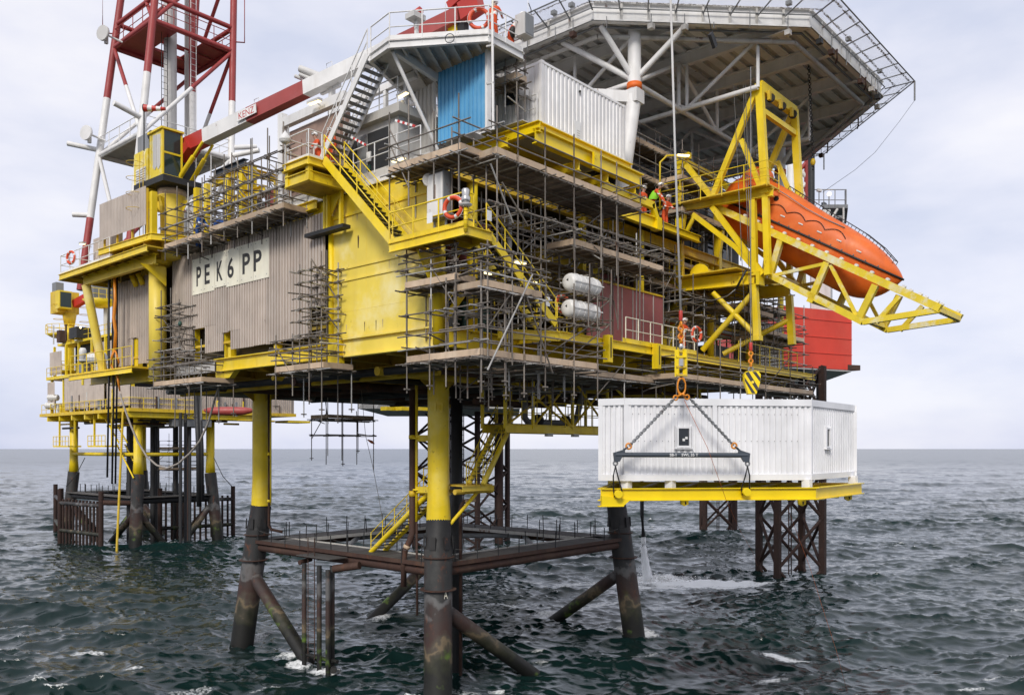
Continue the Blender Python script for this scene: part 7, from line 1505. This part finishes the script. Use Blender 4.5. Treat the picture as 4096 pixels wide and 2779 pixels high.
wbox('core', 0, 0, 16.4, 12, 18, 25.4, 'grey_dark'); wbox('end_box', 17, -3, 16.4, 20, 0, 18.6, 'cladding'); wbox('end_step', 19, -3.2, 15.2, 22.5, 0, 15.5, 'yellow'); wbox('tank', 3, -3.0, 14.4, 8, -2.0, 16.0, 'grey_steel')
for y in (-3, 1, 5, 9, 13, 17, 21): bar('girder', (bx-2.4, by+y, 15.7), (bx+14, by+y, 15.7), .3, .7, 'yellow', WP); bar('column', (bx-1.8, by+y, 16.4), (bx-1.8, by+y, 21), .3, .3, 'yellow', WP); bar('column', (bx-1.5, by+y, 21.3), (bx-1.5, by+y, 25.4), .25, .25, 'yellow', WP)
railing(WP, [V3(bx-2.4, by+23, 16.4), V3(bx-2.4, by-3.4, 16.4), V3(bx+6, by-3.4, 16.4)], 'yellow', 1.2, 1.6, .04); railing(WP, [V3(bx-2.2, by+21.8, 21.3), V3(bx-2.2, by-2.8, 21.3)], 'yellow', 1.2, 1.6, .04); railing(WP, [V3(bx-1.5, by+19.8, 25.7), V3(bx-1.5, by+2, 25.7)], 'yellow', 1.2, 1.6, .04)
# round platforms of its crane
q = at(278, 1640, t=116); cxx, cyy = q.x, q.y
pipe('crane_column', (cxx, cyy, 15.5), (cxx, cyy, 28.6), .62, 'yellow', WP); MB().tube([(cxx, cyy, 28.6), (cxx, cyy, 29.6), (cxx, cyy, 30.4)], [.62, .8, .9], 18).build('crane_pedestal', 'yellow_dirty', WP)
for (z, r) in ((22.4, 2.3), (27.4, 2.9)):
    MB().tube([(cxx, cyy, z-.35), (cxx, cyy, z)], [r*.8, r], 16).build('round_platform', 'yellow', WP)
    for k in range(16):
        a = k*math.pi/8; c = math.pi/8; p = V3(cxx+r*math.cos(a), cyy+r*math.sin(a), z); p2 = V3(cxx+r*math.cos(a+c), cyy+r*math.sin(a+c), z); rod('railing_post', p, p+V3(0, 0, 1.2), .04, 'yellow', WP)
        for hh in (1.2, .65): rod('handrail', p+V3(0, 0, hh), p2+V3(0, 0, hh), .04, 'yellow', WP)
boxp('crane_house', (cxx-1.6, cyy-.2, 30.4), (cxx+1.2, cyy+2.4, 33.4), 'yellow_dirty', WP); boxp('crane_cab', (cxx-1.9, cyy-1.6, 30.8), (cxx-.3, cyy-.2, 33.2), 'yellow', WP); boxp('cab_glass', (cxx-1.8, cyy-1.66, 31.0), (cxx-.4, cyy-1.62, 33.0), 'glass_green', WP); boxp('crane_box', (cxx-1.6, cyy+.4, 33.4), (cxx-.6, cyy+1.8, 34.6), 'grey_steel', WP)
MB().bar((cxx+.3, cyy-1.0, 31.6), (cxx+1.5, cyy-4.0, 32.8), .8, 1.0).build('boom_section', 'red', WP); MB().bar((cxx+1.5, cyy-4.0, 32.8), (cxx+6, cyy-14, 36.0), .8, 1.0).build('boom_section', 'white', WP)
for s in (-1.6, 1.8):
    for z in (29.4, 30.4, 31.4): MB().torus((cxx+s, cyy-.4, z), (0, 0, 1), .6, .035, 14, 5).build('ladder_hoop', 'yellow_dirty', WP)
# box module on a stalk, stack
p = at(405, 1180, t=105); boxp('instrument_box', p+V3(-1.4, -1.2, -.6), p+V3(1.6, 1.2, .9), 'grey_steel', WP); MB().tube([p+V3(0, 0, -1.6), p+V3(0, 0, -.7)], [.8, 2.2], 12).build('round_platform', 'yellow', WP); railing(WP, [p+V3(-1.9, -1.6, -.7), p+V3(1.9, -1.6, -.7)], 'yellow', 1.2, .9, .04); pipe('stack', p+V3(.6, 0, -12), p+V3(.6, 0, -1), .3, 'white_dirty', WP)
p = at(340, 1320, t=108); boxp('generator_house', p+V3(-1.5, -1.2, -1.2), p+V3(1.3, 1.2, .2), 'grey_dark', WP)
# conductors, risers, fender frames
for i in range(7): pipe('conductor', (bx+1.4+1.0*i, by+5+(i % 3)*1.6, -3), (bx+1.4+1.0*i, by+5+(i % 3)*1.6, 16), .34, 'grey_dark', WP)
for u, tt in ((722, 100), (742, 101), (759, 103)): p = at(u, 1794, t=tt); pipe('conductor', (p.x, p.y, -3), (p.x, p.y, 16), .19, 'grey_dark', WP)
for (u, tt, m) in ((492, 97, 'yellow_dirty'), (750, 104, 'rusty')): p = at(u, 1794, t=tt); pipe('riser', (p.x, p.y, 16), (p.x-(.8 if m != 'rusty' else 0), p.y, -2), .13, m, WP)
def fender(u0, t0, u1, t1, n, zt=5.8):
    a = at(u0, 1794, t=t0); c = at(u1, 1794, t=t1)
    for k in range(n+1): p = V3(a.x, a.y, 0).lerp(V3(c.x, c.y, 0), k/n); pipe('fender_pile', p+V3(0, 0, -3), p+V3(0, 0, zt+(.9 if k in (0, n) else -.3)), .28 if k in (0, n) else .14, 'rust_dark', WP)
    for z in (5.0, 1.6): pipe('fender_rail', V3(a.x, a.y, z), V3(c.x, c.y, z), .24, 'leg_tidal', WP)
fender(240, 104, 404, 98, 12); fender(222, 118, 245, 106, 1); fender(640, 106, 932, 112, 13)
pipe('fender_arm', at(410, 2010, t=98), at(520, 2012, t=100), .3, 'rusty', WP)
stairp = V3(bx-1.0, by+4, 11.2)
for i in range(2): pipe('stair_stringer', (bx-1.2+i*1.0, by+6.5, 15.9), (bx-1.2+i*1.0, by+2.0, 12.4), .09, 'yellow', WP); pipe('stair_stringer', (bx-.6+i, by+4, 12.2), (bx-.6+i, by-.6, 8.2), .09, 'yellow', WP)
for k in range(14): bar('stair_tread', (bx-1.2, by+6.5-4.5*k/14, 15.9-3.5*k/14), (bx-.2, by+6.5-4.5*k/14, 15.9-3.5*k/14), .3, .05, 'grey_dark', WP); bar('stair_tread', (bx-.6, by+4-4.6*k/14, 12.2-4*k/14), (bx+.4, by+4-4.6*k/14, 12.2-4*k/14), .3, .05, 'grey_dark', WP)
for (x0, y0) in ((-2.4, 3), (-2.4, 14)): wbox('hanging_basket', x0, y0, 11.9, x0+1.6, y0+5, 12.1, 'yellow'); railing(WP, [V3(bx+x0, by+y0, 12.1), V3(bx+x0, by+y0+5, 12.1)], 'yellow', 1.2, 1.0, .045)
for (y0) in (3, 8, 14, 19): bar('hanger', (bx-1.6, by+y0, 12), (bx-1.6, by+y0, 16), .2, .2, 'yellow', WP)
scaffold('scaffold cage inside the legs of the farther platform', (bx+5.0, by+2), (1, 0), [0, 2, 4], (0, 1), 2.5, [(9.0, True), (11.6, True)], 6.5, 13.4, braces=3, guard=True)
rw = random.Random(9)
for _ in range(26):
    x0 = rw.uniform(-2.2, 12); y0 = rw.uniform(-3.2, 20); z0 = rw.uniform(14.4, 15.6); (pipe('slung_pipe', (bx+x0, by+y0, z0), (bx+x0+rw.uniform(2, 6), by+y0, z0), rw.uniform(.08, .2), rw.choice(('yellow_dirty', 'grey_dark', 'rusty', 'grey_steel')), WP) if rw.random() < .5 else pipe('slung_pipe', (bx+x0, by+y0, z0), (bx+x0, by+y0+rw.uniform(2, 6), z0), rw.uniform(.08, .2), rw.choice(('yellow_dirty', 'grey_dark', 'rusty', 'grey_steel')), WP))
for _ in range(30):
    y0 = rw.uniform(-3, 21); z0 = rw.choice((16.4, 16.4, 21.3, 25.7)); x0 = -2.3+rw.uniform(0, .5); m_ = rw.choice(('yellow_dirty', 'grey_steel', 'grey_light', 'white_dirty', 'rusty', 'yellow')); h_ = rw.uniform(.5, 2.6)
    if rw.random() < .5: pipe('deck_pipe', (bx+x0, by+y0, z0), (bx+x0, by+y0, z0+h_), rw.uniform(.06, .14), m_, WP)
    else: wbox('deck_box', x0, y0, z0, x0+.8, y0+rw.uniform(.4, 1.2), z0+h_*.6, m_)
for _ in range(14):
    x0 = rw.uniform(-2, 18); pipe('deck_pipe', (bx+x0, by-3.4, 16.4), (bx+x0, by-3.4, 16.4+rw.uniform(.8, 2.4)), rw.uniform(.05, .12), rw.choice(('yellow', 'grey_steel', 'rusty')), WP)
# its life rafts and lifeboat
for (u, v, lb) in ((213*1, 1590, 'upper white raft canister on the far left platform'), (203, 1622, 'lower white raft canister on the far left platform')): raft(lb, at(u, v, t=112), V3(RGT[0], RGT[1], 0), 1.4, .42, None)
raft('large white raft canister beside the lifebuoy at the left', at(388, 1432, t=62), V3(.6, -.8, 0), 1.3, .42, None)
t = thing('lifeboat', 'dark red open boat stowed under the farther platform', 'boat', at(920, 1645, t=95)); a = at(815, 1640, t=95); c = at(1015, 1640, t=95)
pts = [a.lerp(c, s) for s in (0, .06, .2, .5, .8, .94, 1)]; MB().tube([p-V3(0, 0, .1*math.sin(math.pi*k/6)) for k, p in enumerate(pts)], [.08, .3, .45, .5, .45, .3, .08], 14).build('hull', 'boom_red', t)
for s in (.3, .65): p = a.lerp(c, s); MB().bar(p+V3(0, 0, .9), p-V3(0, 0, .7), .2, .25).build('davit_strap', 'grey_steel', t)
# fog lamp on the far platform
t = thing('fog_lantern', 'glass lantern on a yellow post at the far left platform', 'lantern', at(332, 1470, t=70)); p = at(331, 1425, t=70); pipe('post', p-V3(0, 0, 2.4), p-V3(0, 0, .4), .1, 'yellow', t); MB().tube([p-V3(0, 0, .45), p-V3(0, 0, .3)], .42, 14).build('base', 'grey_light', t); MB().tube([p-V3(0, 0, .3), p+V3(0, 0, .5), p+V3(0, 0, .7)], [.28, .28, .2], 14).build('lens', 'raft_white', t)
MB().ball(at(322, 1310, t=100), .11, 8, 6).build('bulkhead_lamp', 'lamp_warm', WP)

# dark block added to close the bright gap under the helideck
AB = thing('dark_filler_block', 'dark grey filler block with small windows in the shade below the helideck', 'building', (17, 2, 22.6))
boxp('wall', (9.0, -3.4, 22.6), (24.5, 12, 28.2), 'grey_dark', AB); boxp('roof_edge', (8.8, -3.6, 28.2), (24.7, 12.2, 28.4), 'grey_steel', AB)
for i in range(7):
    for z in (23.9, 26.4):
        f_ = boxp('window', (10.0+i*2.0, -3.47, z), (10.9+i*2.0, -3.41, z+.9), 'grey_steel', AB); boxp('pane', (10.06+i*2.0, -3.49, z+.06), (10.84+i*2.0, -3.475, z+.84), 'glass', f_)
for z in (25.4,): boxp('walkway', (8.6, -4.9, z), (24.6, -3.42, z+.1), 'deck_under', AB); railing(AB, [V3(8.6, -4.85, z+.1), V3(24.5, -4.85, z+.1)], 'white_dirty', 1.1, 1.5, .024)
for x in (10, 13.5, 17, 20.5, 24): bar('walkway_post', (x, -4.8, 22.6), (x, -4.8, 25.4), .14, .14, 'white_dirty', AB)
for (y, z, r, m) in ((-4.2, 25.1, .12, 'white_dirty'), (-4.5, 24.9, .08, 'grey_steel'), (-3.9, 28.7, .14, 'white')): pipe('service_pipe', (9, y, z), (24, y, z), r, m, AB)
scaffold('scaffold in front of the dark block under the helideck', (11.5, -6.6), (1, 0), [0, 1.7, 3.4, 5.1, 6.8], (0, 1), 1.4, [(24.2, True), (25.9, True), (27.4, False)], 22.8, 28.3, braces=4, loose=5)
scaffold('scaffold at the right end under the far helideck column', (19.5, -6.9), (1, 0), [0, 1.7, 3.4, 5.0], (0, 1), 1.5, [(18.2, True), (20.2, True), (21.6, False)], 16.6, 22.4, braces=4, loose=5)
# ------------------------------------------------------------------ hoses and slings at the left
S_ = lambda zx, zy: (100+zx/1.971, 1300+zy/1.971)
hz = [(1622, 195), (1595, 235), (1565, 320), (1530, 470), (1490, 610), (1440, 780), (1380, 910), (1300, 1010), (1210, 1090), (1120, 1128), (1040, 1105), (960, 1035), (890, 920), (830, 780), (780, 640), (752, 545)]
P_ = [at(*S_(*p), t=41.5+k*.35) for k, p in enumerate(hz)]
t = thing('fill_hose', 'long grey hose drooping from the lower deck to the black hoses', 'hose', P_[0]); MB().tube(P_, .055, 8).build('hose', 'rope_grey', t)
for i, (zx, top, bot) in enumerate(((652, -480, 1200), (668, -500, 480), (690, -480, 1250), (702, -490, 560), (716, -470, 1250))):
    a = at(*S_(zx+8, top), t=47.5+i*.12); c = at(*S_(zx-4, bot), t=47.5+i*.12); m = a.lerp(c, .5)+V3(.08*(-1)**i, .05, 0)
    poly_pipe('supply_hose', [a, m, c], .055, 'black_rubber', None, 7, c, label='%s black supply hose hanging beside the left corrugated wall' % ('leftmost long', 'second short', 'middle long', 'fourth short', 'rightmost long')[i], cat='hose')
for k, (zx, b0, b1) in enumerate(((1350, 540, 1430), (1376, 540, 1390))):
    a = at(*S_(zx, b0), t=80); c = at(*S_(zx+22, b1), t=80); poly_pipe('riser_bundle', [a, a.lerp(c, .5)+V3(.1, 0, 0), c], .24-.07*k, 'black_rubber', None, 10, c, label='%s black riser under the deck near the drooping hose' % ('thicker', 'thinner')[k], cat='pipe')
SG_ = thing('webbing_sling', 'orange webbing sling bundle hanging beside the black hoses', 'sling', at(462, 1500, t=47))
op = [(706, -370), (712, -200), (700, -60), (716, 60), (706, 190)]
MB().tube([at(*S_(*p), t=47.2) for p in op], [.08, .09, .10, .085, .10], 8).build('strap', 'orange_link', SG_)
MB().tube([at(*S_(*p), t=47.1) for p in ((706, 190), (682, 250), (680, 320), (702, 360), (732, 350), (740, 290), (722, 230), (706, 190))], .055, 8).build('loop', 'orange_link', SG_); MB().tube([at(*S_(*p), t=47.1) for p in ((722, 355), (735, 440), (748, 520))], [.06, .075, .04], 8).build('tail', 'orange_link', SG_)
P_ = [at(1440, 1500, t=45), at(1462, 1740, t=44), at(1490, 1860, t=44), at(1515, 1990, t=44), at(1533, 2095, t=44)]
t = thing('marker_rope', 'thin slack rope with a red tag hanging in the gap between legs', 'rope', P_[-1]); MB().tube(P_, .014, 5).build('rope', 'rope_grey', t); q = at(1470, 1758, t=44); MB().tube([q, q+V3(.2, -.1, -.12), q+V3(.3, -.2, -.22)], [.03, .09, .03], 6).build('tag', 'rope_orange', t)
for (u0, v0, u1, v1, tt, lb) in ((855, 1830, 928, 1945, 100, 'thin guy wire right of the farther platform legs'), (340, 1830, 265, 1945, 108, 'thin guy wire left of the farther platform legs')):
    a, c = at(u0, v0, t=tt), at(u1, v1, t=tt); poly_pipe('guy_wire', [a, a.lerp(c, .5)-V3(0, 0, .5), c], .05, 'grey_dark', None, 5, c, label=lb, cat='wire')
# ------------------------------------------------------------------ lifebuoys
def buoy(label, c, ax, R=.34, r=.075):
    c = Vector(c); t = thing('lifebuoy', label, 'lifebuoy', c-V3(0, 0, R)); MB().torus(c, ax, R, r, 26, 10).build('ring', 'lifebuoy_orange', t)
    for k in range(4): a = k*math.pi/2+.4; MB().torus(c, ax, R, r*1.04, 5, 10, a-.13, a+.13).build('reflective_band', 'reflective', t)
    M_ = frame_mat(Vector(ax)); MB().tube([c+M_ @ V3((R+r)*math.cos(a), (R+r)*math.sin(a), 0) for a in [i*math.pi/14 for i in range(29)]], .012, 5).build('grab_line', 'white_flat', t); return t
nl = V3(-1, -.25, 0).normalized()
buoy('orange lifebuoy hung on the corner landing rail beside the fog lantern', at(1812, 830, x=-7.62), nl); buoy('orange lifebuoy on the white railing of the muster platform', at(1916, 76, x=MPp[2].x-.1), V3(-.8, -.6, 0), .36, .075)
buoy('orange lifebuoy on the railing at the far left end platform', at(284, 1030, x=-8.05), nl); buoy('orange lifebuoy beside the white raft canister at the lower left', at(392, 1402, t=61), nl)
buoy('orange lifebuoy behind the lower white raft canister', at(2250, 1215, y=-7.6), V3(-.2, -1, 0)); buoy('orange lifebuoy on the yellow rail beside the worker with the helmet', at(2786, 1337, y=-8.5), V3(-.2, -1, 0))
# fog lantern and cabinet on the corner landing
FL = thing('fog_lantern', 'silver fog lantern on a ribbed yellow post at the corner landing', 'lantern', at(1863, 915, x=CX0-.02)); q = at(1863, 815, x=CX0-.02)
MB().tube([q-V3(0, 0, .95), q-V3(0, 0, .1)], .07, 14).build('post', 'yellow', FL)
for k in range(5): MB().torus(q-V3(0, 0, .25+.15*k), (0, 0, 1), .075, .01, 14, 5).build('post_ring', 'yellow_dirty', FL)
MB().tube([q-V3(0, 0, .12), q-V3(0, 0, .04), q-V3(0, 0, .02)], [.12, .22, .22], 16).build('base', 'grey_light', FL); MB().tube([q, q+V3(0, 0, .22), q+V3(0, 0, .25), q+V3(0, 0, .45), q+V3(0, 0, .52)], [.14, .17, .13, .15, .10], 16).build('lens', 'chrome', FL)
CBX = thing('rescue_cabinet', 'tall white cabinet with grey sides on the corner landing', 'cabinet', at(1712, 845, x=-6.6)); c0_ = at(1690, 840, x=-6.7); 
boxp('body', (-6.65, -7.25, 20.1), (-6.2, -6.35, 21.75), 'grey_steel', CBX); boxp('door', (-6.68, -7.2, 20.15), (-6.655, -6.4, 21.7), 'white', CBX); boxp('door_mark', (-6.69, -6.85, 20.8), (-6.684, -6.78, 21.3), 'brown_panel', CBX)
for y in (-7.1, -6.5): bar('leg', (-6.4, y, 19.3), (-6.4, y, 20.1), .06, .06, 'grey_steel', CBX)
q = at(1708, 730, x=-6.5); t = thing('horn_speaker', 'grey horn loudspeaker above the white cabinet on the corner landing', 'loudspeaker', q); d = V3(-.5, -.85, 0).normalized(); MB().tube([q+d*-.25, q, q+d*.3], [.08, .1, .24], 16).build('horn', 'grey_light', t); rod('bracket', q, q+V3(.2, .3, .5), .025, 'grey_steel', t)
for (u, v, x_, y_, lb) in ((1719, 872, -7.56, None, 'white paper notice tied to the corner landing rail'), (1957, 862, None, CY0-.03, 'white hanging tag beside the fog lantern'), (2192, 1206, None, -8.6, 'white diamond tag on the rail above the lower yellow stair')):
    q = at(u, v, x=x_) if x_ else at(u, v, y=y_); t = thing('notice', lb, 'notice', q); s = V3(0, .14, 0) if x_ else V3(.12, 0, 0); n_ = V3(-.006, 0, 0) if x_ else V3(0, -.006, 0)
    MB().extrude([q-s-V3(0, 0, .18), q+s-V3(0, 0, .18), q+s+V3(0, 0, .18), q-s+V3(0, 0, .18)], n_).build('sheet', 'white_flat', t); MB().torus(q+V3(0, 0, .26), n_, .04, .008, 10, 4).build('cable_tie', 'grey_light', t)
# coil, boxes on muster platform
q = at(1800, 172, z=ZP-.05); 
mdir = (c2-c1).normalized()
t = thing('cable_coil', 'black cable loop hanging on the white platform edge', 'cable', q); MB().torus(c1.lerp(c2, .62)+V3(-.02, -.02, -.1)+V3(-.16, -.12, 0), V3(-mdir.y, mdir.x, 0), .17, .016, 18, 5).build('loop', 'black_rubber', t)
t = thing('junction_box', 'grey junction boxes on a post behind the muster platform railing', 'junction box', c1.lerp(c2, .27)+V3(0, 0, .3)); p = c1.lerp(c2, .27)+V3(.12, .1, 0); boxp('box', p+V3(-.35, -.25, .85), p+V3(.25, .25, 1.05), 'grey_light', t); bar('stem', p+V3(0, 0, .1), p+V3(0, 0, .85), .12, .12, 'white', t)
t = thing('radio_cabinet', 'concrete grey box mounted on the railing in front of the helideck', 'cabinet', at(2125, 150, y=c2.y-.1)); q = at(2100, 105, y=c2.y-.15); boxp('body', q+V3(-.25, -.2, -.42), q+V3(.3, .3, .42), 'grey_light', t); boxp('door', q+V3(-.22, -.22, -.38), q+V3(.27, -.205, .38), 'grey_steel', t); MB().tube([q+V3(.25, -.1, .42), q+V3(.25, -.1, .7), q+V3(.1, -.1, .9)], .02, 6).build('aerial', 'grey_dark', t)
t = thing('pole', 'tall white pole rising along the edge of the blue sheeting', 'pole', at(1973, 520, y=c2.y-.25)); pipe('shaft', at(1973, 520, y=c2.y-.25), at(1969, 60, y=c2.y-.25), .05, 'white', t); pipe('tip', at(1969, 60, y=c2.y-.25), at(1972, -40, y=c2.y-.25), .035, 'sign_white', t)
for v in (180, 330): q = at(1971, v, y=c2.y-.25); MB().bar(q-V3(0, .05, .03), q+V3(0, .3, .03), .08, .06).build('clamp', 'grey_light', t)
for k, (u, h) in enumerate(((2112, -30), (1783, -5))): q = at(u, 130, y=c2.y) if k == 0 else c1.lerp(c2, .57)+V3(0, 0, .3); e_ = at(u, h, y=c2.y) if k == 0 else q+V3(0, 0, 1.9); poly_pipe('whip_aerial', [q, e_], .014, 'white', None, 5, q, label=('thin whip aerial on the grey railing box', 'thin whip aerial rising from the muster platform rail')[k], cat='antenna')
# ------------------------------------------------------------------ people
def person(label, foot, face, suit='suit_orange', pose='stand', h=1.78, helmet='helmet_white', vest=False):
    """one continuous skinned body; face = horizontal direction the person looks"""
    k = h/1.78; f = V3(face[0], face[1], 0).normalized(); s = V3(f.y, -f.x, 0); U = V3(0, 0, 1)
    def P(a, b_, z): return (s*a+f*b_+U*z)*k
    lean = {'stand': 0, 'lean': .22, 'work': .12, 'bend': .42}[pose]
    J = {'pel': P(0, 0, .96), 'waist': P(0, lean*.3, 1.12), 'chest': P(0, lean*.75, 1.36), 'neck': P(0, lean*1.0+.01, 1.52), 'head': P(0, lean*1.15+.04, 1.63), 'crown': P(0, lean*1.2+.03, 1.72)}
    R_ = {'pel': .16, 'waist': .15, 'chest': .175, 'neck': .065, 'head': .10, 'crown': .085}
    E = [('pel', 'waist'), ('waist', 'chest'), ('chest', 'neck'), ('neck', 'head'), ('head', 'crown')]
    for sd, n in ((-1, 'l'), (1, 'r')):
        st = .06 if (pose != 'stand' and sd > 0) else 0
        J.update({'hip'+n: P(.10*sd, 0, .90), 'kne'+n: P(.12*sd, .04+st, .50), 'ank'+n: P(.13*sd, st-.02, .09), 'toe'+n: P(.15*sd, .17+st, .045)})
        R_.update({'hip'+n: .105, 'kne'+n: .078, 'ank'+n: .06, 'toe'+n: .05})
        sh = P(.20*sd, lean*.9, 1.43)
        if pose == 'stand': el, wr, ha = P(.26*sd, -.02, 1.14), P(.25*sd, .08, .90), P(.24*sd, .12, .80)
        elif pose == 'lean': el, wr, ha = P(.25*sd, lean+.12, 1.18), P(.20*sd, lean+.33, 1.10), P(.18*sd, lean+.42, 1.08)
        elif pose == 'work': el, wr, ha = P(.28*sd, lean+.10, 1.20), P(.16*sd, lean+.34, 1.24), P(.13*sd, lean+.43, 1.26)
        else: el, wr, ha = P(.24*sd, lean+.15, 1.14), P(.18*sd, lean+.26, .92), P(.16*sd, lean+.30, .84)
        J.update({'sho'+n: sh, 'elb'+n: el, 'wri'+n: wr, 'han'+n: ha}); R_.update({'sho'+n: .085, 'elb'+n: .058, 'wri'+n: .042, 'han'+n: .045})
        E += [('pel', 'hip'+n), ('hip'+n, 'kne'+n), ('kne'+n, 'ank'+n), ('ank'+n, 'toe'+n), ('chest', 'sho'+n), ('sho'+n, 'elb'+n), ('elb'+n, 'wri'+n), ('wri'+n, 'han'+n)]
        wd = (ha-wr).normalized(); sv = wd.cross(U).normalized() if abs(wd.z) < .95 else s
        for q in range(4):
            off = sv*(.028-.0185*q)*k; J['f%d%s' % (q, n)] = ha+off+wd*.035*k; J['g%d%s' % (q, n)] = ha+off*1.15+wd*(.085-.008*abs(q-1.3))*k-U*.012*k; R_['f%d%s' % (q, n)] = .010; R_['g%d%s' % (q, n)] = .008; E += [('han'+n, 'f%d%s' % (q, n)), ('f%d%s' % (q, n), 'g%d%s' % (q, n))]
        J['th'+n] = ha+sv*.055*k*sd+wd*.02*k; R_['th'+n] = .010; E.append(('han'+n, 'th'+n))
    ids = {n: i for i, n in enumerate(J)}; me = bpy.data.meshes.new('person_body'); me.from_pydata([tuple(v) for v in J.values()], [(ids[a], ids[b_]) for a, b_ in E], []); me.update()
    o = bpy.data.objects.new('person_tmp', me); COL.objects.link(o); m = o.modifiers.new('skin', 'SKIN')
    for n, i in ids.items(): sk = me.skin_vertices[0].data[i]; sk.radius = (R_[n]*k, R_[n]*k); sk.use_root = (n == 'pel')
    ss = o.modifiers.new('sub', 'SUBSURF'); ss.levels = 1; ss.render_levels = 1
    dg = bpy.context.evaluated_depsgraph_get(); nm = bpy.data.meshes.new_from_object(o.evaluated_get(dg)); bpy.data.objects.remove(o)
    nm.materials.clear()
    for mm in (suit, 'skin', 'boots', 'reflective'): nm.materials.append(MATS[mm])
    hd = J['head']; 
    for p in nm.polygons:
        p.use_smooth = True; c = p.center; mi = 0
        if (c-hd).length < .17*k and c.z > J['neck'].z-.02*k: mi = 1
        elif c.z < .12*k: mi = 2
        else:
            for n in 'lr':
                if (c-J['han'+n]).length < .10*k: mi = 1
            if mi == 0 and (abs(c.z-1.22*k) < .035*k or abs(c.z-.42*k) < .03*k): mi = 3
        p.material_index = mi
    foot = Vector(foot); t = thing('person', label, 'person', foot); nm.name = 'person_body'
    bo = link(bpy.data.objects.new('body', nm), Matrix.Translation(foot), t)
    hc_ = foot+J['crown']+U*.0; b = MB(); b.ball(hc_+U*.005, .138*k, 16, 10, (1, 1.0, .92), zmin=-.15); b.build('helmet', helmet, t); b = MB(); b.tube([hc_-U*.02+f*.04*k, hc_-U*.005+f*.03*k], .155*k, 16); b.build('helmet_brim', helmet, t)
    fh = foot+hd; b = MB(); b.ball(fh+f*.105*k-U*.005, .017*k, 6, 5, (1, 1, 1.6)); b.build('nose', 'skin', t)
    for sd in (-1, 1): b = MB(); b.ball(fh+f*.09*k+s*.035*k*sd+U*.025*k, .012*k, 6, 4); b.build('eye', 'ink', t)
    b = MB(); b.bar(fh+f*.096*k-s*.022*k-U*.05*k, fh+f*.096*k+s*.022*k-U*.05*k, .008, .008); b.build('mouth', 'red_flat', t)
    if vest: b = MB(); b.tube([foot+J['waist']-U*.08*k, foot+J['waist'], foot+J['chest'], foot+J['chest']+U*.10*k], [.20*k, .205*k, .225*k, .16*k], 14, False); b.build('vest', 'vest_green', t)
    return t
pm = V3(-1.9, c2.y+.45, ZP+.05)
pa_ = at(1974, 160, y=c2.y+.45); pb_ = at(2030, 185, y=c2.y+.5)
person('worker in orange with white helmet standing at the muster platform corner', (pa_.x, c2.y+.5, ZP+.05), (.9, .2), pose='work'); person('shorter bending worker in orange beside the taller one on the muster platform', (pb_.x+.2, c2.y+.55, ZP+.05), (.8, -.6), pose='bend', h=1.7)
t = thing('tool_belt', 'dark tool bag hanging at the bending worker on the muster platform', 'bag', (pb_.x+.2, c2.y+.3, ZP+.6)); MB().ball((pb_.x+.1, c2.y+.3, ZP+.85), .17, 10, 8, (1, .8, 1.3)).build('bag', 'boots', t)
for (u, v, y_, lb, po, ve, fc) in ((2573, 855, -6.6, 'worker in orange with white helmet behind the container beam end', 'stand', False, (-.2, -1)), (2658, 868, -6.5, 'worker in striped orange leaning on the rail beside the lamp post', 'lean', False, (-.3, -1)), (2601, 905, -7.0, 'worker in a bright green vest behind the yellow beam', 'bend', True, (.2, -1)), (2728, 1440, -7.7, 'worker in orange behind the hook chain on the side walkway', 'work', False, (-.2, -1))):
    p = at(u, v, y=y_); z = 22.84 if v < 1000 else 16.4; person(lb, (p.x, y_, z), fc, pose=po, vest=ve)
for (u, lb, fc) in ((1283, 'left worker in orange seen between the white stair treads', (-1, .2)), (1330, 'right worker in orange seen between the white stair treads', (-1, -.3))): p = at(u, 640, x=-6.15); person(lb, (-6.25, p.y, ZL+.02), fc, pose='work' if u < 1300 else 'stand')
p = at(792, 935, x=-6.9); person('worker in blue overalls climbing in the scaffold beside the crane pedestal', (-6.9, p.y, 21.55), (.3, -1), suit='suit_blue', pose='lean')
# blue bag on the scaffold
q = at(882, 900, x=-6.6); t = thing('tool_bag', 'blue bag lying on the scaffold left of the stair landing', 'bag', q); MB().ball(q, .3, 12, 8, (1, 1.3, .8)).build('bag', 'suit_blue', t)
# small lamp on the left
q = at(330, 972, x=-8.0); floodlight('small floodlight over the rail at the far left end', q, V3(0, .5, .05))
# green ball valves on scaffold, deck drum etc.
for (u, v, x_, lb) in ((720, 1294, -6.9, 'small green bottle on the scaffold tower beside the crane column'), (652, 1432, -7.0, 'small green bottle on the hanging scaffold below the crane column')):
    q = at(u, v, x=x_); t = thing('scaffold_lamp', lb, 'lamp', q); MB().ball(q, .1, 10, 8, (1, 1, 1.3)).build('glass', 'machine_green', t); rod('hook', q, q+V3(0, 0, .2), .015, 'grey_dark', t)
